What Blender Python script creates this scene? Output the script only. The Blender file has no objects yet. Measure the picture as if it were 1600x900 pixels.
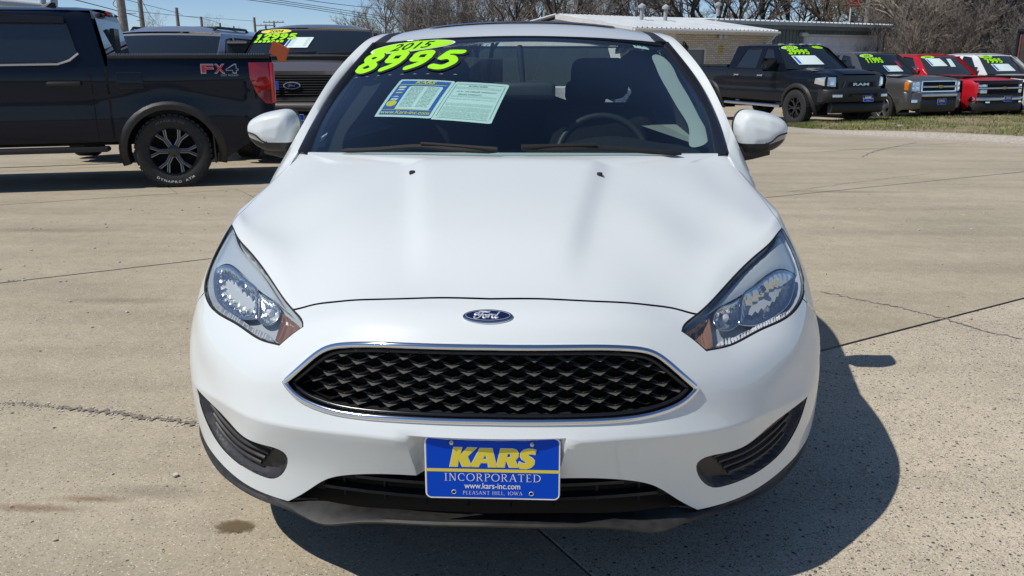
import bpy, bmesh, math, random
import numpy as np
from mathutils import Vector, Matrix
from mathutils.geometry import delaunay_2d_cdt
random.seed(7)
SC = bpy.context.scene
COL = SC.collection
# ------------------------------------------------------------------ camera
F_PX = 1300.0
CAM_LOC = (0.13409, -1.69, 1.30)
CAM_YAW, CAM_PITCH, CAM_ROLL = 0.0443567, math.radians(15.6), -0.00198
def _cam_axes():
    cy, sy = math.cos(CAM_YAW), math.sin(CAM_YAW); cp, sp = math.cos(CAM_PITCH), math.sin(CAM_PITCH)
    fw = np.array([-sy*cp, cy*cp, -sp]); r0 = np.array([cy, sy, 0.0]); u0 = np.cross(r0, fw)
    cr, sr = math.cos(CAM_ROLL), math.sin(CAM_ROLL)
    return cr*r0+sr*u0, -sr*r0+cr*u0, fw
C_R, C_U, C_F = _cam_axes()
cam = bpy.data.cameras.new('camera'); cam.sensor_width = 36.0; cam.lens = F_PX/1600*36
cam.clip_start = 0.05; cam.clip_end = 3000
cam_ob = bpy.data.objects.new('camera', cam); COL.objects.link(cam_ob)
cam_ob.matrix_world = Matrix(((C_R[0], C_U[0], -C_F[0], CAM_LOC[0]), (C_R[1], C_U[1], -C_F[1], CAM_LOC[1]),
                              (C_R[2], C_U[2], -C_F[2], CAM_LOC[2]), (0, 0, 0, 1)))
SC.camera = cam_ob
# ------------------------------------------------------------------ light
SUN_DIR = Vector((0.62, 0.30, -1.0)).normalized()          # the way the light travels
sun_el = math.asin(-SUN_DIR.z)
sun_az = math.atan2(-SUN_DIR.x, -SUN_DIR.y)                # from +Y towards +X
W = bpy.data.worlds.new('World'); SC.world = W; W.use_nodes = True
wn, wl = W.node_tree.nodes, W.node_tree.links
wn.clear()
sky = wn.new('ShaderNodeTexSky'); sky.sky_type = 'NISHITA'; sky.sun_disc = False
sky.sun_elevation = sun_el; sky.sun_rotation = sun_az
sky.air_density = 0.6; sky.dust_density = 0.15; sky.ozone_density = 3.0; sky.altitude = 250
bg = wn.new('ShaderNodeBackground'); bg.inputs[1].default_value = 0.118
wo = wn.new('ShaderNodeOutputWorld')
tint = wn.new('ShaderNodeMixRGB'); tint.blend_type = 'MULTIPLY'; tint.inputs[0].default_value = 1.0; tint.inputs[2].default_value = (0.93, 0.97, 1.01, 1)
wl.new(sky.outputs[0], tint.inputs[1]); wl.new(tint.outputs[0], bg.inputs[0]); wl.new(bg.outputs[0], wo.inputs[0])
sun = bpy.data.lights.new('sun', 'SUN'); sun.energy = 4.1; sun.angle = math.radians(0.53); sun.color = (1.0, 0.955, 0.89)
sun_ob = bpy.data.objects.new('sun', sun); COL.objects.link(sun_ob)
sun_ob.rotation_euler = SUN_DIR.to_track_quat('-Z', 'Y').to_euler()
SC.view_settings.view_transform = 'Standard'; SC.view_settings.look = 'None'
SC.view_settings.exposure = -0.15; SC.view_settings.gamma = 1.0
SC.cycles.max_bounces = 8; SC.cycles.transparent_max_bounces = 16
# ------------------------------------------------------------------ measuring helpers
CL = np.array(CAM_LOC)
def ray(px, py): return C_F+(px-800)/F_PX*C_R-(py-450)/F_PX*C_U
def at_y(px, py, Y):
    d = ray(px, py); return CL+(Y-CL[1])/d[1]*d
def at_dist(px, py, D):                                     # D metres ahead along the ground
    d = ray(px, py); return CL+D/math.hypot(d[0], d[1])*d
def project(p):
    q = np.asarray(p, float)-CL; d = q@C_F
    return np.stack([800+F_PX*(q@C_R)/d, 450-F_PX*(q@C_U)/d], -1)
def gz(x, y):                                               # the lot falls away gently to the back
    t = y-5.0
    return -0.0275*(math.sqrt(t*t+1.5)+t)/2
def at_ground(px, py):
    d = ray(px, py); lo, hi = 0.2, 200.0
    f = lambda t: (CL+t*d)[2]-gz(*(CL+t*d)[:2])
    for _ in range(60):
        m = (lo+hi)/2
        if f(m) > 0: lo = m
        else: hi = m
    return CL+hi*d
# ------------------------------------------------------------------ materials
MATS = {}
def _mat(name):
    m = bpy.data.materials.new(name); m.use_nodes = True; MATS[name] = m
    return m, m.node_tree.nodes, m.node_tree.links, m.node_tree.nodes['Principled BSDF']
def simple(name, col, rough=0.5, metal=0.0, coat=0.0, spec=0.5, noise=0.0, nscale=20.0, bump=0.0, emit=None, coat_rough=0.03):
    m, n, l, b = _mat(name)
    b.inputs['Base Color'].default_value = (*col, 1); b.inputs['Roughness'].default_value = rough
    b.inputs['Metallic'].default_value = metal; b.inputs['Coat Weight'].default_value = coat
    b.inputs['Coat Roughness'].default_value = coat_rough
    b.inputs['Specular IOR Level'].default_value = spec
    if noise or bump:
        tc = n.new('ShaderNodeTexCoord'); t = n.new('ShaderNodeTexNoise'); t.inputs['Scale'].default_value = nscale
        t.inputs['Detail'].default_value = 8; l.new(tc.outputs['Object'], t.inputs['Vector'])
        if noise:
            r = n.new('ShaderNodeValToRGB'); r.color_ramp.elements[0].position = 0.3; r.color_ramp.elements[1].position = 0.7
            r.color_ramp.elements[0].color = (*[c*(1-noise) for c in col], 1)
            r.color_ramp.elements[1].color = (*[min(1, c*(1+noise)) for c in col], 1)
            l.new(t.outputs['Fac'], r.inputs['Fac']); l.new(r.outputs['Color'], b.inputs['Base Color'])
        if bump:
            bp = n.new('ShaderNodeBump'); bp.inputs['Strength'].default_value = bump; bp.inputs['Distance'].default_value = 0.01
            l.new(t.outputs['Fac'], bp.inputs['Height']); l.new(bp.outputs['Normal'], b.inputs['Normal'])
    if emit:
        b.inputs['Emission Color'].default_value = (*emit, 1); b.inputs['Emission Strength'].default_value = 1
    return m
def paint(name, col, rough=0.35, metal=0.0, flake=0.0, dust=0.0):
    """car paint: coloured base under a clear coat, with a thin uneven film of dust"""
    m, n, l, b = _mat(name)
    b.inputs['Roughness'].default_value = rough; b.inputs['Metallic'].default_value = metal
    dark = max(col) < .06
    b.inputs['Coat Weight'].default_value = .45 if dark else .8; b.inputs['Specular IOR Level'].default_value = .08 if dark else .2
    tc = n.new('ShaderNodeTexCoord'); t = n.new('ShaderNodeTexNoise'); t.inputs['Scale'].default_value = 3.0; t.inputs['Detail'].default_value = 10
    l.new(tc.outputs['Object'], t.inputs['Vector'])
    mx = n.new('ShaderNodeMixRGB'); mx.inputs['Color1'].default_value = (*col, 1)
    mx.inputs['Color2'].default_value = (*[c*(1-dust)+0.30*dust for c in col], 1)
    l.new(t.outputs['Fac'], mx.inputs['Fac']); l.new(mx.outputs['Color'], b.inputs['Base Color'])
    r = n.new('ShaderNodeMapRange'); r.inputs['To Min'].default_value = 0.015; r.inputs['To Max'].default_value = 0.05+0.1*dust
    l.new(t.outputs['Fac'], r.inputs['Value']); l.new(r.outputs['Result'], b.inputs['Coat Roughness'])
    return m
def glass(name, tint, ior=1.5, refl_rough=0.0, boost=1.0):
    """thin sheet glass: tinted see-through with Fresnel reflection"""
    m, n, l, b = _mat(name); n.remove(b)
    out = n['Material Output']; tr = n.new('ShaderNodeBsdfTransparent'); tr.inputs[0].default_value = (*tint, 1)
    gl = n.new('ShaderNodeBsdfGlossy'); gl.inputs['Roughness'].default_value = refl_rough; gl.inputs['Color'].default_value = (1, 1, 1, 1)
    fr = n.new('ShaderNodeFresnel'); ge = n.new('ShaderNodeNewGeometry'); mr = n.new('ShaderNodeMapRange')      # same reflection from either face of the sheet
    mr.inputs['To Min'].default_value = ior; mr.inputs['To Max'].default_value = 1/ior; l.new(ge.outputs['Backfacing'], mr.inputs['Value']); l.new(mr.outputs['Result'], fr.inputs['IOR'])
    mu = n.new('ShaderNodeMath'); mu.operation = 'MULTIPLY'; mu.use_clamp = True; mu.inputs[1].default_value = boost
    mx = n.new('ShaderNodeMixShader'); l.new(fr.outputs[0], mu.inputs[0]); l.new(mu.outputs[0], mx.inputs[0])
    l.new(tr.outputs[0], mx.inputs[1]); l.new(gl.outputs[0], mx.inputs[2]); l.new(mx.outputs[0], out.inputs['Surface'])
    return m
# ------------------------------------------------------------------ object helpers
def tag(o, label=None, cat=None, group=None, kind=None):
    if label: o['label'] = label
    if cat: o['category'] = cat
    if group: o['group'] = group
    if kind: o['kind'] = kind
    return o
def thing(name, label, cat, loc=(0, 0, 0), rz=0.0, group=None):
    o = bpy.data.objects.new(name, None); COL.objects.link(o); o.empty_display_size = 0.2
    o.location = loc; o.rotation_euler = (0, 0, rz)
    return tag(o, label, cat, group)
def copy_tree(o, parent=None):
    c = o.copy(); COL.objects.link(c); c.parent = parent
    for ch in list(o.children): copy_tree(ch, c)
    return c
def link_mesh(name, me, mat, parent=None, smooth=True):
    o = bpy.data.objects.new(name, me); COL.objects.link(o)
    for m in (mat if isinstance(mat, (list, tuple)) else [mat]): me.materials.append(MATS[m] if isinstance(m, str) else m)
    if parent is not None: o.parent = parent
    return o
def sharp_smooth(me, angle=35):
    me.polygons.foreach_set('use_smooth', [True]*len(me.polygons))
    me.set_sharp_from_angle(angle=math.radians(angle))
def obj(name, V, Fc, mat, parent=None, smooth=35, mi=None):
    me = bpy.data.meshes.new(name); me.from_pydata([tuple(map(float, v)) for v in V], [], [tuple(int(i) for i in f) for f in Fc]); me.update()
    o = link_mesh(name, me, mat, parent)
    if mi is not None: me.polygons.foreach_set('material_index', mi)
    if smooth: sharp_smooth(me, smooth)
    return o
class MB:
    """collects simple solids, then links them as one mesh object"""
    def __init__(s): s.v = []; s.f = []; s.m = []
    def add(s, V, Fc, mi=0):
        k = len(s.v); s.v += [tuple(map(float, v)) for v in V]; s.f += [tuple(int(i)+k for i in f) for f in Fc]; s.m += [mi]*len(Fc); return s
    def box(s, x0, x1, y0, y1, z0, z1, mi=0, mat=None):
        V = [(x, y, z) for x in (x0, x1) for y in (y0, y1) for z in (z0, z1)]
        if mat is not None: V = [tuple(mat @ Vector(v)) for v in V]
        return s.add(V, [(0, 1, 3, 2), (4, 6, 7, 5), (0, 4, 5, 1), (2, 3, 7, 6), (0, 2, 6, 4), (1, 5, 7, 3)], mi)
    def rbox(s, x0, x1, y0, y1, z0, z1, r=0.02, mi=0, mat=None, seg=2):
        bm = bmesh.new(); bmesh.ops.create_cube(bm, size=1)
        for v in bm.verts: v.co = Vector((x0 if v.co.x < 0 else x1, y0 if v.co.y < 0 else y1, z0 if v.co.z < 0 else z1))
        r = min(r, 0.49*min(abs(x1-x0), abs(y1-y0), abs(z1-z0)))
        bmesh.ops.bevel(bm, geom=bm.edges[:], offset=r, segments=seg, profile=0.5, affect='EDGES')
        bm.verts.index_update()
        V = [(mat @ v.co) if mat is not None else v.co.copy() for v in bm.verts]; Fc = [[v.index for v in f.verts] for f in bm.faces]
        bm.free(); return s.add(V, Fc, mi)
    def loft(s, rings, closed=True, cap=True, mi=0):
        n = len(rings[0]); V = [p for r in rings for p in r]; Fc = []
        for i in range(len(rings)-1):
            for j in range(n if closed else n-1):
                a = i*n+j; b = i*n+(j+1) % n; Fc.append((a, b, b+n, a+n))
        if cap and closed: Fc += [tuple(range(n))[::-1], tuple(range((len(rings)-1)*n, len(rings)*n))]
        return s.add(V, Fc, mi)
    def tube(s, pts, r, seg=8, cap=True, mi=0, flat=None):
        pts = [np.asarray(p, float) for p in pts]; n = len(pts); rr = r if hasattr(r, '__len__') else [r]*n
        rings = []; ref = None
        for i in range(n):
            t = pts[min(i+1, n-1)]-pts[max(i-1, 0)]; t = t/(np.linalg.norm(t)+1e-12)
            if ref is None: ref = np.array([0, 0, 1.0]) if abs(t[2]) < .9 else np.array([1.0, 0, 0])
            a = np.cross(t, ref); a /= np.linalg.norm(a)+1e-12; b = np.cross(a, t); ref = b
            f = flat or 1.0
            rings.append([pts[i]+rr[i]*(math.cos(q)*a+f*math.sin(q)*b) for q in [2*math.pi*k/seg for k in range(seg)]])
        return s.loft(rings, True, cap, mi)
    def lathe(s, prof, axis='x', seg=24, c=(0, 0, 0), mi=0):
        """prof: (radius, offset along the axis)"""
        rings = []
        for r, o in prof:
            ring = []
            for k in range(seg):
                q = 2*math.pi*k/seg; a, b = r*math.cos(q), r*math.sin(q)
                p = {'x': (o, a, b), 'y': (a, o, b), 'z': (a, b, o)}[axis]
                ring.append((p[0]+c[0], p[1]+c[1], p[2]+c[2]))
            rings.append(ring)
        return s.loft(rings, True, False, mi)
    def build(s, name, mat, parent=None, smooth=35):
        return obj(name, s.v, s.f, mat, parent, smooth, s.m if isinstance(mat, (list, tuple)) else None)
# ------------------------------------------------------------------ curves and surfaces
def spline_basis(kn, xs):
    """natural cubic spline through knots kn, as a matrix acting on the knot values"""
    kn = np.asarray(kn, float); xs = np.atleast_1d(np.asarray(xs, float)); n = len(kn); h = np.diff(kn)
    A = np.zeros((n, n)); B = np.zeros((n, n)); A[0, 0] = A[-1, -1] = 1
    for i in range(1, n-1):
        A[i, i-1] = h[i-1]; A[i, i] = 2*(h[i-1]+h[i]); A[i, i+1] = h[i]
        B[i, i-1] = 6/h[i-1]; B[i, i] = -6/h[i-1]-6/h[i]; B[i, i+1] = 6/h[i]
    M = np.linalg.solve(A, B)
    i = np.clip(np.searchsorted(kn, xs)-1, 0, n-2); t0 = xs-kn[i]; t1 = kn[i+1]-xs; hi = h[i]
    E = np.eye(n)
    out = (t1/hi)[:, None]*E[i]+(t0/hi)[:, None]*E[i+1]
    out += ((t1**3/hi-hi*t1)/6)[:, None]*M[i]+((t0**3/hi-hi*t0)/6)[:, None]*M[i+1]
    return out
def curve(pts, n=40, closed=False):
    """smooth curve through points, chord-length spaced"""
    P = np.asarray(pts, float)
    if closed: m = len(P); P = np.vstack([P, P, P, P[:1]])
    d = np.r_[0, np.cumsum(np.linalg.norm(np.diff(P, axis=0), axis=1)+1e-9)]
    xs = np.linspace(d[0], d[-1], n) if not closed else np.linspace(d[m], d[2*m], n, endpoint=False)
    return spline_basis(d, xs)@P
def path(pts, corners=(), n=12, closed=True):
    """polyline through points, smooth except at the corner indices"""
    P = [np.asarray(p, float) for p in pts]; N = len(P)
    if not corners: return curve(P, n*N, closed)
    cs = sorted(corners); out = []
    if closed:
        for a, b in zip(cs, cs[1:]+[cs[0]+N]):
            seg = [P[i % N] for i in range(a, b+1)]
            c = curve(seg, max(2, n*(b-a))) if len(seg) > 2 else np.linspace(seg[0], seg[1], n)
            out.append(c[:-1])
    else:
        cs = sorted(set([0]+cs+[N-1]))
        for a, b in zip(cs, cs[1:]):
            seg = P[a:b+1]; c = curve(seg, max(2, n*(b-a))) if len(seg) > 2 else np.linspace(seg[0], seg[1], n)
            out.append(c[:-1] if b != N-1 else c)
    return np.vstack(out)
def resample(P, step, closed=True):
    P = np.asarray(P, float); Q = np.vstack([P, P[:1]]) if closed else P
    d = np.r_[0, np.cumsum(np.linalg.norm(np.diff(Q, axis=0), axis=1))]
    n = max(3, int(round(d[-1]/step))); xs = np.linspace(0, d[-1], n+1)
    R = np.stack([np.interp(xs, d, Q[:, k]) for k in range(Q.shape[1])], -1)
    return R[:-1] if closed else R
def inside(P, q):
    """points q (n,2) in polygon P"""
    P = np.asarray(P, float); q = np.atleast_2d(q); x, y = q[:, 0], q[:, 1]; r = np.zeros(len(q), bool)
    j = len(P)-1
    for i in range(len(P)):
        (xi, yi), (xj, yj) = P[i], P[j]
        if yi != yj:
            r ^= ((yi > y) != (yj > y)) & (x < (xj-xi)*(y-yi)/(yj-yi)+xi)
        j = i
    return r
def seg_dist(P, q, closed=True):
    P = np.asarray(P, float); q = np.atleast_2d(q); d = np.full(len(q), 1e9)
    A = P if closed else P[:-1]; B = np.roll(P, -1, 0) if closed else P[1:]
    for a, b in zip(A, B):
        e = b-a; L = e@e+1e-15; t = np.clip(((q-a)@e)/L, 0, 1)
        d = np.minimum(d, np.linalg.norm(q-(a+t[:, None]*e), axis=1))
    return d
def grow(P, w):
    """offset a closed polygon outwards (w > 0) or inwards"""
    P = np.asarray(P, float); a = np.roll(P, 1, 0); b = np.roll(P, -1, 0)
    area = 0.5*np.sum(P[:, 0]*b[:, 1]-b[:, 0]*P[:, 1]); s = 1 if area > 0 else -1
    def nrm(e):
        e = e/(np.linalg.norm(e, axis=1)[:, None]+1e-12); return np.stack([e[:, 1], -e[:, 0]], -1)*s
    n1, n2 = nrm(P-a), nrm(b-P); m = n1+n2; L = np.linalg.norm(m, axis=1)[:, None]+1e-9
    m = m/L; k = np.clip(1/np.maximum((m*n1).sum(1), 0.4), 1, 2.0)
    return P+w*k[:, None]*m
def ribbon(P, w):
    """thin closed polygon of width w around an open polyline"""
    P = np.asarray(P, float); t = np.gradient(P, axis=0); t /= np.linalg.norm(t, axis=1)[:, None]+1e-12
    n = np.stack([t[:, 1], -t[:, 0]], -1)*w/2
    return np.vstack([P+n, (P-n)[::-1]])
def tri2d(loops, grid, step, opens=()):
    """constrained Delaunay over loops (closed) + open polylines + grid points, thinned near the loops"""
    V = []; E = []
    for L in loops:
        k = len(V); n = len(L); V += [tuple(p) for p in L]; E += [(k+i, k+(i+1) % n) for i in range(n)]
    for L in opens:
        k = len(V); n = len(L); V += [tuple(p) for p in L]; E += [(k+i, k+i+1) for i in range(n-1)]
    if len(grid):
        g = np.asarray(grid, float); C = np.array(V); keep = np.ones(len(g), bool)
        for i in range(0, len(g), 2000):
            q = g[i:i+2000]
            keep[i:i+2000] = (((q[:, None, :]-C[None])**2).sum(-1).min(1) > (0.55*step)**2)
        V += [tuple(p) for p in g[keep]]
    r = delaunay_2d_cdt([Vector(v) for v in V], E, [], 0, 1e-7)
    return np.array([tuple(v) for v in r[0]]), [tuple(f) for f in r[2]]
def grid_in(P, step, jitter=0):
    P = np.asarray(P); lo, hi = P.min(0), P.max(0)
    gx, gy = np.meshgrid(np.arange(lo[0]+step/2, hi[0], step), np.arange(lo[1]+step/2, hi[1], step))
    g = np.stack([gx.ravel(), gy.ravel()], -1); return g[inside(P, g)] if len(g) else g
def panels(loops, grid, step, regions, mapfn, parent=None, smooth=35, opens=(), flip=False):
    """cut one surface into panels. regions: list of (name, material, test(points)->bool, map or None, parent); first match wins"""
    V, T = tri2d(loops, grid, step, opens); T = np.array([t for t in T if len(t) == 3]); c = V[T].mean(1)
    left = np.ones(len(T), bool); out = []
    for name, mat, test, mp, par in regions:
        hit = left & test(c); left &= ~hit
        if name is None or not hit.any(): out.append(None); continue
        tt = T[hit]; ids, inv = np.unique(tt, return_inverse=True); tt = inv.reshape(tt.shape)
        X = (mp or mapfn)(V[ids])
        if flip: tt = tt[:, ::-1]
        out.append(obj(name, X, tt, mat, par if par is not None else parent, smooth))
    return out
def text_mesh(body, size=1.0, bold=0.0, shear=0.0, spacing=1.0, align='CENTER', res=3):
    c = bpy.data.curves.new('lettering', 'FONT'); c.body = body; c.size = size; c.offset = bold; c.shear = shear
    c.space_character = spacing; c.align_x = align; c.align_y = 'CENTER'; c.resolution_u = res; c.fill_mode = 'BOTH'
    o = bpy.data.objects.new('lettering', c); me = bpy.data.meshes.new_from_object(o)
    V = np.array([tuple(v.co) for v in me.vertices]).reshape(-1, 3); Fc = [tuple(p.vertices) for p in me.polygons]
    bpy.data.objects.remove(o); bpy.data.curves.remove(c); bpy.data.meshes.remove(me)
    return V, Fc
def fit_text(body, x0, x1, y0, y1, **k):
    """lettering stretched to fill a box in its own plane"""
    V, Fc = text_mesh(body, **k); lo, hi = V.min(0), V.max(0)
    V = V.copy(); V[:, 0] = x0+(V[:, 0]-lo[0])/(hi[0]-lo[0])*(x1-x0); V[:, 1] = y0+(V[:, 1]-lo[1])/(hi[1]-lo[1])*(y1-y0)
    return V[:, :2], Fc
def ellipse(cx, cy, rx, ry, n=32): return np.array([(cx+rx*math.cos(2*math.pi*k/n), cy+ry*math.sin(2*math.pi*k/n)) for k in range(n)])
def sstep(a, b, x): t = np.clip((x-a)/(b-a), 0, 1); return t*t*(3-2*t)
# ================================================================== ground
def concrete(name, base, agg=0.0, seed=0.0):
    m, n, l, b = _mat(name); b.inputs['Roughness'].default_value = 0.85; b.inputs['Specular IOR Level'].default_value = 0.3
    tc = n.new('ShaderNodeTexCoord'); mp = n.new('ShaderNodeMapping'); mp.inputs['Location'].default_value = (seed, seed*1.7, 0); l.new(tc.outputs['Object'], mp.inputs[0]); P = mp.outputs[0]
    def noise(s, d=8, r=.6):
        t = n.new('ShaderNodeTexNoise'); t.inputs['Scale'].default_value = s; t.inputs['Detail'].default_value = d; t.inputs['Roughness'].default_value = r; l.new(P, t.inputs['Vector']); return t.outputs['Fac']
    def ramp(f, stops):
        r = n.new('ShaderNodeValToRGB'); e = r.color_ramp.elements
        while len(e) < len(stops): e.new(.5)
        for k, (p, c) in enumerate(stops): e[k].position = p; e[k].color = (*c, 1) if hasattr(c, '__len__') else (c, c, c, 1)
        l.new(f, r.inputs[0]); return r.outputs[0]
    def mul(a, c, f=1.0, mode='MULTIPLY'):
        x = n.new('ShaderNodeMixRGB'); x.blend_type = mode; x.inputs[0].default_value = f; l.new(a, x.inputs[1]); l.new(c, x.inputs[2]); return x
    col = ramp(noise(.7, 6), [(.3, [c*.86 for c in base]), (.7, [c*1.08 for c in base])])
    # worn streaks running along the drive
    st = n.new('ShaderNodeMapping'); st.inputs['Rotation'].default_value = (0, 0, math.radians(-20)); st.inputs['Scale'].default_value = (.25, 2.2, 1); l.new(tc.outputs['Object'], st.inputs[0])
    ts = n.new('ShaderNodeTexNoise'); ts.inputs['Scale'].default_value = 1.2; ts.inputs['Detail'].default_value = 9; l.new(st.outputs[0], ts.inputs['Vector'])
    col = mul(col, ramp(ts.outputs['Fac'], [(.35, .82), (.56, 1.0), (.75, 1.05)]), .8).outputs[0]
    col = mul(col, ramp(noise(9, 9, .7), [(.3, .86), (.7, 1.1)]), .8).outputs[0]
    col = mul(col, ramp(noise(140, 4, .8), [(.25, .55), (.5, 1.0), (.75, 1.28)]), .9).outputs[0]
    h = noise(150, 4, .8)
    # pits and pale chips
    def stones(scale, lo, hi, colours, amount):
        v = n.new('ShaderNodeTexVoronoi'); v.inputs['Scale'].default_value = scale; l.new(P, v.inputs['Vector'])
        sh = ramp(v.outputs['Distance'], [(lo, 1.0), (hi, 0.0)])
        sp = n.new('ShaderNodeSeparateColor'); l.new(v.outputs['Color'], sp.inputs[0])
        pick = ramp(sp.outputs[0], [(amount-.001, 0.0), (amount, 1.0)]); pick.node.color_ramp.interpolation = 'CONSTANT'; pick.node.color_ramp.elements[0].color = (1, 1, 1, 1); pick.node.color_ramp.elements[1].color = (0, 0, 0, 1)
        f = n.new('ShaderNodeMath'); f.operation = 'MULTIPLY'; l.new(sh, f.inputs[0]); l.new(pick, f.inputs[1])
        c = ramp(sp.outputs[1], colours); c.node.color_ramp.interpolation = 'CONSTANT'
        return f.outputs[0], c
    for sc, lo, hi, cols, am in ([(70-14*agg, .26, .36, [(0, (.07, .07, .075)), (.30, (.42, .34, .26)), (.6, (.62, .54, .43)), (.8, (.20, .16, .13))], .035+.42*agg),
                                  (170, .30, .44, [(0, (.09, .08, .075)), (.3, (.74, .66, .54)), (.7, (.36, .28, .20)), (.85, (.16, .16, .17))], .22+.52*agg)]):
        f, c = stones(sc, lo, hi, cols, am)
        x = n.new('ShaderNodeMixRGB'); l.new(f, x.inputs[0]); l.new(col, x.inputs[1]); l.new(c, x.inputs[2]); col = x.outputs[0]
    l.new(col, b.inputs['Base Color'])
    bp = n.new('ShaderNodeBump'); bp.inputs['Strength'].default_value = .35; bp.inputs['Distance'].default_value = .004; l.new(h, bp.inputs['Height']); l.new(bp.outputs[0], b.inputs['Normal'])
    return m
concrete('concrete', (.47, .408, .297)); concrete('concrete_pale', (.49, .425, .31), .05, 3.1); concrete('concrete_aggregate', (.575, .50, .375), .75, 7.7)
simple('joint_tar', (.035, .032, .03), .9, noise=.4, nscale=30)
simple('soil', (.19, .15, .11), .95, noise=.35, nscale=6, bump=.4)
simple('kerb_concrete', (.40, .36, .30), .85, noise=.2, nscale=25, bump=.2)
simple('crack_fill', (.22, .195, .16), .95, noise=.5, nscale=60)
simple('chip_stone', (.52, .47, .40), .9, noise=.4, nscale=60)
simple('damp_stain', (.25, .185, .105), .8, noise=.35, nscale=30)
simple('rust_stain', (.30, .19, .11), .9, noise=.2, nscale=30)
# one sheet under everything, out to the horizon
ys_ = np.r_[-60, -20, np.linspace(-8, 14, 23), 18, 25, 35, 50, 80, 140, 300, 900]; xs_ = np.r_[-900, -300, -100, np.linspace(-40, 40, 17), 100, 300, 900]
gzv = lambda x, y: gz(x, min(y, 46.0))
V = [(x, y, gzv(x, y)-.035) for x in xs_ for y in ys_]; ny = len(ys_)
o = obj('ground', V, [(i*ny+j, (i+1)*ny+j, (i+1)*ny+j+1, i*ny+j+1) for i in range(len(xs_)-1) for j in range(ny-1)], 'soil', None, 60); tag(o, kind='structure')
LOT = thing('concrete_lot', None, None); tag(LOT, kind='structure')
o = obj('joint_bed', [(x, y, gz(x, y)-.010) for x in np.linspace(-42, 42, 9) for y in np.r_[-14, -6, np.linspace(0, 14, 15), 20, 30, 44]], [(i*18+j, (i+1)*18+j, (i+1)*18+j+1, i*18+j+1) for i in range(8) for j in range(17)], 'joint_tar', LOT, 60)
# slabs: rows between the long joints (about 33 degrees to the car), cross joints square to them
ang = math.radians(33.2); e1 = np.array([math.cos(ang), math.sin(ang)]); e2 = np.array([-e1[1], e1[0]])
B0_ = np.array([2.78, 2.87]); A0_ = np.array([-2.19, 3.60])
wrow = (A0_-B0_)@e2; cut0 = (np.array([.19, .30])-B0_)@e1
# front edge of the verge on the right, and the far edge of the lot on the left
KERB = curve([at_ground(*p)[:2] for p in ((1220, 199), (1260, 204.5), (1330, 211), (1400, 215), (1470, 218.5), (1540, 222), (1600, 226))], 40)
kd = KERB[-1]-KERB[-4]; kd /= np.linalg.norm(kd); KERB_EXT = np.vstack([KERB, KERB[-1]+kd*3, KERB[-1]+kd*9, KERB[-1]+kd*25])
def slab(poly, mat, name='concrete_slab', z=0.0, parent=None, step=1.0, th=.03):
    poly = np.array(poly); poly = np.vstack([np.linspace(poly[i], poly[(i+1) % len(poly)], max(2, int(np.linalg.norm(poly[(i+1) % len(poly)]-poly[i])/step)+1))[:-1] for i in range(len(poly))]); g = grid_in(poly, step); V, T = tri2d([poly], g, step)
    T = [t for t in T if inside(poly, V[list(t)].mean(0)[None])[0]]
    n = len(poly); top = [(x, y, gz(x, y)+z) for x, y in V]; k = len(top)
    bot = [(x, y, gz(x, y)+z-th) for x, y in poly]
    idx = [int(((V-p)**2).sum(1).argmin()) for p in poly]
    F = list(T)+[(idx[i], idx[(i+1) % n], k+(i+1) % n, k+i)[::-1] for i in range(n)]
    return obj(name, top+bot, F, mat, parent or LOT, 0)
rr = random.Random(11)
def slab_at(a, b, lo, hi, mat):
    g1 = .009
    slab([B0_+e1*(a+.005)+e2*(lo+g1), B0_+e1*(b-.005)+e2*(lo+g1), B0_+e1*(b-.005)+e2*(hi-g1), B0_+e1*(a+.005)+e2*(hi-g1)], mat, z=rr.uniform(-.001, .001))
for r in range(-6, 9):
    lo, hi = r*wrow, (r+1)*wrow; Lc = 9.2; off = cut0 if r in (-2, -1, 0) else cut0+rr.uniform(-2, 2)
    for k in range(-5, 6):
        a, b = off+k*Lc, off+(k+1)*Lc; c = B0_+e1*(a+b)/2+e2*(lo+hi)/2
        if abs(c[0]) > 34 or c[1] < -15 or c[1] > 38: continue
        if k < 0 and r == -1: continue
        lo_ = lo-wrow if (k < 0 and r == 0) else lo                    # left of the cross joint the two nearest bays are one pour
        mat = 'concrete_aggregate' if (r in (-1, -2) and k in (0, 1)) else rr.choice(['concrete', 'concrete', 'concrete_pale']) if r not in (0,) else 'concrete'
        slab_at(a, b, lo_, hi, mat)
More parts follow.
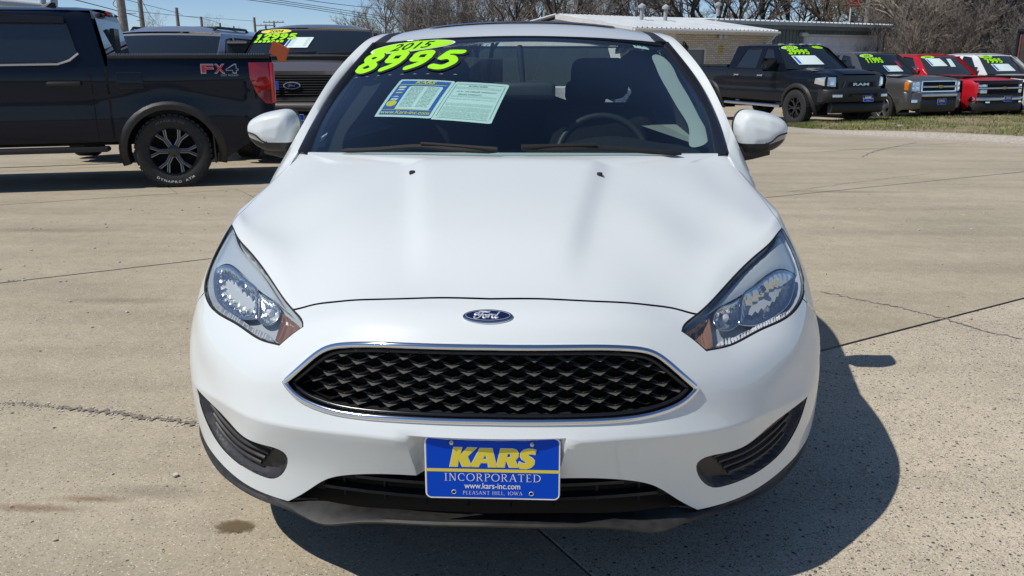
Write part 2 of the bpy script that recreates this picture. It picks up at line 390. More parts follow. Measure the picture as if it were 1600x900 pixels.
# cracks, with crumbled edges
def crack(pts, w, seed, parent=LOT, chips=0, spread=.03):
    rg = random.Random(seed); P = [np.array(at_ground(*p)[:2]) for p in pts]; C = curve(P, 60)
    t = np.gradient(C, axis=0); t /= np.linalg.norm(t, axis=1)[:, None]; n = np.stack([t[:, 1], -t[:, 0]], -1)
    j = np.array([rg.uniform(-1, 1) for _ in C]); C = C+n*(j*spread*.5)[:, None]; wd = np.array([w*rg.uniform(.3, 1) for _ in C]); wd[0] = wd[-1] = .001
    V = []; 
    for c, nn, q in zip(C, n, wd):
        for s in (-1, 1): p = c+s*nn*q/2; V.append((p[0], p[1], gz(*p)+.0035))
    obj('crack', V, [(2*i, 2*i+1, 2*i+3, 2*i+2) for i in range(len(C)-1)], 'crack_fill', parent, 0)
    if chips:
        m = MB()
        for _ in range(chips):
            i = rg.randrange(len(C)); p = C[i]+np.array([rg.gauss(0, spread), rg.gauss(0, spread*.7)]); s = rg.uniform(.002, .008); z = gz(*p)
            Vc = [(p[0]+s*math.cos(a)*rg.uniform(.6, 1.1), p[1]+s*math.sin(a)*rg.uniform(.6, 1.1), z+h) for h in (.001, s*.3) for a in np.linspace(0, 2*math.pi, 6)[:5]]
            m.add(Vc, [(0, 1, 6, 5), (1, 2, 7, 6), (2, 3, 8, 7), (3, 4, 9, 8), (4, 0, 5, 9), (5, 6, 7, 8, 9)])
        o = m.build('crack_rubble', 'chip_stone', parent, 0); o['kind'] = 'stuff'
crack([(90, 636), (130, 641), (180, 646), (230, 654), (262, 655), (305, 665)], .03, 1, chips=170, spread=.028)
crack([(0, 630), (40, 632), (90, 636)], .012, 2, chips=60)
crack([(1280, 456), (1310, 462), (1350, 470), (1410, 482), (1480, 500), (1530, 515), (1600, 530)], .016, 3, chips=160, spread=.03)
crack([(1348, 246), (1362, 238), (1400, 229), (1432, 223)], .03, 4)
crack([(1225, 301), (1300, 290), (1380, 280), (1450, 272)], .012, 5)
crack([(1268, 575), (1300, 583), (1340, 590)], .006, 6)
def blot(px, py, rx, ry, mat, seed, name='stain'):
    rg = random.Random(seed); c = at_ground(px, py); P = []
    for k in range(40):
        a = 2*math.pi*k/40; f = 1+.12*math.sin(2*a+seed)+.06*math.sin(5*a+2*seed)+rg.uniform(-.03, .03); P.append((c[0]+rx*f*math.cos(a), c[1]+ry*f*math.sin(a)))
    m = MB(); m.add([(x, y, gz(x, y)+.004) for x, y in P], [tuple(range(40))]); m.build(name, mat, LOT, 0)
def stain_mat(name, col, k):
    m, n, l, b = _mat(name); b.inputs['Base Color'].default_value = (*col, 1); b.inputs['Roughness'].default_value = .8
    tc = n.new('ShaderNodeTexCoord'); vs = n.new('ShaderNodeVectorMath'); vs.operation = 'DISTANCE'; vs.inputs[1].default_value = (.5, .5, .5); l.new(tc.outputs['Generated'], vs.inputs[0])
    t = n.new('ShaderNodeTexNoise'); t.inputs['Scale'].default_value = 60; t.inputs['Detail'].default_value = 6; l.new(tc.outputs['Object'], t.inputs['Vector'])
    a1 = n.new('ShaderNodeMath'); a1.operation = 'MULTIPLY_ADD'; l.new(t.outputs['Fac'], a1.inputs[0]); a1.inputs[1].default_value = .42; a1.inputs[2].default_value = .18
    a2 = n.new('ShaderNodeMath'); a2.operation = 'SUBTRACT'; l.new(a1.outputs[0], a2.inputs[0]); l.new(vs.outputs['Value'], a2.inputs[1])
    a3 = n.new('ShaderNodeMath'); a3.operation = 'MULTIPLY'; a3.use_clamp = True; l.new(a2.outputs[0], a3.inputs[0]); a3.inputs[1].default_value = k
    a4 = n.new('ShaderNodeMath'); a4.operation = 'MULTIPLY'; l.new(a3.outputs[0], a4.inputs[0]); a4.inputs[1].default_value = .82
    l.new(a4.outputs[0], b.inputs['Alpha'])
stain_mat('damp_soft', (.17, .12, .06), 7); stain_mat('rust_soft', (.30, .17, .08), 1.6); stain_mat('oil_soft', (.17, .155, .13), .8)
blot(368, 823, .085, .062, 'damp_soft', 5)
for a_ in ((60, 795, .22, .05, 'rust_soft', 3), (140, 780, .20, .04, 'rust_soft', 4), (180, 470, .5, .16, 'oil_soft', 8), (1330, 300, 1.0, .25, 'oil_soft', 2), (230, 770, .3, .10, 'oil_soft', 6), (60, 360, .9, .2, 'oil_soft', 12)): blot(*a_)
# loose grit over the lot
m = MB(); rg = random.Random(21)
for _ in range(900):
    x, y = rg.uniform(-4, 5), rg.uniform(-.2, 7)
    if abs(x) < .9 and y > 0 and y < 4.4: continue
    s = rg.choice([.003, .004, .006, .010])*rg.uniform(.7, 1.3); z = gz(x, y); V = [(x+s*math.cos(a)*rg.uniform(.6, 1.1), y+s*math.sin(a)*rg.uniform(.6, 1.1), z+h) for h in (.0, s*.7) for a in np.linspace(0, 2*math.pi, 6)[:5]]
    m.add(V, [(0, 1, 6, 5), (1, 2, 7, 6), (2, 3, 8, 7), (3, 4, 9, 8), (4, 0, 5, 9), (5, 6, 7, 8, 9)])
o = m.build('loose_grit', 'chip_stone', None, 0); tag(o, 'loose grit scattered over the concrete lot', 'grit', kind='stuff')
# ================================================================== the white hatchback
simple('black_plastic', (0.022, 0.022, 0.024), 0.5, noise=0.3, nscale=60)
simple('dusty_plastic', (0.022, 0.0215, 0.021), 0.6, noise=0.4, nscale=35)
simple('grille_plastic', (0.085, 0.083, 0.08), 0.45, noise=.3, nscale=50)
simple('lattice_black', (.009, .009, .009), .65, spec=.2)
simple('gloss_black', (0.012, 0.012, 0.013), 0.18)
simple('void_black', (0.004, 0.004, 0.004), 0.9)
simple('rubber', (0.008, 0.008, 0.008), 0.75, noise=0.25, nscale=90)
simple('tyre_rubber', (0.022, 0.022, 0.022), 0.8, noise=0.35, nscale=40, bump=0.2)
simple('chrome', (0.82, 0.83, 0.85), 0.08, metal=1.0)
simple('dull_chrome', (0.60, 0.61, 0.63), 0.22, metal=1.0)
simple('lamp_reflector', (0.72, 0.74, 0.74), 0.22, metal=1.0)
simple('lamp_housing', (0.52, 0.55, 0.56), 0.3, metal=0.15)
simple('lamp_bezel', (0.60, 0.65, 0.66), 0.22, metal=.25, coat=.4)
simple('amber', (0.27, 0.15, 0.10), 0.2, coat=1)
simple('lamp_white', (0.62, 0.64, 0.66), 0.2, coat=0.5)
simple('wheel_silver', (0.5, 0.51, 0.52), 0.28, metal=0.9)
simple('blue_plate', (0.0, 0.065, 0.56), 0.4, spec=.15)
simple('plate_yellow', (0.80, 0.66, 0.05), 0.45)
simple('plate_white', (0.82, 0.82, 0.80), 0.4)
simple('badge_silver', (.62, .66, .70), .35, metal=.4)
simple('badge_blue', (0.002, 0.010, 0.060), 0.35, coat=.2)
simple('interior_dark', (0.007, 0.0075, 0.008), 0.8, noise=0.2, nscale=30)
simple('interior_trim', (0.55, 0.58, 0.54), 0.7)
simple('sticker_lime', (0.36, 0.86, 0.0), 0.5)
simple('sticker_yellow', (0.85, 0.75, 0.02), 0.5)
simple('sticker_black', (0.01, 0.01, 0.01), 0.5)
simple('sticker_white', (0.8, 0.82, 0.8), 0.5)
simple('paper_blue', (0.02, 0.12, 0.5), 0.6)
simple('paper_white', (0.74, 0.88, 0.84), 0.6)
simple('paper_print', (0.30, 0.42, 0.40), 0.7)
simple('screw_steel', (0.6, 0.6, 0.6), 0.25, metal=1.0)
paint('paint_white', (0.735, 0.775, 0.765), 0.4, dust=0.02)
glass('lamp_lens', (0.93, 0.95, 0.96), 1.5, 0.02)
glass('windscreen_glass', (0.74, 0.86, 0.84), 1.52, boost=1.6)
glass('side_glass', (0.05, 0.06, 0.065), 1.52)
glass('rear_glass', (0.07, 0.09, 0.09), 1.52)

class Surf:
    """smooth parametric surface S(a, b), with a pixel inverse used to read outlines off the photograph"""
    def __init__(s, fn, a0, a1, b0, b1, na=160, nb=80):
        s.fn = fn; s.box = (a0, a1, b0, b1)
        A, B = np.meshgrid(np.linspace(a0, a1, na), np.linspace(b0, b1, nb), indexing='ij')
        s.g = np.stack([A.ravel(), B.ravel()], -1); s.G = fn(s.g)
    def normal(s, q, h=1e-3):
        q = np.atleast_2d(q); du = s.fn(q+[h, 0])-s.fn(q-[h, 0]); dv = s.fn(q+[0, h])-s.fn(q-[0, h])
        n = np.cross(du, dv); return n/(np.linalg.norm(n, axis=1)[:, None]+1e-12)
    def inv(s, target, meas, mask=None):
        M = meas(s.G); d = ((M-target)**2).sum(1)
        if mask is not None: d = np.where(mask, d, 1e12)
        q = s.g[d.argmin()].copy(); best = q.copy(); bd = 1e18
        for _ in range(25):
            m = meas(s.fn(q[None]))[0]; r = m-target; e = r@r
            if e < bd: bd, best = e, q.copy()
            if e < 1e-10: break
            h = 1e-4
            J = np.stack([(meas(s.fn((q+[h, 0])[None]))[0]-m)/h, (meas(s.fn((q+[0, h])[None]))[0]-m)/h], -1)
            st = np.linalg.lstsq(J, -r, rcond=0.02)[0]; L = np.linalg.norm(st)
            q = q+st*min(1, 0.05/max(L, 1e-9))
            q = np.clip(q, [s.box[0], s.box[2]], [s.box[1], s.box[3]])
        return best
    def px(s, p, mask=None): return s.inv(np.asarray(p, float), project, mask)
    def at(s, q, off=0.0):
        q = np.atleast_2d(q); X = s.fn(q)
        if np.any(off): X = X+s.normal(q)*np.broadcast_to(off, (len(q),))[:, None]
        return X

# control columns from the nose (x=0) round the corner and along the side to the tail; rows from the sill up to the belt
HC = [
 [(0,.030,.24),(0,.022,.36),(0,-.008,.472),(0,.004,.517),(0,.014,.60),(0,.045,.684),(0,.10,.7305),(0,.185,.753),(0,.48,.836),(0,.80,.912),(0,1.045,.964)],
 [(.2,.046,.24),(.2,.036,.36),(.2,.006,.472),(.2,.018,.517),(.2,.028,.60),(.2,.062,.683),(.2,.114,.729),(.2,.197,.750),(.19,.485,.832),(.175,.80,.909),(.165,1.048,.963)],
 [(.36,.080,.238),(.355,.068,.36),(.355,.042,.467),(.355,.052,.518),(.355,.064,.597),(.35,.105,.675),(.345,.15,.712),(.35,.222,.731),(.33,.49,.822),(.30,.80,.904),(.285,1.056,.961)],
 [(.50,.13,.235),(.49,.113,.36),(.49,.09,.46),(.49,.10,.525),(.488,.118,.59),(.475,.168,.652),(.475,.215,.679),(.49,.27,.697),(.46,.50,.806),(.42,.805,.896),(.40,1.068,.958)],
 [(.61,.19,.235),(.60,.175,.33),(.595,.15,.43),(.59,.155,.50),(.59,.175,.56),(.585,.225,.615),(.578,.305,.665),(.58,.385,.725),(.56,.56,.800),(.52,.82,.887),(.49,1.095,.955)],
 [(.70,.265,.24),(.69,.255,.31),(.68,.235,.41),(.68,.235,.48),(.68,.255,.545),(.68,.305,.61),(.667,.395,.676),(.662,.48,.748),(.645,.63,.808),(.61,.85,.882),(.57,1.13,.954)],
 [(.80,.375,.255),(.798,.37,.31),(.795,.36,.41),(.785,.36,.47),(.785,.37,.54),(.785,.412,.612),(.776,.485,.687),(.757,.57,.765),(.735,.69,.822),(.69,.905,.880),(.64,1.185,.957)],
 [(.862,.47,.265),(.866,.465,.32),(.866,.46,.41),(.862,.46,.47),(.85,.47,.54),(.848,.505,.612),(.836,.565,.69),(.808,.65,.778),(.785,.765,.831),(.745,.97,.884),(.69,1.22,.960)],
 [(.903,.57,.27),(.910,.57,.33),(.911,.57,.41),(.909,.57,.47),(.903,.575,.54),(.89,.605,.612),(.876,.655,.69),(.846,.735,.778),(.822,.84,.836),(.785,1.03,.889),(.73,1.255,.967)],
 [(.915,.78,.27),(.920,.78,.33),(.921,.78,.41),(.919,.78,.47),(.912,.785,.54),(.908,.80,.612),(.896,.83,.69),(.873,.89,.772),(.849,.965,.838),(.81,1.12,.889),(.752,1.30,.975)],
 [(.905,1.10,.27),(.91,1.10,.33),(.912,1.10,.41),(.913,1.10,.47),(.912,1.10,.54),(.908,1.11,.61),(.90,1.13,.69),(.885,1.16,.77),(.863,1.20,.84),(.824,1.29,.898),(.765,1.41,.982)],
 [(.895,1.60,.25),(.905,1.60,.33),(.908,1.60,.41),(.91,1.60,.47),(.911,1.60,.54),(.91,1.60,.61),(.903,1.61,.69),(.89,1.63,.77),(.868,1.65,.85),(.835,1.68,.92),(.795,1.72,.99)],
 [(.89,2.6,.25),(.90,2.6,.33),(.905,2.6,.41),(.908,2.6,.48),(.911,2.6,.56),(.911,2.6,.64),(.905,2.6,.72),(.893,2.6,.80),(.872,2.6,.88),(.845,2.6,.955),(.81,2.6,1.02)],
 [(.88,3.55,.27),(.90,3.55,.35),(.905,3.55,.43),(.908,3.55,.50),(.91,3.55,.58),(.908,3.55,.66),(.90,3.55,.74),(.885,3.55,.82),(.86,3.55,.91),(.83,3.55,.99),(.79,3.55,1.06)],
 [(.82,4.10,.32),(.84,4.10,.38),(.85,4.10,.45),(.855,4.10,.52),(.855,4.10,.60),(.85,4.08,.68),(.84,4.06,.76),(.82,4.04,.84),(.79,4.02,.93),(.75,4.00,1.01),(.71,3.98,1.08)],
 [(.60,4.28,.33),(.62,4.29,.39),(.62,4.30,.46),(.62,4.30,.53),(.62,4.29,.61),(.61,4.27,.69),(.60,4.25,.77),(.59,4.23,.85),(.57,4.20,.94),(.55,4.17,1.02),(.53,4.13,1.09)],
 [(0,4.33,.33),(0,4.34,.39),(0,4.35,.46),(0,4.35,.53),(0,4.34,.61),(0,4.32,.69),(0,4.30,.77),(0,4.28,.85),(0,4.25,.94),(0,4.22,1.02),(0,4.18,1.09)],
]
HC = np.array(HC, float)
_h = np.linalg.norm(np.diff(HC[:, 4], axis=0), axis=1); UK = np.r_[0, np.cumsum(_h)]
_v = np.linalg.norm(np.diff(HC[[0, 3, 6]], axis=1), axis=2).mean(0); VK = np.r_[0, np.cumsum(_v)]
_full = np.vstack([(HC[:0:-1]*[-1, 1, 1]), HC]); _UKf = np.r_[-UK[:0:-1], UK]
UMAX, VMAX = UK[-1], VK[-1]
def hull_raw(q):
    q = np.atleast_2d(q); Bu = spline_basis(_UKf, np.clip(q[:, 0], -UMAX, UMAX)); Bv = spline_basis(VK, np.clip(q[:, 1], 0, VMAX))
    return np.einsum('ni,nj,ijk->nk', Bu, Bv, _full)
CRX, CRZ = [0, .30, .49, .65, .80, .90], [.475, .474, .464, .456, .436, .412]
def hull(q):
    q = np.atleast_2d(q); X = hull_raw(q)
    # pressed creases of the bonnet: a raised middle between two lines that spread towards the windscreen
    ax = np.abs(X[:, 0]); y = X[:, 1]
    w = sstep(.20, .50, y)*sstep(1.16, 1.0, y)*(X[:, 2] > .70)
    line = .135+.155*y
    X[:, 2] += w*(.019*sstep(line+.050, line-.026, ax))
    # sharp crease across the bumper under the grille, and the sunk rest of the number plate
    x, z = ax, X[:, 2]; front = (X[:, 1] < .62) & (z < .60)
    zc = np.interp(x, CRX, CRZ); fade = sstep(.90, .78, x)*front
    X[:, 1] -= fade*.26*np.clip(.034-np.abs(z-zc), 0, 1)
    inw = np.minimum(np.minimum((.183-.018*np.clip((.484-z)/.10, 0, 1))-x, .484-z), .2)
    X[:, 1] += front*(x < .25)*.024*sstep(0, .016, inw)
    return X
HULL = Surf(hull, -UK[10], UK[10], 0, VMAX, 300, 90)
_nr = HULL.normal(HULL.g); FRONT = ((_nr*(CL-HULL.G)).sum(1) > 0)
if FRONT.mean() < .3: FRONT = ~FRONT
def hpx(p, side=1): return HULL.px(p, FRONT & (HULL.g[:, 0]*side > -0.05))
def sympoly(R, L=None):
    out = []
    for i, p in enumerate(R):
        a = hpx(p, 1)
        if L is not None: b = hpx(L[i], -1); a = (a+b*[-1, 1])/2
        out.append(a)
    return np.array(out)
def mir(P): return (np.asarray(P)*[-1, 1])[::-1]
# outward sense of the hull normal
_t = HULL.normal(np.array([[0.0, VK[4]]]))[0]; HSGN = 1.0 if _t[1] < 0 else -1.0
def hoff(q, off): return HULL.at(q, HSGN*np.asarray(off))
hoff0 = lambda q: hull(q)

CAR = thing('white_hatchback', 'white hatchback with blue dealer plate and lime price digits on its windscreen, in the foreground', 'car')
# --- outlines read off the photograph (right-hand side, left-hand side)
lampR = [(1217,356.4),(1182,394),(1127,449),(1085.5,489.5),(1065.5,517),(1106.4,548),(1150,534.5),(1214,501),(1243,478),(1250,459),(1245,423),(1235,387)]
lampL = [(359.5,351),(386,391),(432,453),(454,481.5),(473.5,511.5),(439,539.5),(396,527),(342,495),(326.5,483),(315.4,456),(319,417),(330,385)]
lamp = path(sympoly(lampR, lampL), (0, 4, 5, 9), 8)
hoodR = [(769,467),(860,467.5),(940.5,472),(1021,478),(1053,482),(1085.5,490)]
hoodL = [(769,467),(692,465),(615,466.5),(534,470),(492,475.5),(456.5,484.5)]
hl = sympoly(hoodR, hoodL); hl[0, 0] = 0
hoodline = curve(hl, 40)
grR = [(769,540),(900,540),(991,541),(1027,548),(1062,573),(1096,605.4),(1080,624),(1044.5,642),(991,654.5),(900,660),(769,662)]
grL = [(769,540),(640,537.5),(547,537.5),(514,543.5),(481,567),(445,598),(460,616),(499,640),(554,653),(640,660),(769,662)]
gr = sympoly(grR, grL); gr[0, 0] = gr[-1, 0] = 0
gr_half = path(gr, (5,), 8, closed=False)
grille = np.vstack([gr_half, mir(gr_half)[1:-1]])
fogR = [(1259,615),(1205,662),(1133.5,704),(1090,725.6),(1093,741),(1116,757.6),(1133,756),(1187,734.5),(1222,704),(1247,658)]
fogL = [(305,608),(352,654),(420,700),(451,717),(451,728),(431,752),(409,747),(360,715),(331.5,679),(315,644)]
fog = path(sympoly(fogR, fogL), (0,), 8)
inR = [(769,745),(900,745.5),(988,747.7),(1027,757.6),(1060,778),(1091,796)]
inL = [(769,743),(640,743.5),(560,744),(515,750),(483,768),(450,789)]
itk = sympoly(inR, inL); itk[0, 0] = 0
intake_half = path(itk, (5,), 8, closed=False)
# --- the white bottom edge: from the intake corner out and back to the wheel arch
botR = [(1091,796),(1151,779),(1204.6,754),(1251,711),(1266,684)]
botL = [(450,789),(399,772),(344,741),(317,703),(309,676)]
bot = sympoly(botR, botL)
bot = np.vstack([bot, [[UK[8]+.02, VK[0]+.012], [UK[9], VK[0]+.01], [UK[10], VK[0]+.01]]])
bot_edge = path(bot, (), 8, closed=False)
def arch(yc, zc, r, n=40):
    """wheel-arch circle, found on the flank by its side view"""
    out = []; um = (HULL2.g[:, 0] > UK[6])
    for k in range(n+1):
        a = math.radians(-14)+math.radians(208)*k/n
        t = np.array([yc-r*math.cos(a), zc+r*math.sin(a)])
        out.append(HULL2.inv(t, lambda X: X[:, 1:3], um))
    return np.array(out)
HULL2 = Surf(hull, 0, UMAX, 0, VMAX, 240, 60)
arch_f = arch(.905, .325, .355); arch_r = arch(3.545, .325, .355)
arch_fc = np.vstack([arch_f, [[arch_f[-1, 0], -.05], [arch_f[0, 0], -.05]]])
arch_rc = np.vstack([arch_r, [[arch_r[-1, 0], -.05], [arch_r[0, 0], -.05]]])
# --- seams: bonnet side, bumper to wing, doors
hood_side = curve([lamp[0], [UK[8]-.02, VK[8]+.02], [UK[8]+.06, VK[9]+.0], [UK[8]+.05, VMAX]], 24)
lamp_tip = lamp[0]
hood_edge_R = np.vstack([hoodline, lamp[:25][::-1]])     # roughly: front line then up the lamp's inner edge
i4 = 8*3                                                  # index of the lamp corner next to the bonnet line
inner = [p for p in lamp[:4*8]]                           # tip -> inner bottom corner
def nearest(P, q): return int(((np.asarray(P)-q)**2).sum(1).argmin())
kj = nearest(inner, hoodline[-1])
hood_poly = np.vstack([hoodline, np.array(inner[:kj])[::-1], hood_side[1:], [[0, VMAX]]])
hood_poly = np.vstack([hood_poly, mir(hood_poly)[1:-1]])
def useam(u, v0, v1, n=24): return np.array([[u, v] for v in np.linspace(v0, v1, n)])
def cut_y(y, z0, z1, n=24):
    return np.array([HULL2.inv(np.array([y, z]), lambda X: X[:, 1:3], HULL2.g[:, 0] > UK[6]) for z in np.linspace(z0, z1, n)])
seam_f = cut_y(1.47, .27, .97); seam_m = cut_y(2.45, .27, .99); seam_r = cut_y(3.30, .70, 1.03)
bump_seam = np.array([lamp[nearest(lamp, hpx((1250, 459)))], arch_f[nearest(arch_f, lamp[nearest(lamp, hpx((1250, 459)))])]])
bump_seam = np.linspace(bump_seam[0], bump_seam[1], 10)
# --- cut the hull
STEP = 0.030
gx, gy = np.meshgrid(np.arange(0, UMAX+1e-6, STEP), np.arange(0, VMAX+1e-6, STEP))
fine = np.abs(gx) < UK[10]
G2 = np.stack([gx.ravel(), gy.ravel()], -1)
gap = lambda P, w=.004: ribbon(P, w)
gap_hood_front = np.vstack([hoodline+[0, -.0035], (hoodline+[0, .0035])[::-1]])
gap_hood_front = np.vstack([gap_hood_front, mir(gap_hood_front)])
hfF = np.vstack([hoodline, mir(hoodline)[1:]]) if False else np.vstack([mir(hoodline)[:-1], hoodline])
gap_hf = ribbon(hfF, .0085)
gap_side = ribbon(hood_side, .0055)
gaps_R = [gap_side, ribbon(seam_f, .006), ribbon(seam_m, .006), ribbon(seam_r, .006), ribbon(bump_seam, .0032)]
both = lambda L: L+[mir(P) for P in L]
lamp_cut = grow(lamp, .0015)
loops = both([lamp_cut, fog, arch_fc, arch_rc]+gaps_R)+[grille, gap_hf]
intake_edge = np.vstack([mir(intake_half)[:-1], intake_half])
bot_full = bot_edge
low_line = np.vstack([mir(bot_full)[:-1], intake_edge[1:-1], bot_full]) if False else None
lowpoly = np.vstack([intake_half, bot_edge[1:], [[bot_edge[-1, 0], -.06], [0, -.06]]])    # everything under the white edge
lowpoly = np.vstack([lowpoly, mir(lowpoly)[1:-1]])
def hxz_(x, z): return HULL.inv(np.array([x, z]), lambda X: X[:, [0, 2]], (HULL.G[:, 1] < .62) & (HULL.g[:, 1] < VK[6]) & (HULL.g[:, 0] > -.02))
crease = [np.array([hxz_(x, np.interp(x, CRX, CRZ)+dz) for x in np.linspace(.21, .86, 26)]) for dz in (-.006, 0, .006)]
ridge = []
for o_ in (-.026, -.007, .012, .031, .050):
    ridge.append(np.array([HULL.inv(np.array([.135+.155*y+o_, y]), lambda X: X[:, :2], (HULL.g[:, 1] > VK[7]) & (HULL.g[:, 0] > -.02)) for y in np.linspace(.30, 1.02, 30)]))
pocket = []
for g_ in (0.0, .016):
    tx = .183-g_; zt__ = .484-g_
    pocket.append(np.array([hxz_(x, z) for x, z in [(0, zt__), (.06, zt__), (.12, zt__), (tx-.004, zt__), (tx-.0045, zt__-.02), (tx-.009, zt__-.05), (tx-.0135, zt__-.075), (tx-.018, .392)]]))
opens = [np.vstack([mir(bot_edge)[:-1], mir(intake_half)[:-1], intake_half, bot_edge[1:]])]+both(crease+pocket+ridge)
grid = np.vstack([G2, G2[G2[:, 0] > 0]*[-1, 1]])
grid = np.vstack([grid, np.array([[s*UMAX, v] for s in (-1, 1) for v in np.arange(0, VMAX, STEP)])])
T_in = lambda P: (lambda c: inside(P, c))
any_in = lambda Ps: (lambda c: np.any([inside(P, c) for P in Ps], axis=0))
holes = any_in(both([lamp_cut, fog, arch_fc, arch_rc]+gaps_R)+[grille, gap_hf])
below = lambda c: inside(lowpoly, c)
ui_f = nearest(np.array([[u, 0] for u in np.linspace(0, UMAX, 800)]), [seam_f[0, 0], 0])
us = lambda P, c: np.interp(c[:, 1], P[:, 1], P[:, 0]) if P[0, 1] < P[-1, 1] else np.interp(c[:, 1], P[::-1, 1], P[::-1, 0])
sf, sm, sr = seam_f, seam_m, seam_r
au = lambda c: np.abs(c[:, 0])
bs_u = bump_seam[:, 0].mean()
ok_ = panels(loops, grid, STEP, [
    (None, None, holes, None, None), (None, None, below, None, None),
    ('bonnet', 'paint_white', T_in(hood_poly), None, None),
    ('bumper', 'paint_white', lambda c: (au(c) < us(sf, c)) & ((c[:, 1] < np.interp(au(c), bump_seam[:, 0], bump_seam[:, 1])) | (au(c) < bump_seam[0, 0])) & (au(c) < bump_seam[:, 0].max()+.05) , None, None),
    ('front_wing', 'paint_white', lambda c: (au(c) < us(sf, c)) & (c[:, 0] > 0), None, None),
    ('front_wing', 'paint_white', lambda c: (au(c) < us(sf, c)) & (c[:, 0] < 0), None, None),
    ('front_door', 'paint_white', lambda c: (au(c) < us(sm, c)) & (c[:, 0] > 0), None, None),
    ('front_door', 'paint_white', lambda c: (au(c) < us(sm, c)) & (c[:, 0] < 0), None, None),
    ('rear_door', 'paint_white', lambda c: (au(c) < us(sr, c)) & (c[:, 0] > 0), None, None),
    ('rear_door', 'paint_white', lambda c: (au(c) < us(sr, c)) & (c[:, 0] < 0), None, None),
    ('rear_body', 'paint_white', lambda c: c[:, 0] > -99, None, None),
], hull, CAR, smooth=60, opens=opens)
# dark shell behind the gaps
gx, gy = np.meshgrid(np.linspace(-UMAX, UMAX, 260), np.linspace(0, VMAX, 40), indexing='ij'); qs = np.stack([gx.ravel(), gy.ravel()], -1)
Xs = hoff(qs, -.016); idx = np.arange(len(qs)).reshape(260, 40)
hide = any_in(both([grow(lamp, .012), grow(fog, .012), grow(arch_fc, .0), grow(arch_rc, .0)])+[grow(grille, .012), lowpoly])
cells = np.stack([idx[:-1, :-1], idx[1:, :-1], idx[1:, 1:], idx[:-1, 1:]], -1).reshape(-1, 4)
kp = ~hide(qs[cells].mean(1)); obj('inner_shell', Xs, cells[kp], 'void_black', CAR, smooth=60)

def patch(name, mat, poly, depth, parent, step=.008, smooth=40, flip=False, outer=True):
    """a recessed (or proud) piece lying along the hull inside an outline; depth(dist_to_edge, q) -> offset outwards"""
    poly = np.asarray(poly)
    g = grid_in(poly, step)
    V, T = tri2d([poly], g, step); T = np.array([t for t in T if len(t) == 3]); T = T[inside(poly, V[T].mean(1))]
    d = seg_dist(poly, V); X = hoff(V, depth(d, V))
    return obj(name, X, T, mat, parent, smooth)
def wall(name, mat, poly, d0, d1, parent):
    poly = np.asarray(poly); n = len(poly); V = np.vstack([hoff(poly, d0), hoff(poly, d1)])
    return obj(name, V, [(i, (i+1) % n, n+(i+1) % n, n+i) for i in range(n)], mat, parent, 50)
def rail(mb, poly, r, off=0.0, closed=True, flat=1.0, seg=8, mi=0):
    """a moulding swept along an outline on the hull"""
    poly = np.asarray(poly); X = hoff(poly, off); N = HULL.normal(poly)*HSGN
    t = np.roll(X, -1, 0)-np.roll(X, 1, 0)
    if not closed: t[0] = X[1]-X[0]; t[-1] = X[-1]-X[-2]
    t /= np.linalg.norm(t, axis=1)[:, None]; b = np.cross(t, N); b /= np.linalg.norm(b, axis=1)[:, None]
    rings = [[X[i]+r*(math.cos(a)*b[i]+flat*math.sin(a)*N[i]) for a in [2*math.pi*k/seg for k in range(seg)]] for i in range(len(X))]
    if closed: rings.append(rings[0])
    mb.loft(rings, True, not closed, mi); return mb

# --- headlights ------------------------------------------------------------
def z6(p): return (280+p[0]/3.3333, 330+p[1]/3.3333)
def zpoly(pts, corners=(), n=6):
    q = np.array([hpx(z6(p), -1) for p in pts]); return path(q, corners, n)
in_main = zpoly([(168,300),(200,275),(255,278),(300,315),(350,362),(386,402),(388,470),(385,540),(330,545),(240,505),(175,440),(160,370)], (6, 7), 5)
in_high = zpoly([(392,408),(440,445),(490,478),(500,500),(480,560),(440,575),(392,545)], (0, 6), 5)
in_amber = zpoly([(515,515),(560,545),(612,588),(618,610),(565,650),(530,672),(478,655)], (0, 6), 5)
in_strip = zpoly([(150,478),(200,490),(300,545),(400,605),(462,640),(470,660),(440,655),(330,600),(210,535),(158,500)], (5,), 5)
in_bez = zpoly([(262,92),(350,235),(450,375),(560,520),(500,476),(440,430),(386,388),(300,300),(255,264),(200,262),(158,290),(175,225),(215,140)], (0, 3, 10), 5)
hand = None
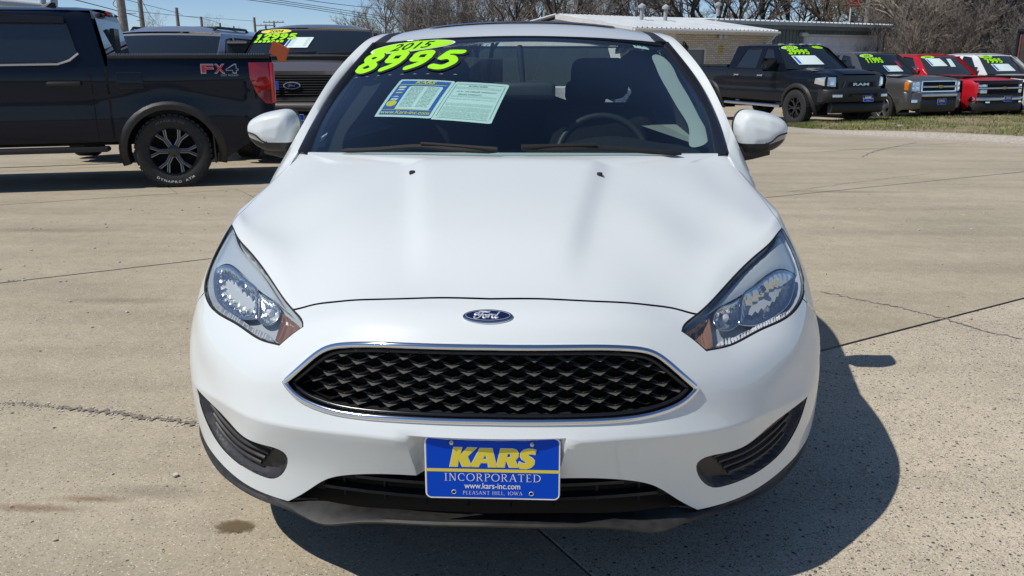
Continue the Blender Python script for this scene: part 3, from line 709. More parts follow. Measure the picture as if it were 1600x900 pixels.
def headlight(side):
    sd = (lambda P: P) if side < 0 else (lambda P: mir(P))
    L = sd(mir(lamp)) if side < 0 else lamp
    P = thing('headlight', None, None); P.parent = CAR
    g_in = grow(L, -.010)
    m = MB(); rail(m, grow(L, -.002), .0032, -.003, flat=.8); m.build('gasket', 'rubber', P, 60)
    patch('housing', 'lamp_housing', grow(L, -.004), lambda d, q: -.010-.024*sstep(0, .012, d), P, .012)
    patch('bezel', 'lamp_bezel', sd(in_bez), lambda d, q: -.013-.004*sstep(.0, .006, .006-d), P, .008)
    b = patch('reflector', 'lamp_reflector', sd(in_main), lambda d, q: -.012-.034*sstep(0, .045, d)+.009*((q[:, 0]*34+q[:, 1]*9) % 1-.5)*sstep(.006, .02, d), P, .004, smooth=22)
    c = patch('reflector', 'lamp_reflector', sd(in_high), lambda d, q: -.014-.022*sstep(0, .025, d)+.006*((q[:, 0]*48+q[:, 1]*9) % 1-.5)*sstep(.005, .015, d), P, .004, smooth=22)
    for poly, r in ((in_main, .0035), (in_high, .002)):
        m = MB(); rail(m, sd(poly), r, -.015); m.build('reflector_rim', 'dull_chrome', P, 60)
    patch('turn_signal', 'amber', sd(in_amber), lambda d, q: -.016-.012*sstep(0, .02, d)+.0015*np.sin(q[:, 0]*900), P, .004, smooth=10)
    patch('light_strip', 'lamp_white', sd(in_strip), lambda d, q: -.014+.004*np.sign(np.sin(q[:, 0]*520)), P, .0035, smooth=10)
    # bulb shield and bulb
    q = hpx(z6((300, 360)), -1)*([1, 1] if side < 0 else [-1, 1]); X = hoff(q[None], -.036)[0]; N = HULL.normal(q[None])[0]*HSGN
    Mx = Matrix.Translation(Vector(X)) @ Vector(N).to_track_quat('Z', 'Y').to_matrix().to_4x4()
    m = MB(); m.lathe([(.0, .022), (.010, .022), (.0125, .017), (.0125, 0), (.006, -.004)], 'z', 8)
    m.v = [tuple(Mx @ Vector(v)) for v in m.v]; m.build('bulb_shield', 'chrome', P, 30)
    q = hpx(z6((440, 500)), -1)*([1, 1] if side < 0 else [-1, 1]); X = hoff(q[None], -.030)[0]
    m = MB(); m.lathe([(.0, .012), (.007, .011), (.010, .004), (.010, -.01)], 'z', 10); Mx.translation = Vector(X)
    m.v = [tuple(Mx @ Vector(v)) for v in m.v]; m.build('bulb', 'lamp_white', P, 40)
    patch('lens', 'lamp_lens', grow(L, -.006), lambda d, q: .0015*sstep(0, .012, d), P, .015, smooth=60)
    return P
headlight(-1); headlight(1)

# --- grille ------------------------------------------------------------------
GR = thing('grille', None, None); GR.parent = CAR
patch('backing', 'void_black', grow(grille, -.002), lambda d, q: -.075*sstep(0, .006, d)-.004, GR, .02)
m = MB(); rail(m, grow(grille, -.0045), .0075, .001, flat=.75, seg=10); m.build('chrome_surround', 'chrome', GR, 60)
m = MB(); rail(m, grow(grille, .004), .0035, -.0035, flat=.6); m.build('shadow_gap', 'void_black', GR, 60)
m = MB(); rail(m, grow(grille, -.014), .006, -.014, flat=.8); m.build('inner_frame', 'gloss_black', GR, 60)
g_in = grow(grille, -.012); PX, PZ = .0735, .0318
def hxz(x, z, front=True):
    return HULL.inv(np.array([x, z]), lambda X: X[:, [0, 2]], (HULL.G[:, 1] < .35) & (HULL.g[:, 1] < VK[7]))
# lattice nodes, on a smooth sheet 20 mm behind the skin
vmid = VK[4]
nodes = {}
zc0 = at_y(769.5, 602.5, .05)[2]
for r in range(-6, 7):
    for k in range(-10, 10):
        x = (k+(0 if r % 2 else .5))*PX-.004; z = zc0+r*PZ/2-.018*(x/.5)**2
        if abs(x) > .53: continue
        nodes[(r, k)] = (x, z)
def sheet(x, z):  # y of the lattice sheet
    return .020+.008*((z-.6)/.08)+.42*abs(x)**2.05+.022
gpx = np.array([hull(p[None])[0][[0, 2]] for p in g_in])      # opening as seen from the front, x-z
lat = MB(); wall_t = .0013
def bar(a, b, tpr=.5):
    (x0, z0), (x1, z1) = a, b
    y0, y1 = sheet(x0, z0), sheet(x1, z1); d = .022
    V = [(x0, y0, z0+wall_t), (x1, y1, z1+wall_t), (x1, y1, z1-wall_t), (x0, y0, z0-wall_t),
         (x0, y0+d, z0+wall_t), (x1, y1+d, z1+wall_t), (x1, y1+d, z1-wall_t), (x0, y0+d, z0-wall_t)]
    lat.add(V, [(0, 1, 2, 3), (0, 4, 5, 1), (2, 6, 7, 3), (4, 7, 6, 5)])
gin = lambda p: inside(gpx, np.array([p]))[0]
for (r, k), p in nodes.items():
    for dk in ((0, 1) if r % 2 == 0 else (0, -1)):
        q = nodes.get((r+1, k+dk))
        if q is not None and gin(p) and gin(q): bar(p, q)
lat.build('lattice', 'lattice_black', GR, 0)
# scales: the sloping facet under every diamond
sc_w, sc_h = .0275, .0105
me_scale = None
for (r, k), (x, z) in nodes.items():
    if not (gin((x-.020, z)) and gin((x+.020, z)) and gin((x, z-.010))): continue
    y = sheet(x, z); sl = (sheet(x+.01, z)-sheet(x-.01, z))/.02
    if me_scale is None:
        V = [(-sc_w, .012, .0035), (sc_w, .012, .0035), (0, -.006, -.0035), (0, .008, .0022), (-sc_w*.8, .016, .001), (sc_w*.8, .016, .001), (0, .004, -.0075)]
        Fc = [(0, 2, 3), (3, 2, 1), (0, 6, 2), (2, 6, 1)]
        me_scale = bpy.data.meshes.new('grille_scale'); me_scale.from_pydata(V, [], Fc); me_scale.update(); me_scale.materials.append(MATS['grille_plastic'])
    o = bpy.data.objects.new('grille_scale', me_scale); COL.objects.link(o); o.parent = GR
    o.location = (x, y-.003, z); o.rotation_euler = (0, 0, math.atan(sl))
# --- badge -------------------------------------------------------------------
BD = thing('badge', None, None); BD.parent = CAR
qb = hpx((769.5, 495)); qb[0] = 0
B0 = hull(qb[None])[0]; nb = HULL.normal(qb[None])[0]*HSGN
bz = Vector(nb); bx_ = Vector((1, 0, 0)); by_ = bz.cross(bx_).normalized()
MBd = Matrix(((bx_.x, by_.x, bz.x, B0[0]), (bx_.y, by_.y, bz.y, B0[1]), (bx_.z, by_.z, bz.z, B0[2]), (0, 0, 0, 1)))
def loc(M, pts): return [tuple(M @ Vector(p)) for p in pts]
BR, BH = .0575, .0235
def oval_plate(mb, rx, ry, z0, z1, M, bev=.002, n=48):
    rings = [[(a*rx/rx, b, z0) for a, b in ellipse(0, 0, rx, ry, n)], [(a, b, z1-bev) for a, b in ellipse(0, 0, rx, ry, n)],
             [(a, b, z1) for a, b in ellipse(0, 0, rx-bev, ry-bev, n)]]
    mb.loft([loc(M, r) for r in rings], True, True); return mb
m = MB(); oval_plate(m, BR, BH, -.012, .0035, MBd); m.build('badge_rim', 'dull_chrome', BD, 40)
m = MB(); oval_plate(m, BR-.0045, BH-.0045, .002, .0045, MBd, .0008); m.build('badge_field', 'badge_blue', BD, 40)
m = MB()
el = ellipse(0, 0, BR-.0072, BH-.0068, 48); m.tube([MBd @ Vector((a, b, .0047)) for a, b in np.vstack([el, el[:1]])], .0006, 5)
# script lettering, drawn as pen strokes
def stroke(mb, pts, r, M, z=.0050, n=24):
    c = curve(np.array(pts, float), n) if len(pts) > 2 else np.array(pts, float)
    w = np.full(len(c), r); w[0] *= .6; w[-1] *= .5
    mb.tube([M @ Vector((x, y, z)) for x, y in c], list(w), 5, flat=.6)
s_ = .001
S_ = lambda pts: [(x*s_, y*s_) for x, y in pts]
script = [
  [(-17,6),(-21,8),(-27,7),(-30,2),(-25,1),(-21,5),(-20,10),(-13,12),(-6,11.5),(0,10.5),(5,12)],      # top loop and bar of the capital
  [(-10,11),(-13,4),(-17,-4),(-22,-10),(-28,-11),(-31,-7),(-28,-4)],
  [(-22,-1),(-17,1),(-12,1.5),(-8,2.5)],
  [(-5,2),(-9,0),(-11,-5),(-9,-9),(-5,-8),(-2,-3),(-3,1),(-6,2),(-2,.5),(2,1)],
  [(2,2),(3.5,3),(3,-2),(1,-9)], [(3,-1),(6,2.5),(9,3),(8.5,1)],
  [(18,1),(14,2.5),(10.5,-1),(9.5,-6),(12,-9),(16,-6),(19,0)], [(26,11),(23,6),(19,-3),(17.5,-8),(20,-9),(24,-6)],
]
for p in script: stroke(m, S_(p), .0022, MBd)
m.build('badge_lettering', 'badge_silver', BD, 60)

# --- fog pockets ------------------------------------------------------------
for sgn in (1, -1):
    FP = thing('bumper_vent', None, None); FP.parent = CAR
    poly = fog if sgn > 0 else mir(fog)
    patch('vent_panel', 'black_plastic', poly, lambda d, q: -.002-.018*sstep(.004, .018, d), FP, .008, smooth=40)
    a, b = [], []
    # slats run from the tip to the inner end, between the two long edges
    up = curve(np.array([hpx(p) for p in fogR[0:4]]), 20); lo = curve(np.array([hpx(p) for p in [fogR[0]]+fogR[:5:-1]]), 20)
    upl = curve(np.array([hpx(p, -1) for p in fogL[0:4]]), 20); lol = curve(np.array([hpx(p, -1) for p in [fogL[0]]+fogL[:5:-1]]), 20)
    up = (up+upl*[-1, 1])/2; lo = (lo+lol*[-1, 1])/2
    for f in (.12, .31, .50, .69):
        c = up*(1-f)+lo*f; c = c[int(2+10*f*.7):18]
        if sgn < 0: c = c*[-1, 1]
        mm = MB(); rail(mm, c, .0052, -.013, closed=False, flat=.9, seg=6); mm.build('slat', 'gloss_black' if False else 'black_plastic', FP, 50)
# --- lower intake ------------------------------------------------------------
IN = thing('lower_intake', None, None); IN.parent = CAR
yb = .115
m = MB(); m.add([(-.52, yb+.06, .22), (.52, yb+.06, .22), (.50, yb+.06, .40), (-.50, yb+.06, .40)], [(0, 1, 2, 3)]); m.build('radiator', 'void_black', IN, 0)
top = hull(intake_half); V = []; Fc = []
full = np.vstack([hull(mir(intake_half))[:-1], top]); n = len(full)
V = list(full)+[p+[0, .09, -.004] for p in full]
obj('intake_roof', V, [(i, i+1, n+i+1, n+i) for i in range(n-1)], 'gloss_black', IN, 50)
for z, y in ((.352, .085), (.318, .080), (.286, .072)):
    xs = np.linspace(-.46, .46, 24); mm = MB()
    mm.loft([[(x, y+.30*x*x, z+.004), (x, y+.30*x*x, z-.004), (x, y+.03+.30*x*x, z-.003), (x, y+.03+.30*x*x, z+.004)] for x in xs]); mm.build('bar', 'black_plastic', IN, 40)
for x in np.linspace(-.36, .36, 8):
    mm = MB(); y = .095+.3*x*x; mm.box(x-.0025, x+.0025, y, y+.03, .255, .372); mm.build('upright', 'black_plastic', IN, 0)
# --- front lip (air dam) -------------------------------------------------------
hk = hull(bot_edge[:8*5]); LT = []; LB = []
lipR = [(769,823.5),(880,823.5),(988,824),(1030,828),(1060,819),(1094,806.5),(1151,793),(1204,763),(1240,735),(1257,716)]
lipL = [(769,823.5),(660,823),(552,824),(512,825),(480,813),(452,800),(399,782),(346,755),(322,729),(312,704)]
Yl = [.000,.014,.045,.060,.085,.122,.19,.285,.385,.45]
bt = []
for a, b, Y in zip(lipR, lipL, Yl):
    p, q = at_y(*a, Y), at_y(*b, Y); bt.append(((p[0]-q[0])/2, Y, (p[2]+q[2])/2))
bt[0] = (0, bt[0][1], bt[0][2])
bt = bt+[(.875, .52, .245), (.89, .60, .245)]
LB = curve(bt, 60)
# inner upper rail: along the shelf behind in the middle, under the white edge outside
sx = hull(intake_half)[-1]
tp = [(0, .075, .247), (.2, .085, .247), (.36, .105, .246), (.45, .125, .246), tuple(sx+[0, .012, -.004])]
hb = hull(curve(bot_edge[:8*6], 24)[2:])
tp += [tuple(p+[0, .008, .004]) for p in hb[::3]]
LTt = curve(tp, 60)
def at_x(C, x): return np.array([np.interp(x, C[:, 0], C[:, k]) for k in range(3)])
xs = np.r_[np.linspace(0, .84, 44), .85, .86, .87, .878]
rings = []
for x in xs:
    b, t = at_x(LB, x), at_x(LTt, x); w = sstep(.40, .56, x); k_ = .30*sstep(.50, .70, x)+.55*sstep(.74, .875, x); b = b*(1-k_)+(t+[0, -.01, -.012])*k_
    fr = b+[0, -.012*(1-w)-.002, .012*(1-w)+.010*w]
    rings.append([t, (t+fr)/2+[0, 0, .002], fr+[0, .006, .004], fr, (fr+b)/2+[0, -.004, 0], b, b+[0, .02, -.004], t+[0, .03, -.03]])
full = [[p*[-1, 1, 1] for p in r] for r in rings[:0:-1]]+rings
m = MB(); m.loft(full, True, True); m.build('front_lip', 'dusty_plastic', CAR, 45)

# --- number plate ----------------------------------------------------------------
def plate(parent, M, w=.305, h=.152, detail=True):
    PL = thing('number_plate', None, None); PL.parent = parent
    def rr(w, h, r, n=5):
        o = []
        for cx, cy, a0 in ((w/2-r, h/2-r, 0), (-w/2+r, h/2-r, 90), (-w/2+r, -h/2+r, 180), (w/2-r, -h/2+r, 270)):
            o += [(cx+r*math.cos(math.radians(a0+90*k/n)), cy+r*math.sin(math.radians(a0+90*k/n))) for k in range(n+1)]
        return o
    T3 = lambda P, z: loc(M, [(a, b, z) for a, b in P])
    o1, o2, o3 = rr(w, h, .014), rr(w-.003, h-.003, .0125), rr(w-.0075, h-.0075, .010)
    m = MB(); m.loft([T3(o1, -.001), T3(o1, .0012), T3(o2, .0022), T3(o3, .0016)], True, True); m.build('plate_border', 'plate_white', PL, 30)
    m = MB(); m.loft([T3(o3, .0005), T3(o3, .0021)], True, True); m.build('plate_field', 'blue_plate', PL, 30)
    X0, X1, YT, YB = -w/2, w/2, h/2, -h/2
    fx = lambda u: X0+(u-135)/(1445-135)*w
    fy = lambda v: YT-(v-130)/(735-130)*h
    def letters(name, mat, body, u0, u1, v0, v1, z, serif=False, **k):
        V, Fc = fit_text(body, fx(u0), fx(u1), fy(v1), fy(v0), **k)
        return obj(name, T3(V, z), Fc, mat, PL, 0)
    m = MB(); m.add(T3([(fx(146), fy(470)), (fx(1432), fy(470)), (fx(1432), fy(440)), (fx(146), fy(440))], .0025), [(0, 1, 2, 3)]); m.build('plate_stripe', 'plate_yellow', PL, 0)
    # big italic word: own block letters with white outline
    kars = block_word()
    for mat, g, z in (('plate_white', .00135, .0027), ('plate_yellow', 0, .0031)):
        mm = MB()
        for outl, hol in kars:
            A = np.array([(fx(a), fy(b)) for a, b in outl]); A = grow(A, g) if g else A
            H = [grow(np.array([(fx(a), fy(b)) for a, b in h_]), -g) if g else np.array([(fx(a), fy(b)) for a, b in h_]) for h_ in hol]
            V, T = tri2d([A]+H, [], .1); T = [t for t in T if inside(A, V[list(t)].mean(0)[None])[0] and not any(inside(h_, V[list(t)].mean(0)[None])[0] for h_ in H)]
            mm.add(T3(V, z), T)
        mm.build('plate_word', mat, PL, 0)
    letters('plate_line', 'plate_white', 'www.kars-inc.com', 515, 1060, 575, 632, .0028, bold=.012)
    if detail:
        mm = MB(); serif_line(mm, 'INCORPORATED', fx(322), fx(1258), fy(558), fy(484), T3, .0028); mm.build('plate_line', 'plate_white', PL, 0)
        mm = MB(); serif_line(mm, 'PLEASANT HILL, IOWA', fx(500), fx(1080), fy(690), fy(655), T3, .0028); mm.build('plate_line', 'plate_white', PL, 0)
        for u, v, mat in ((398, 188, 'screw_steel'), (1172, 192, 'screw_steel')):
            mm = MB(); mm.lathe([(0, .0095), (.003, .0092), (.0052, .0070), (.0058, .0035), (.0058, .002)], 'z', 14, (fx(u), fy(v), 0)); mm.v = loc(M, mm.v); mm.build('screw', mat, PL, 40)
        for u, v in ((413, 668), (1167, 674)):
            mm = MB(); mm.add(T3(ellipse(fx(u), fy(v), .0045, .0045, 16), .0027), [tuple(range(16))]); mm.build('bolt_hole', 'void_black', PL, 0)
            mm = MB(); el = ellipse(fx(u), fy(v), .0047, .0047, 16); mm.tube(T3(np.vstack([el, el[:1]]), .0025), .0007, 4); mm.build('bolt_hole_rim', 'plate_white', PL, 0)
    return PL
def block_word():
    """the four slanted capitals of the dealer's sign, as outlines in the plate drawing"""
    K = ([(420,235),(497,235),(480,310),(553,235),(637,235),(548,322),(590,418),(500,418),(465,345),(452,418),(378,418)], [])
    A = ([(672,240),(788,240),(830,418),(752,418),(748,378),(676,378),(655,418),(575,418)], [[(725,300),(690,345),(742,345)]])
    Rr = ([(872,240),(985,240),(1022,250),(1042,280),(1036,320),(1010,350),(1040,418),(955,418),(930,360),(915,360),(905,418),(828,418)], [[(938,285),(925,325),(955,325),(968,315),(970,295),(958,285)]])
    Sx = ([(1200,290),(1165,285),(1140,290),(1135,300),(1145,310),(1175,325),(1195,350),(1192,385),(1165,415),(1120,430),(1070,428),(1035,415),(1050,362),(1085,378),(1110,378),(1118,368),(1105,355),(1075,338),(1060,312),(1065,275),(1095,248),(1140,238),(1180,240),(1208,248)], [])
    return [K, A, Rr, Sx]
# a light serif capital alphabet drawn with pen strokes (unit box, width per letter)
SERIF = {
 'I': (.34, [((.17,0),(.17,1),.11)], [(.02,.32,0),(.02,.32,1)]), 'N': (.86, [((.15,0),(.15,1),.06),((.15,1),(.70,0),.12),((.70,0),(.70,1),.06)], [(.03,.27,0),(.02,.2,1),(.58,.82,1)]),
 'C': (.78, 'C', []), 'O': (.88, 'O', []), 'R': (.76, [((.17,0),(.17,1),.11),'P',((.36,.48),(.68,0),.11)], [(.04,.30,0),(.04,.2,1),(.62,.76,0)]),
 'P': (.64, [((.17,0),(.17,1),.11),'P'], [(.04,.32,0),(.04,.2,1)]), 'A': (.80, [((.08,0),(.40,1),.06),((.40,1),(.70,0),.12),((.2,.36),(.58,.36),.05)], [(.0,.2,0),(.58,.82,0)]),
 'T': (.72, [((.36,0),(.36,1),.11),((.03,.97),(.69,.97),.055),((.05,.84),(.05,.98),.04),((.67,.84),(.67,.98),.04)], [(.22,.5,0)]),
 'E': (.62, [((.15,0),(.15,1),.11),((.15,.97),(.54,.97),.055),((.15,.52),(.46,.52),.05),((.15,.03),(.57,.03),.055),((.56,.03),(.58,.16),.04),((.53,.97),(.53,.85),.04)], [(.03,.2,0),(.03,.2,1)]),
 'D': (.84, 'D', []), 'L': (.58, [((.15,0),(.15,1),.11),((.15,.03),(.52,.03),.055),((.52,.03),(.54,.2),.04)], [(.03,.2,0),(.03,.28,1)]),
 'S': (.56, 'S', []), 'H': (.86, [((.17,0),(.17,1),.11),((.69,0),(.69,1),.11),((.17,.52),(.69,.52),.05)], [(.04,.3,0),(.04,.3,1),(.56,.82,0),(.56,.82,1)]),
 'W': (1.1, [((.08,1),(.32,0),.11),((.32,0),(.55,.95),.06),((.55,.95),(.78,0),.11),((.78,0),(1.02,1),.06)], [(.0,.2,1),(.92,1.1,1)]),
 ',': (.28, [((.14,.06),(.08,-.14),.07)], []), ' ': (.34, [], []),
}
def serif_line(mb, s, x0, x1, y0, y1, T3, z):
    tot = sum(SERIF[c][0]+.12 for c in s)-.12; k = (x1-x0)/tot; hh = y1-y0; x = x0
    def seg(a, b, w, ox):
        a, b = np.array(a), np.array(b); d = b-a; L = np.linalg.norm(d*[k, hh]); n = np.array([-d[1]*hh, d[0]*k])/L*w*hh/2*.95
        A, B = np.array([ox+a[0]*k, y0+a[1]*hh]), np.array([ox+b[0]*k, y0+b[1]*hh])
        mb.add(T3([A+n, B+n, B-n, A-n], z), [(0, 1, 2, 3)])
    def arc(cx, cy, rx, ry, a0, a1, ox, n=14, thin=.05, thick=.12):
        pts = [(cx+rx*math.cos(math.radians(a0+(a1-a0)*i/n)), cy+ry*math.sin(math.radians(a0+(a1-a0)*i/n))) for i in range(n+1)]
        for i in range(n):
            a = math.radians(a0+(a1-a0)*(i+.5)/n); seg(pts[i], pts[i+1], thin+(thick-thin)*abs(math.cos(a)), ox)
    for c in s:
        w, st, se = SERIF[c]
        if st == 'C': arc(.42, .5, .36, .48, 48, 312, x); seg((.67,.84),(.69,.66),.05,x)
        elif st == 'O': arc(.44, .5, .39, .48, 0, 360, x, 20)
        elif st == 'D': seg((.17,0),(.17,1),.11,x); arc(.3, .5, .48, .475, -90, 90, x); seg((.05,.97),(.3,.97),.05,x); seg((.05,.03),(.3,.03),.05,x)
        elif st == 'S':
            arc(.28, .74, .2, .24, 40, 255, x, 12); arc(.28, .26, .22, .25, 75, -140, x, 12)
        else:
            for t in st:
                if t == 'P': arc(.3, .74, .28, .235, -90, 90, x, 10); seg((.17,.975),(.3,.975),.05,x); seg((.17,.505),(.3,.505),.05,x)
                else: seg(*t, x)
        for a, b, y in se: seg((a, .02+y*.96), (b, .02+y*.96), .045, x)
        x += (w+.12)*k
PLc = (at_y(769.5, 682, .006)+at_y(769.5, 779, -.002))/2
Mp = Matrix.Translation(Vector((PLc[0], .001, PLc[2]))) @ Matrix.Rotation(math.radians(-2), 4, 'X') @ Matrix.Rotation(math.radians(90), 4, 'X')
plate(CAR, Mp)
# --- wheels ---------------------------------------------------------------------
def wheel(parent, x, y, z, R=.318, rim=.215, w=.215, sgn=1, spokes=10, rim_mat='wheel_silver', hub='wheel_silver', dish=.02, split=False, edge_mat=None):
    WH = thing('wheel', None, None); WH.parent = parent; WH.location = (x, y, z)
    s = sgn; o = lambda a: a*s
    m = MB(); hw = w/2
    prof = [(rim*1.0, o(-hw*.8)), (R*.90, o(-hw)), (R*.975, o(-hw*.86)), (R, o(-hw*.6)), (R, o(hw*.6)), (R*.975, o(hw*.86)), (R*.93, o(hw*.98)), (R*.84, o(hw*1.02)), (rim*1.06, o(hw*.88)), (rim*1.0, o(hw*.80))]
    m.lathe(prof, 'x', 40)
    for k in range(40):                                                    # tread blocks
        a = 2*math.pi*k/40; Mx = Matrix.Rotation(a, 4, 'X')
        for xx in (-.72, -.25, .25, .72): m.box(o(xx*hw)-hw*.17, o(xx*hw)+hw*.17, -R*.055, R*.055, R*.975, R*1.012, mat=Mx)
    m.build('tyre', 'tyre_rubber', WH, 30)
    m = MB(); m.lathe([(rim, o(hw*.80)), (rim*.97, o(hw*.84)), (rim*.94, o(hw*.72)), (rim*.90, o(hw*.1)), (rim*.88, o(-hw*.7))], 'x', 40); m.build('rim', rim_mat, WH, 40)
    m = MB(); m.lathe([(rim*.9, o(-hw*.1)), (.02, o(-hw*.1))], 'x', 24); m.build('brake_disc', 'void_black', WH, 40)
    m = MB(); face = hw*.74-dish
    for k in range(spokes):
        a = 2*math.pi*k/spokes
        for da in ((-1, 1) if split else (0,)):
            Mx = Matrix.Rotation(a, 4, 'X'); wd = rim*(.062 if split else .5*2.6/spokes)
            y0 = rim*.055*da; y1 = rim*.30*da; ym = rim*.26*da if split else 0
            sec = [(rim*.16, y0, face, wd*1.2), (rim*.55, ym, face+.010, wd*.9), (rim*.95, y1, hw*.74, wd*1.1)]
            rings = [[(o(x-.035), y-w, z), (o(x-.002), y-w, z), (o(x+.004), y-w*.4, z), (o(x+.004), y+w*.4, z), (o(x-.002), y+w, z), (o(x-.035), y+w, z)] for z, y, x, w in sec]
            V = [tuple(Mx @ Vector(p)) for r_ in rings for p in r_]
            for i in range(2):
                q = [(i*6+j, i*6+j+1, i*6+j+7, i*6+j+6) for j in range(5)]
                kk = len(m.v); m.v += V if i == 0 else []
                base_ = kk if i == 0 else kk-len(V)
                m.f += [tuple(base_+t for t in f) for f in q]; m.m += [0, 1 if edge_mat else 0, 0, 1 if edge_mat else 0, 0]
    m.build('spokes', [rim_mat, edge_mat] if edge_mat else rim_mat, WH, 25)
    m = MB(); m.lathe([(rim*.27, o(face-.04)), (rim*.27, o(face)), (rim*.2, o(face+.01)), (rim*.12, o(face+.012)), (rim*.11, o(face+.02)), (0.001, o(face+.022))], 'x', 24)
    for k in range(6):
        a = 2*math.pi*(k+.5)/6; m.lathe([(.009, o(face)), (.009, o(face+.018)), (.001, o(face+.02))], 'x', 6, (0, rim*.24*math.cos(a), rim*.24*math.sin(a)))
    m.build('hub', hub, WH, 30)
    return WH
for sx_ in (-1, 1):
    for yy in (.905, 3.545):
        wheel(CAR, sx_*.745, yy, .318, sgn=sx_); m = MB()
        pts = [(yy-.37*math.cos(a), .325+.37*math.sin(a)) for a in np.radians(np.linspace(-20, 200, 24))]
        m.loft([[(sx_*.885, p[0], p[1]), (sx_*.6, p[0], p[1])] for p in pts], False, False); m.build('wheel_arch_liner', 'void_black', CAR, 60)
m = MB(); m.box(-.80, .80, .5, 4.1, .17, .25); m.build('underbody', 'void_black', CAR, 0)
m = MB(); m.box(-.45, .45, .20, 1.0, .16, .60); m.build('sun_blocker', 'void_black', CAR, 0)  # black box added behind the nose to stop sun leaking under the car
# --- greenhouse of the hatchback ----------------------------------------------------
def sy(R, L, Y):
    p, q = at_y(*R, Y), at_y(*L, Y); return np.array([(p[0]-q[0])/2, Y, (p[2]+q[2])/2])
GE = curve([sy((1119,247),(480,244),1.24), sy((1102,181),(500,186),1.56), sy((1073,132),(528,138),1.81), sy((1036,72),(586,72),2.07)], 40)     # glass edge
TE = curve([sy((1135,238.5),(462.5,238),1.26), sy((1116,184),(488,185),1.58), sy((1087.5,129),(523,130),1.84), sy((1039,67),(578,66),2.10)], 40)  # trim / white pillar
OE = curve([sy((1156.5,250),(444,247),1.36), sy((1139,215),(462,212),1.48), sy((1116,167),(487,165),1.68), sy((1087.5,115),(519,112),1.90), sy((1039,52),(573,66),2.20)], 40)
CE = curve([(0, 1.085, .962), (0, 1.36, 1.125), (0, 1.66, 1.268), (0, 1.97, 1.378)], 40)
tt = np.linspace(0, 1, 40)
def lerpc(C, t): return np.stack([np.interp(t, tt, C[:, k]) for k in range(3)], -1)
def screen(q):
    q = np.atleast_2d(q); s, t = q[:, 0], q[:, 1]; c, e = lerpc(CE, t), lerpc(GE, t); w = np.abs(s)**2.0
    return np.stack([e[:, 0]*s, c[:, 1]+(e[:, 1]-c[:, 1])*w, c[:, 2]+(e[:, 2]-c[:, 2])*w], -1)
SCR = Surf(screen, -1, 1, 0, 1, 80, 60)
SS = -1.0 if SCR.normal(np.array([[0, .5]]))[0][2] < 0 else 1.0
def spx(p): return SCR.px(p)
def soff(q, off): return SCR.at(q, SS*off)
WSC = thing('windscreen', None, None); WSC.parent = CAR
def gridmesh(name, fn, A, B, mat, parent, smooth=60):
    a, b = np.meshgrid(A, B, indexing='ij'); q = np.stack([a.ravel(), b.ravel()], -1); X = fn(q); n, m_ = len(A), len(B)
    i = np.arange(n*m_).reshape(n, m_); return obj(name, X, np.stack([i[:-1, :-1], i[1:, :-1], i[1:, 1:], i[:-1, 1:]], -1).reshape(-1, 4), mat, parent, smooth)
gridmesh('glass_pane', screen, np.linspace(-1, 1, 33), np.linspace(0, 1, 25), 'windscreen_glass', WSC)
# dark printed border just behind the glass
bp = np.array([(-1, 0), (1, 0), (1, 1), (-1, 1)]); 
bo = resample(bp, .04); bi = resample(np.array([(-.965, .035), (.965, .035), (.965, .965), (-.965, .965)]), .04)
V, T = tri2d([bo, bi], [], .04); T = [t for t in T if not inside(bi, V[list(t)].mean(0)[None])[0]]
obj('glass_border', soff(V, -.004), T, 'gloss_black', WSC, 60)
# pillars, roof side rails
def rail_ext(C, pts): return np.vstack([C, np.array(pts)])
ROOF_Y = [1.97, 2.12, 2.3, 2.55, 2.85, 3.2, 3.55, 3.85]
zc = [1.380, 1.411, 1.437, 1.4575, 1.4640, 1.453, 1.425, 1.385]
rail_z = lambda y: float(np.interp(y, [2.0, 2.2, 2.5, 2.9, 3.3, 3.85], [1.345, 1.374, 1.400, 1.408, 1.395, 1.335]))
dR = [(.588, 2.07), (.578, 2.2), (.572, 2.5), (.570, 2.9), (.565, 3.3), (.55, 3.85)]           # roof panel edge
ditch_in = curve([(x, y, rail_z(y)+.010) for x, y in dR], 30)
tR = [TE[-1]]+[(x+.042, y, rail_z(y)+.008) for x, y in dR[1:]]
oR = [OE[-1]]+[(.665, 2.5, 1.352), (.672, 2.9, 1.36), (.665, 3.3, 1.345), (.635, 3.85, 1.285)]
TRAIL = np.vstack([TE[:-1], curve(tR, 30)]); ORAIL = np.vstack([OE[:-1], curve(oR, 30)])
def resn(C, n): return resample(C, 1, False) if False else curve(C[::3] if len(C) > 45 else C, n)
nT = 74
TRAIL = np.vstack([[[.768, 1.09, .890]], [[.765, 1.17, .934]], TRAIL]); ORAIL = np.vstack([[[OE[0][0]+.012, 1.14, OE[0][2]-.105]], [[OE[0][0]+.008, 1.25, OE[0][2]-.052]], ORAIL])
def byy(C, ys): return np.stack([np.interp(ys, C[:, 1], C[:, k]) for k in range(3)], -1)
TRn, ORn = curve(np.vstack([TRAIL[:2], TRAIL[2::4], TRAIL[-1:]]), nT), curve(np.vstack([ORAIL[:2], ORAIL[2::4], ORAIL[-1:]]), nT)
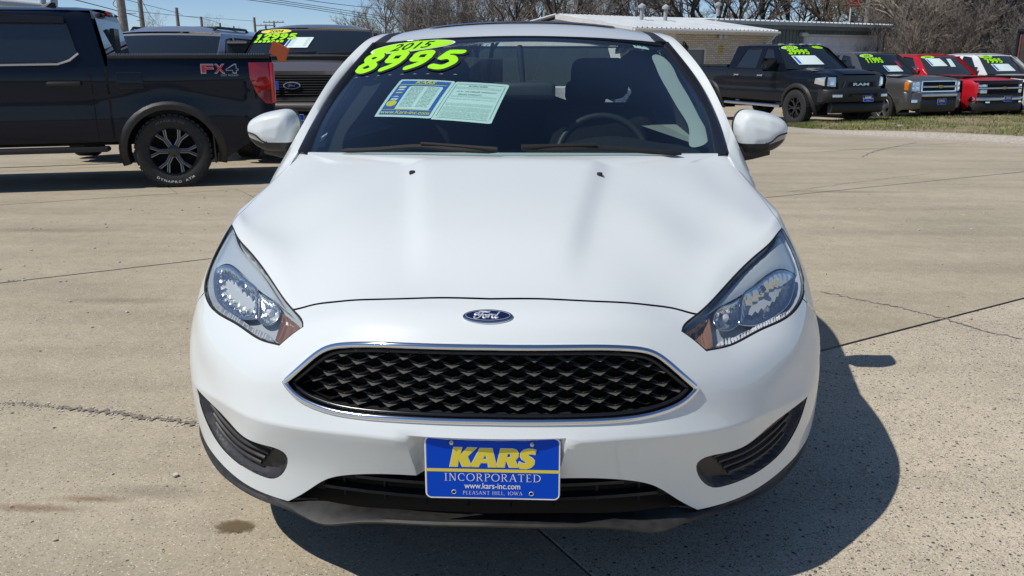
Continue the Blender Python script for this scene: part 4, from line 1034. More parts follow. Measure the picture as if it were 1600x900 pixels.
for s in (-1, 1):
    k = np.array([s, 1, 1]); rings = []
    for a, b in zip(TRn, ORn):
        mid = (a+b)/2; out = np.array([.012, -.004, .010]); low = b+[.012, .03, -.035]
        rings.append([(a+[-.004, .006, -.012])*k, a*k, (a*.7+b*.3+out*.8)*k, (a*.3+b*.7+out)*k, b*k, low*k, (b+[-.03, .03, -.05])*k, (a+[-.01, .03, -.04])*k])
    m = MB(); m.loft(rings, True, True); m.build('roof_pillar', 'paint_white', CAR, 50)
    # black moulding between pillar and glass
    gq = curve(np.vstack([GE[::4], GE[-1:]]), 50); tq = curve(np.vstack([TE[::4], TE[-1:]]), 50); rings = []
    for a, b in zip(gq, tq):
        rings.append([(a+[-.01, .004, -.004])*k, (a+[0, -.002, .004])*k, (a*.45+b*.55+[0, -.006, .008])*k, (b+[0, -.002, .003])*k, (b+[.0, .02, -.02])*k, (a+[0, .03, -.03])*k])
    m = MB(); m.loft(rings, True, True); m.build('pillar_moulding', 'gloss_black', WSC, 40)
    rings = []
    di = curve([(x, y, rail_z(y)+.004) for x, y in dR], 40); to = curve(tR, 40)
    for a, b in zip(di, to): rings.append([(a+[0, 0, 0])*k, (a*.6+b*.4+[0, 0, .004])*k, (b+[0, 0, -.001])*k, (b+[0, 0, -.03])*k, (a+[0, 0, -.03])*k])
    m = MB(); m.loft(rings, True, True); m.build('roof_ditch_trim', 'black_plastic', CAR, 40)
# roof panel
yk = np.array(ROOF_Y)
def roof(q):
    q = np.atleast_2d(q); s, y = q[:, 0], q[:, 1]
    c = spline_basis(yk, y)@np.array(zc); hw = np.interp(y, [p[1] for p in dR], [p[0] for p in dR]); e = np.array([rail_z(v) for v in y])+.010
    yy = y+.085*np.interp(y, [1.97, 2.3], [1, .0])*s*s
    drop = (c-e)
    return np.stack([s*hw, yy, c-drop*np.abs(s)**2.3], -1)
gridmesh('roof', roof, np.linspace(-1, 1, 41), np.linspace(1.97, 3.85, 50), 'paint_white', CAR)
m = MB(); rings = []
for s in np.linspace(-1, 1, 30):
    p = roof(np.array([[s, 1.97]]))[0]; g = screen(np.array([[s, 1.0]]))[0]
    rings.append([p+[0, -.002, -.001], p+[0, .02, -.02], g+[0, .01, -.02], g+[0, -.006, -.002], (p+g)/2+[0, -.004, .002]])
m.loft(rings, True, True); m.build('header_seal', 'gloss_black', WSC, 40)
def sunroof(q):
    X = roof(q); return X+[0, 0, .006]
o = gridmesh('sunroof', lambda q: roof(q)+[0, 0, .005], np.linspace(-.76, .76, 20), np.linspace(2.36, 2.95, 14), 'gloss_black', CAR)
# rear screen and tailgate top
m = MB()
rg = [[(-.52, 3.86, 1.375), (.52, 3.86, 1.375)], [(-.62, 4.12, 1.10), (.62, 4.12, 1.10)]]
m.add([(-.50, 3.86, 1.36), (.50, 3.86, 1.36), (.60, 4.12, 1.10), (-.60, 4.12, 1.10)], [(0, 1, 2, 3)]); m.build('rear_screen', 'rear_glass', CAR, 0)
# side windows
for s in (-1, 1):
    ys = np.linspace(1.42, 3.75, 24); V = []
    for y in ys:
        b = HULL2.inv(np.array([min(y, 3.9), VMAX]), lambda X: np.stack([X[:, 1], X[:, 1]*0+VMAX], -1), HULL2.g[:, 1] > VMAX-.02)
        lo = hull(np.array([[b[0], VMAX]]))[0]
        o_ = byy(ORn, np.array([y]))[0]
        V += [(s*(lo[0]-.01), y, lo[2]), (s*(o_[0]+.0), y, o_[2]-.02)]
    m = MB(); m.add(V, [(2*i, 2*i+2, 2*i+3, 2*i+1) for i in range(23)]); m.build('side_window', 'side_glass', CAR, 60)
    for y in (2.42, 3.28):
        i = int((y-1.42)/(3.75-1.42)*23); m = MB(); a, b = np.array(V[2*i]), np.array(V[2*i+1])
        m.tube([a+[s*.004, 0, 0], b+[s*.004, 0, 0]], .03, 6); m.build('door_pillar', 'gloss_black', CAR, 40)
# cowl
m = MB(); rings = []
for x in np.linspace(-.72, .72, 31):
    s = x/.72; y0 = 1.07+.17*s*s; rings.append([(x, y0-.02, .945-.004*s*s), (x, y0+.03, .948-.004*s*s), (x, y0+.06, .90), (x, y0-.03, .90)])
m.loft(rings, True, True); m.build('cowl_panel', 'black_plastic', CAR, 50)
# wipers
for pts, hub in (([(535, 243), (600, 240.5), (660, 236.5), (700, 240), (778, 244)], (790, 246)), ([(815, 240), (880, 241), (930, 239), (1000, 243.5), (1062, 248)], (812, 247))):
    WP = thing('wiper', None, None); WP.parent = CAR
    P3 = [soff(spx(p)[None], .020)[0] for p in pts]
    m = MB(); m.tube(curve(P3, 20), [.005]+[.009]*18+[.005], 6); m.build('blade', 'rubber', WP, 40)
    h = soff(spx(pts[-1] if hub[0] < 800 else pts[0])[None], .03)[0]
    m = MB(); c2 = [P3[-1 if hub[0] < 800 else 0]+[0, -.01, .008], P3[2]+[0, -.006, .012]]; m.tube(c2, [.008, .005], 6); m.build('arm', 'rubber', WP, 40)
# washer jets
for p in ((644, 271), (937, 274)):
    q = hpx(p, np.sign(p[0]-800)); X = hoff(q[None], .0)[0]
    m = MB(); m.rbox(X[0]-.009, X[0]+.009, X[1]-.008, X[1]+.012, X[2]-.004, X[2]+.009, .004); m.build('washer_jet', 'black_plastic', CAR, 40)
# mirrors
def door_mirror(s):
    MR = thing('door_mirror', None, None); MR.parent = CAR
    oR_ = [(1148,189.6),(1156.5,178),(1188,175.5),(1217,184),(1231.5,195),(1233,213),(1217,233),(1191,241),(1151,241),(1144,224)]
    oL_ = [(463,183),(456,171),(432,170.5),(405,177),(389.6,189),(389.5,203),(399,222),(414,233),(447,237),(456,221)]
    Y = 1.53; pts = [((sy(a, b, Y))[[0, 2]]) for a, b in zip(oR_, oL_)]
    out = path(np.array(pts), (8, 9), 6)
    ln = np.array([sy(a, b, Y)[[0, 2]] for a, b in (((1138,223.5),(462,220)), ((1175,224.5),(425,217)), ((1193,223.5),(414,213)), ((1203,214),(405,206)), ((1220,209.5),(396,203)), ((1240,205),(382,200)))])
    ln2 = np.array([sy(a, b, Y)[[0, 2]] for a, b in (((1191,226),(417,218)), ((1215,219),(402,212)), ((1240,213),(384,208)))])
    zl = lambda x: np.interp(x, ln[:, 0], ln[:, 1]); zl2 = lambda x: np.where(x < ln2[0, 0], 9, np.interp(x, ln2[:, 0], ln2[:, 1]))
    cx = out.mean(0)
    def mp(V, k=1.0):
        d = seg_dist(out, V); t = np.clip(d/.026, 0, 1); y = Y+.02-.075*np.sqrt(np.clip(1-(1-t)**2, 0, 1))-.35*np.clip(d, 0, .06); y = y+.10*(V[:, 0]-cx[0])**2*8*0
        return np.stack([s*V[:, 0], y+.20*np.clip(V[:, 0]-.95, 0, 1), V[:, 1]], -1)
    l1 = curve(ln, 30); l2 = curve(ln2, 16)
    panels([out], grid_in(out, .007), .007, [(None, None, lambda c: ~inside(out, c), None, None),
        ('mirror_cap', 'paint_white', lambda c: c[:, 1] > zl(c[:, 0]), None, MR),
        ('turn_signal', 'signal_lens', lambda c: (c[:, 0] > ln2[0, 0]) & (c[:, 1] > zl2(c[:, 0])), None, MR),
        ('mirror_base', 'black_plastic', lambda c: c[:, 1] < 9, None, MR)], mp, MR, smooth=50, opens=[l1, l2])
    lf = mp(np.vstack([l1[(l1[:, 0] > ln2[0, 0]-.004) & (l1[:, 0] < out[:, 0].max()-.012)], l2[-1:]]))[:, :]+[0, -.002, 0]; m = MB(); m.tube(list(lf[:-1]), .0028, 6); m.build('signal_frame', 'rubber', MR, 50)
    n = len(out); a = mp(out); b = a+[0, .03, 0]; m = MB(); m.loft([[tuple(p) for p in a], [tuple(p) for p in b]], True, False); m.build('housing_edge', 'black_plastic', MR, 50)
    m = MB(); m.add(b+[0, -.004, 0], [tuple(range(n))]); m.build('mirror_glass', 'chrome', MR, 0)
    m = MB(); z0 = out[:, 1].min(); m.tube([(s*.80, 1.53, z0-.005), (s*.90, 1.53, z0+.012), (s*.96, 1.53, z0+.03)], [.03, .028, .03], 10, flat=1.2); m.build('mirror_arm', 'black_plastic', MR, 50)
simple('signal_lens', (0.40, 0.385, 0.35), 0.25, coat=1)
door_mirror(1); door_mirror(-1)
# --- inside ---------------------------------------------------------------------------
m = MB(); rings = []
for x in np.linspace(-.70, .70, 25):
    s = x/.70; y0 = 1.12+.19*s*s; b = .05*math.exp(-((x-.36)/.20)**2)
    rings.append([(x, y0, .935), (x, y0+.2, .955+b*.3), (x, y0+.42, .950+b), (x, y0+.50, .90+b*.5), (x, y0+.50, .55), (x, y0, .55)])
m.loft(rings, True, True); m.build('dashboard', 'dash_grey', CAR, 50) if 'dash_grey' in MATS else None
simple('dash_grey', (0.016, 0.017, 0.018), 0.55, noise=0.2, nscale=80)
if 'dashboard' not in bpy.data.objects: m.build('dashboard', 'dash_grey', CAR, 50)
m = MB(); sc = Vector((.345, 1.63, .905)); Mx = Matrix.Translation(sc) @ Matrix.Rotation(math.radians(65), 4, 'X')
ring = [Mx @ Vector((.178*math.cos(a), .178*math.sin(a), 0)) for a in np.linspace(0, 2*math.pi, 41)]
m.tube(ring, .016, 8); m.rbox(-.17, .17, -.03, .03, -.015, .01, .01, mat=Mx); m.build('steering_wheel', 'dash_grey', CAR, 50)
for x in (-.36, .36):
    SE = thing('front_seat', None, None); SE.parent = CAR
    m = MB(); m.rbox(x-.25, x+.25, 2.05, 2.28, .45, 1.08, .08, seg=3); m.build('backrest', 'interior_dark', SE, 50)
    m = MB(); m.rbox(x-.13, x+.13, 2.13, 2.25, 1.11, 1.29, .05, seg=3); m.build('headrest', 'interior_dark', SE, 50)
m = MB(); m.rbox(-.62, .62, 2.95, 3.12, .45, 1.05, .06); m.rbox(-.45, -.22, 2.98, 3.08, 1.04, 1.17, .04); m.rbox(.22, .45, 2.98, 3.08, 1.04, 1.17, .04); m.build('rear_bench', 'interior_dark', CAR, 50)
m = MB(); m.box(-.74, .74, 1.4, 4.0, .3, .36); m.add([(-.55, 2.02, 1.335), (.55, 2.02, 1.335), (.52, 3.8, 1.345), (-.52, 3.8, 1.345)], [(0, 1, 2, 3)]); m.build('cabin_lining', 'interior_dark', CAR, 0)
for s in (-1, 1):                                                    # opaque wall behind pillars, doors and side windows, added to darken the cabin
    V = []; ys = np.linspace(1.50, 3.80, 24)
    for y in ys: o_ = byy(ORn, np.array([y]))[0]; V += [(s*(.72), y, .6), (s*(.70), y, 1.0), (s*(o_[0]-.085), y, o_[2]-.03)]
    m = MB(); m.add(V, [(3*i+j, 3*i+3+j, 3*i+4+j, 3*i+1+j) for i in range(23) for j in (0, 1)]); m.build('blackout_wall', 'interior_dark', CAR, 60)
simple('mirror_grey', (.06, .065, .07), .4)
IM = thing('inside_mirror', None, None); IM.parent = CAR
def inscr(p, off): return soff(spx(p)[None], off)[0]
c = inscr((818, 110), -.085)
m = MB(); m.rbox(c[0]-.125, c[0]+.125, c[1]-.02, c[1]+.03, c[2]-.033, c[2]+.033, .02, seg=3); m.build('mirror_shell', 'mirror_grey', IM, 50)
m = MB(); t_ = inscr((812, 72), -.006); m.tube([t_, (c[0], c[1], c[2]+.01)], [.014, .010], 8); m.build('mirror_stalk', 'interior_dark', IM, 50)
# pale pillar lining and sun label behind the glass on the driver's side
pl = [(1022, 82), (1034, 83), (1046, 92), (1060, 116), (1077, 145), (1096, 181), (1108, 205), (1107, 217), (1098, 223), (1083, 225.5), (1079, 204), (1064, 169), (1044, 135), (1029, 107), (1025, 97)]
pq = path(np.array([spx(p) for p in pl]), (), 5)
V, T = tri2d([pq], grid_in(pq, .03), .03); T = [t for t in T if inside(pq, V[list(t)].mean(0)[None])[0]]
obj('pillar_lining', soff(V, -.012), [t[::-1] for t in T], 'interior_trim', CAR, 0)
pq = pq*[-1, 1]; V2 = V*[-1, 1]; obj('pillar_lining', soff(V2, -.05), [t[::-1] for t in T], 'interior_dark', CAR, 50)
# --- stickers and papers ----------------------------------------------------------------
def quad_map(TL, TR, BR_, BL, surf_px, off):
    Q = [surf_px(p) for p in (TL, TR, BR_, BL)]
    def f(P, extra=0.0):
        P = np.atleast_2d(P); u, v = P[:, 0][:, None], P[:, 1][:, None]      # u right, v up, both 0..1
        q = Q[3]*(1-u)*(1-v)+Q[2]*u*(1-v)+Q[1]*u*v+Q[0]*(1-u)*v
        return soff(q, off+extra)
    return f
def flat(name, mat, f, P, parent, extra=0.0, n=0):
    P = resample(np.asarray(P, float), .06) if n == 0 else np.asarray(P, float)
    V, T = tri2d([P], grid_in(P, .12), .1); T = [t for t in T if inside(P, V[list(t)].mean(0)[None])[0]]
    return obj(name, f(V, extra), T, mat, parent, 0)
def letter(name, mat, f, body, x0, x1, y0, y1, parent, extra, **k):
    V, Fc = fit_text(body, x0, x1, y0, y1, **k); return obj(name, f(V, extra), Fc, mat, parent, 0)
rect = lambda a, b, c, d: [(a, c), (b, c), (b, d), (a, d)]
# year oval
fo = quad_map((577, 60), (712, 58), (712, 79), (574, 81.5), spx, .0025)
YO = thing('year_sticker', None, None); YO.parent = WSC
def year_sticker(f, parent, body, col, ink='sticker_black', border='sticker_white'):
    YS = thing('year_sticker', None, None); YS.parent = parent
    flat('sticker_border', border, f, ellipse(.5, .5, .5, .5, 48), YS, 0, 1)
    flat('sticker_field', col, f, ellipse(.5, .5, .475, .455, 48), YS, .001, 1)
    letter('year_digits', ink, f, body, .27, .74, .20, .82, YS, .002, bold=.01, shear=.15)
    return YS
bpy.data.objects.remove(YO)
fo = quad_map((583, 68), (719, 56), (703, 75.5), (567, 87.5), spx, .0025)
year_sticker(fo, WSC, '2015', 'sticker_lime')
PD = thing('price_digits', None, None); PD.parent = WSC
fd = quad_map((574, 83.5), (729, 80), (703, 109), (548, 113), spx, .0025)
PRICE_MAIN = (fd, PD)
for k in range(9):
    a = .06+k*.125; flat('dash', 'paper_print', fd, rect(a, a+.045, -.235, -.215), PD, .0)
# dealer sheet and buyer's guide, taped inside the glass
f1 = quad_map((626, 122), (712, 125), (672.5, 183), (584, 180), spx, -.006)
DS = thing('dealer_sheet', None, None); DS.parent = WSC
flat('sheet', 'paper_white', f1, rect(0, 1, 0, 1), DS, 0)
flat('print_field', 'paper_blue', f1, rect(.055, .945, .05, .955), DS, .001)
flat('print_panel', 'paper_white', f1, rect(.285, .885, .185, .80), DS, .002)
flat('print_rule', 'sticker_yellow', f1, rect(.06, .94, .835, .85), DS, .002)
flat('print_rule', 'sticker_yellow', f1, rect(.06, .94, .165, .175), DS, .002)
letter('print_word', 'sticker_yellow', f1, 'KARS', .34, .70, .87, .945, DS, .002, bold=.04, shear=.2)
letter('print_line', 'sticker_yellow', f1, 'www.Kars-inc.com', .07, .93, .07, .15, DS, .002, bold=.02)
flat('print_oval', 'sticker_yellow', f1, ellipse(.165, .33, .09, .08, 24), DS, .002, 1)
for y0, y1, c in ((.74, .80, 'sticker_white'), (.68, .72, 'sticker_white'), (.60, .635, 'sticker_yellow'), (.50, .525, 'sticker_white'), (.42, .465, 'sticker_white')):
    flat('print_text', c, f1, rect(.10, .235, y0, y1), DS, .002)
rnd = random.Random(3)
def lines(f, name, x0, x1, ys, parent, h=.010):
    m = MB()
    for y in ys:
        a = x0
        while a < x1-.02:
            b = min(x1, a+rnd.uniform(.03, .10)); X = f(np.array(rect(a, b-.012, y, y+h)), .003); m.add(X, [(0, 1, 2, 3)]); a = b
    m.build(name, 'paper_print', parent, 0)
lines(f1, 'print_text', .33, .57, np.linspace(.25, .76, 16), DS); lines(f1, 'print_text', .62, .84, np.linspace(.25, .76, 16), DS)
f2 = quad_map((712, 125), (796.5, 130), (767, 191), (672.5, 183.5), spx, -.0075)
BG = thing('buyers_guide', None, None); BG.parent = WSC
flat('sheet', 'paper_white', f2, rect(0, 1, 0, 1), BG, 0)
for a, b, c, d in ((.05, .95, .05, .058), (.05, .95, .93, .938), (.05, .06, .05, .938), (.94, .95, .05, .938)): flat('print_rule', 'paper_print', f2, rect(a, b, c, d), BG, .001)
letter('print_line', 'paper_print', f2, 'BUYERS GUIDE', .30, .64, .865, .905, BG, .001, bold=.02)
letter('print_line', 'paper_print', f2, 'AS IS - NO DEALER WARRANTY', .14, .86, .715, .75, BG, .001, bold=.02)
letter('print_line', 'paper_print', f2, 'DEALER WARRANTY', .20, .62, .635, .67, BG, .001, bold=.02)
lines(f2, 'print_text', .09, .91, [.84, .82, .80, .60, .58, .52, .40, .38, .36, .31, .29, .27, .25, .23, .19, .17, .15, .12, .10, .08], BG, .007)
# small sun label at the top of the glass
fl = quad_map((989, 69), (1012, 72), (1015, 76.5), (992, 73), spx, -.004); flat('sun_label', 'paper_white', fl, rect(0, 1, 0, 1), WSC, 0)
# ================================================================== pickups and wagons for sale
simple('truck_glass', (0.014, 0.020, 0.026), 0.03, spec=1.0)
simple('truck_glass_soft', (0.035, 0.042, 0.048), 0.05, spec=1.0)
simple('flare_plastic', (0.02, 0.02, 0.021), 0.55, noise=.2, nscale=40)
simple('black_textured', (0.016, 0.016, 0.017), 0.5, noise=.3, nscale=70, bump=.15)
simple('tail_red', (0.42, 0.008, 0.012), 0.12, coat=1)
simple('tail_red_dark', (0.16, 0.004, 0.008), 0.2, coat=1)
simple('lamp_housing_dark', (.10, .10, .105), .7)
simple('decal_red', (0.45, 0.02, 0.03), .4); simple('decal_grey', (0.30, 0.32, 0.35), .4)
simple('wheel_black', (0.02, 0.02, 0.021), .3, metal=.2, coat=.6)
simple('wheel_grey', (0.05, 0.051, 0.053), .3, metal=.6)
simple('wheel_machined', (0.50, 0.50, 0.50), .3, metal=1)
simple('wheel_edge', (.30, .30, .30), .3, metal=.9)
simple('lamp_clear', (0.62, 0.64, 0.66), .12, metal=.5, coat=1)
simple('marker_orange', (0.75, 0.22, 0.01), .25, coat=1)
simple('bed_liner', (0.012, 0.012, 0.012), .8)
simple('tag_orange', (0.50, 0.10, 0.03), .6)
simple('tag_blue', (0.05, 0.12, 0.5), .5)
paint('paint_black', (0.006, 0.008, 0.014), .3); paint('paint_navy', (0.004, 0.008, 0.020), .3)
paint('paint_pewter', (0.16, 0.155, 0.15), .35, metal=.6); paint('paint_red', (0.52, 0.012, 0.022), .35)
paint('paint_umber', (0.22, 0.20, 0.18), .35, metal=.6); paint('paint_silver', (0.42, 0.45, 0.50), .3, metal=.6)
paint('paint_charcoal', (0.045, 0.047, 0.05), .35, metal=.5)
DIG = {'0': [(.5,.93),(.2,.8),(.15,.5),(.2,.2),(.5,.07),(.8,.2),(.85,.5),(.8,.8),(.5,.93)], '1': [(.3,.75),(.55,.93),(.5,.07)],
 '2': [(.15,.72),(.4,.93),(.75,.85),(.75,.6),(.2,.1),(.2,.08),(.85,.08)], '3': [(.2,.85),(.6,.93),(.8,.72),(.5,.52),(.82,.3),(.55,.07),(.15,.15)],
 '4': [(.7,.05),(.72,.95),(.1,.35),(.95,.33)], '5': [(.88,.92),(.36,.92),(.24,.56),(.5,.62),(.80,.50),(.80,.22),(.5,.08),(.14,.14)],
 '7': [(.15,.92),(.85,.92),(.4,.07)], '8': [(.5,.52),(.76,.66),(.74,.86),(.5,.93),(.26,.86),(.24,.66),(.5,.52),(.80,.36),(.78,.15),(.5,.07),(.22,.15),(.20,.36),(.5,.52)],
 '9': [(.80,.70),(.62,.52),(.34,.52),(.20,.70),(.32,.90),(.60,.93),(.80,.78),(.80,.55),(.62,.26),(.26,.08)]}
def stroke_text(f, body, x0, x1, y0, y1, w, parent, mat, name, extra=0.0, gapf=.12, dx=0, dy=0):
    """bold brushed digits, each a part of its own; f maps (u, v) to the surface"""
    n = len(body); cw = (x1-x0)/(n+gapf*(n-1))
    for i, ch in enumerate(body):
        a = x0+i*cw*(1+gapf)+dx; P = np.array(DIG[ch], float); P = P[:, :2]*[cw, (y1-y0)]+[a, y0+dy]
        sharp = ch in '147'
        C = P if sharp else curve(P, 44)
        if ch in '57' or ch == '2': C = path(P, {'5': (1, 2), '7': (1,), '2': (4, 5)}[ch], 8, closed=False)
        asp = (y1-y0)/cw*.72
        m = MB()
        # round pen: a strip plus round caps, laid in drawing order
        Cs = resample(C, min(cw, y1-y0)*.06, closed=False); t = np.gradient(Cs*[asp, 1], axis=0); t /= np.linalg.norm(t, axis=1)[:, None]+1e-12
        nn = np.stack([t[:, 1]/asp, -t[:, 0]], -1)*w/2; ex = extra+np.linspace(0, .0006, len(Cs))
        Lp, Rp = f(Cs+nn, 0)+0, f(Cs-nn, 0)+0
        up = f(Cs, 1e-3)-f(Cs, 0)
        Lp = Lp+up*(ex/1e-3)[:, None]; Rp = Rp+up*(ex/1e-3)[:, None]; V = np.empty((2*len(Cs), 3)); V[::2] = Lp; V[1::2] = Rp
        m.add(V, [(2*k, 2*k+1, 2*k+3, 2*k+2) for k in range(len(Cs)-1)])
        for q, s in ((Cs[0], 0), (Cs[-1], 1)):
            el = ellipse(q[0], q[1], w/2/asp, w/2, 14); m.add(f(el, extra+(.0007 if s else -.0001)), [tuple(range(14))])
        m.build(name, mat, parent, 0)

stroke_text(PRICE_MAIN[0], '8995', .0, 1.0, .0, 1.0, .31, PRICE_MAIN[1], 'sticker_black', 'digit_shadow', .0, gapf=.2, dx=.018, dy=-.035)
stroke_text(PRICE_MAIN[0], '8995', .0, 1.0, .0, 1.0, .235, PRICE_MAIN[1], 'sticker_lime', 'digit', .0012, gapf=.2)
def truck(name, label, cat, P, loc, rz, group=None):
    T = thing(name, label, cat, loc, rz, group)
    L, Wd, H = P['L'], P['W'], P['H']; hw = Wd/2; pm = P['paint']
    belt, rock = P['belt'], P['rock']; yc, yt, ye = P['cowl'], P['wtop'], P['cab_end']; bed = P.get('bed')
    zh0, zh1 = P['hood0'], P['hood1']; R = P['R']; AX = P['axles']; ra = R+P.get('arch', .09)
    hoodz = lambda y: zh0+(zh1-zh0)*np.clip((np.asarray(y, float))/yc, 0, 1)**.75-P.get('nose_drop', .06)*np.clip(1-(np.asarray(y, float)-.10)/.32, 0, 1)**2
    nose = P.get('nose', .10)
    def plan(x): return .03+P.get('bow', .05)*(np.abs(x)/hw)**2+P.get('wrap', .22)*(np.abs(x)/hw)**7
    def half(y, z):
        y = np.asarray(y, float); z = np.asarray(z, float)
        w = hw-.035*np.clip((z-(belt-.25))/.4, 0, 2)**2-.05*np.clip((rock+.25-z)/.3, 0, 2)**2
        w = w-nose*np.clip(1-y/.75, 0, 1)**2.2-.05*np.clip((y-(L-.3))/.3, 0, 1)**2
        w = w-.055*np.clip((z-(hoodz(y)-.13))/.13, 0, 1.2)**2*(y < yc+.05)*(z < hoodz(y)+.02)
        for c_ in AX: w = w+.016*np.exp(-((y-c_)/.42)**2)*np.exp(-((z-R*1.75)/.22)**2)
        w = w-.012*np.exp(-((z-(rock+.36))/.10)**2)*(1-sum(np.exp(-((y-c_)/.45)**2) for c_ in AX))
        sh = P.get('shoulder', 0); w = w-sh*np.exp(-((z-(belt-.28))/.05)**2)*(y > .8)
        return w
    top_front = [(y, float(hoodz(y))) for y in np.linspace(.10, yc, 8)]
    if bed:
        back = [(ye-.03, belt), (ye+.02, belt), (ye+.021, bed), (L-.05, bed), (L-.02, bed-.06), (L-.02, P['tail_bot'])]
    else:
        back = [(L-.12, belt), (L-.03, belt-.05), (L-.03, P['tail_bot'])]
    out = [(.10, P['fr_bot'])]+top_front+[(yc+.12, belt)]+back+[(L-.25, P['tail_bot'])]
    def archpts(c, n=20): return [(c+ra*math.cos(a), R-.02+ra*math.sin(a)) for a in np.linspace(-.25, math.pi+.25, n)]
    ar, af = archpts(AX[1]), archpts(AX[0])
    out += [(p[0], p[1]) for p in ar if p[1] > rock-.02 or True]+[(AX[1]-ra-.02, rock), (AX[0]+ra+.02, rock)]+[p for p in af]
    out = np.array(out); loops = [resample(out, .10)]
    op = []
    outp = out
    g = grid_in(outp, .09)
    doors = P['doors']                                              # y positions of the shut lines
    for s in (-1, 1):
        mp = lambda V, s=s: np.stack([s*half(V[:, 0], V[:, 1]), V[:, 0], V[:, 1]], -1)
        opens = [np.array([(d, z) for z in np.linspace(rock+.03, belt-.01, 10)]) for d in doors]+([np.array([(ye, z) for z in np.linspace(rock+.0, belt-.02, 10)])] if bed else [])
        inp = lambda c: inside(outp, c)
        regs = [(None, None, lambda c: ~inp(c), None, None), ('front_wing', pm, lambda c: c[:, 0] < doors[0], None, T)]
        for a, b in zip(doors, doors[1:]): regs.append(('door', pm, lambda c, b=b: c[:, 0] < b, None, T))
        if bed: regs += [('cab_side', pm, lambda c: c[:, 0] < ye, None, T), ('bed_side', pm, lambda c: c[:, 0] < 99, None, T)]
        else: regs += [('quarter_panel', pm, lambda c: c[:, 0] < 99, None, T)]
        panels([outp], g, .09, regs, mp, T, 40, opens)
        for d in list(doors)+([ye] if bed else []):                  # shut lines as narrow dark grooves
            m = MB(); zz = np.linspace(rock+.03, belt-.01, 14); w = .022 if d == ye else .007
            m.loft([[(s*(half(d, z)+.0015), d-w/2, z), (s*(half(d, z)+.0015), d+w/2, z), (s*(half(d, z)-.02), d, z)] for z in zz]); m.build('shut_line', 'void_black', T, 0)
        # greenhouse side
        tb = P.get('tumble', .20)
        gx = lambda V, s=s: np.stack([s*(half(V[:, 0], np.full(len(V), belt))-tb*(V[:, 1]-belt)-.12*np.clip((V[:, 1]-(H-.10))/.10, 0, 1)**2), V[:, 0], V[:, 1]], -1)
        zt = H-P.get('rise', .055)
        ge = P.get('glass_end', ye)
        go = np.array([(yc+.02, belt-.01), (yt-.10, zt-.06), (yt+.10, zt), (ge-.30, zt+.005), (ge-.10, zt-.03), (ge, belt-.01)])
        if not bed: go = np.array([(yc+.02, belt-.01), (yt-.10, zt-.06), (yt+.10, zt), (L-.50, zt), (L-.32, zt-.04), (L-.08, belt-.01)])
        wins = [np.array(w) for w in P['windows']]
        wp = [path(w, tuple(range(len(w))), 4) if False else resample(w, .08) for w in wins]
        wl_ = [np.vstack([np.linspace(w[i], w[(i+1) % len(w)], 6)[:-1] for i in range(len(w))]) for w in wins]
        panels([go]+wl_, grid_in(go, .12), .12, [(None, None, lambda c: ~inside(go, c), None, None), (None, None, lambda c: np.any([inside(w, c) for w in wl_], axis=0), None, None), ('cab_frame', P.get('frame_mat', pm), lambda c: c[:, 0] > -9, None, T)], gx, T, 40)
        for w in wl_:
            V, Tt = tri2d([w], [], .1); Tt = [t for t in Tt if inside(w, V[list(t)].mean(0)[None])[0]]
            obj('side_window', gx(V)-[s*.012, 0, 0], Tt, 'truck_glass', T, 0)
            m = MB(); X = gx(w); m.tube([p for p in np.vstack([X, X[:2]])], .010, 4); m.build('window_seal', P.get('seal', 'black_plastic'), T, 40)
            X2 = gx(w); n = len(w); obj('window_reveal', np.vstack([X2, X2-[s*.03, 0, 0]]), [(i, (i+1) % n, n+(i+1) % n, n+i) for i in range(n)], 'black_plastic', T, 0)
        # arch lips, liners
        for c, pts in ((AX[0], af), (AX[1], ar)):
            fw = P.get('flare', 0); fm = P.get('flare_mat', 'flare_plastic')
            m = MB(); rg = []
            for (y, z) in pts:
                d = np.array([y-c, z-R+.02]); d /= np.linalg.norm(d); x = half(y, z)
                if fw: rg.append([(s*(half(y+d[0]*fw, z+d[1]*fw)+.002), y+d[0]*fw, z+d[1]*fw), (s*(x+fw*.45), y+d[0]*fw*.55, z+d[1]*fw*.55), (s*(x+fw*.5), y+d[0]*.01, z+d[1]*.01), (s*(x+fw*.3), y-d[0]*.02, z-d[1]*.02), (s*(x-.06), y-d[0]*.02, z-d[1]*.02)])
                else: rg.append([(s*(x+.001), y+d[0]*.02, z+d[1]*.02), (s*(x+.008), y, z), (s*(x-.05), y-d[0]*.006, z-d[1]*.006)])
            m.loft(rg, False, False); m.build('wheel_arch', fm if fw else pm, T, 40)
            m = MB(); m.loft([[(s*(half(y, z)-.02), y, z), (s*.45, y, z)] for y, z in pts], False, False); m.build('arch_liner', 'void_black', T, 60)
    # bonnet, windscreen, roof, back
    def hood(q): s, y = q[:, 0], q[:, 1]; z = hoodz(y); return np.stack([s*half(y, z), np.where(np.abs(s) < 2, y, y)+np.clip(.10-y, -1, 0)*0+(plan(s*half(y, z))-.10)*np.clip(1-(y-.10)/.5, 0, 1), z+P.get('crown', .05)*(1-np.abs(s)**2.5)*np.clip((y-.02)/.5, .35, 1)+P.get('bulge', 0)*sstep(.62, .5, np.abs(s))], -1)
    gridmesh('bonnet', hood, np.linspace(-1, 1, 25), np.linspace(.10, yc+.02, 14), pm, T, 50)
    zt = H-P.get('rise', .055); xw0 = float(half(yc+.05, belt))-.05; xw1 = float(half(yt, belt))-P.get('tumble', .2)*(zt-belt)-.03
    cz = zh1+P.get('crown', .05)-.01
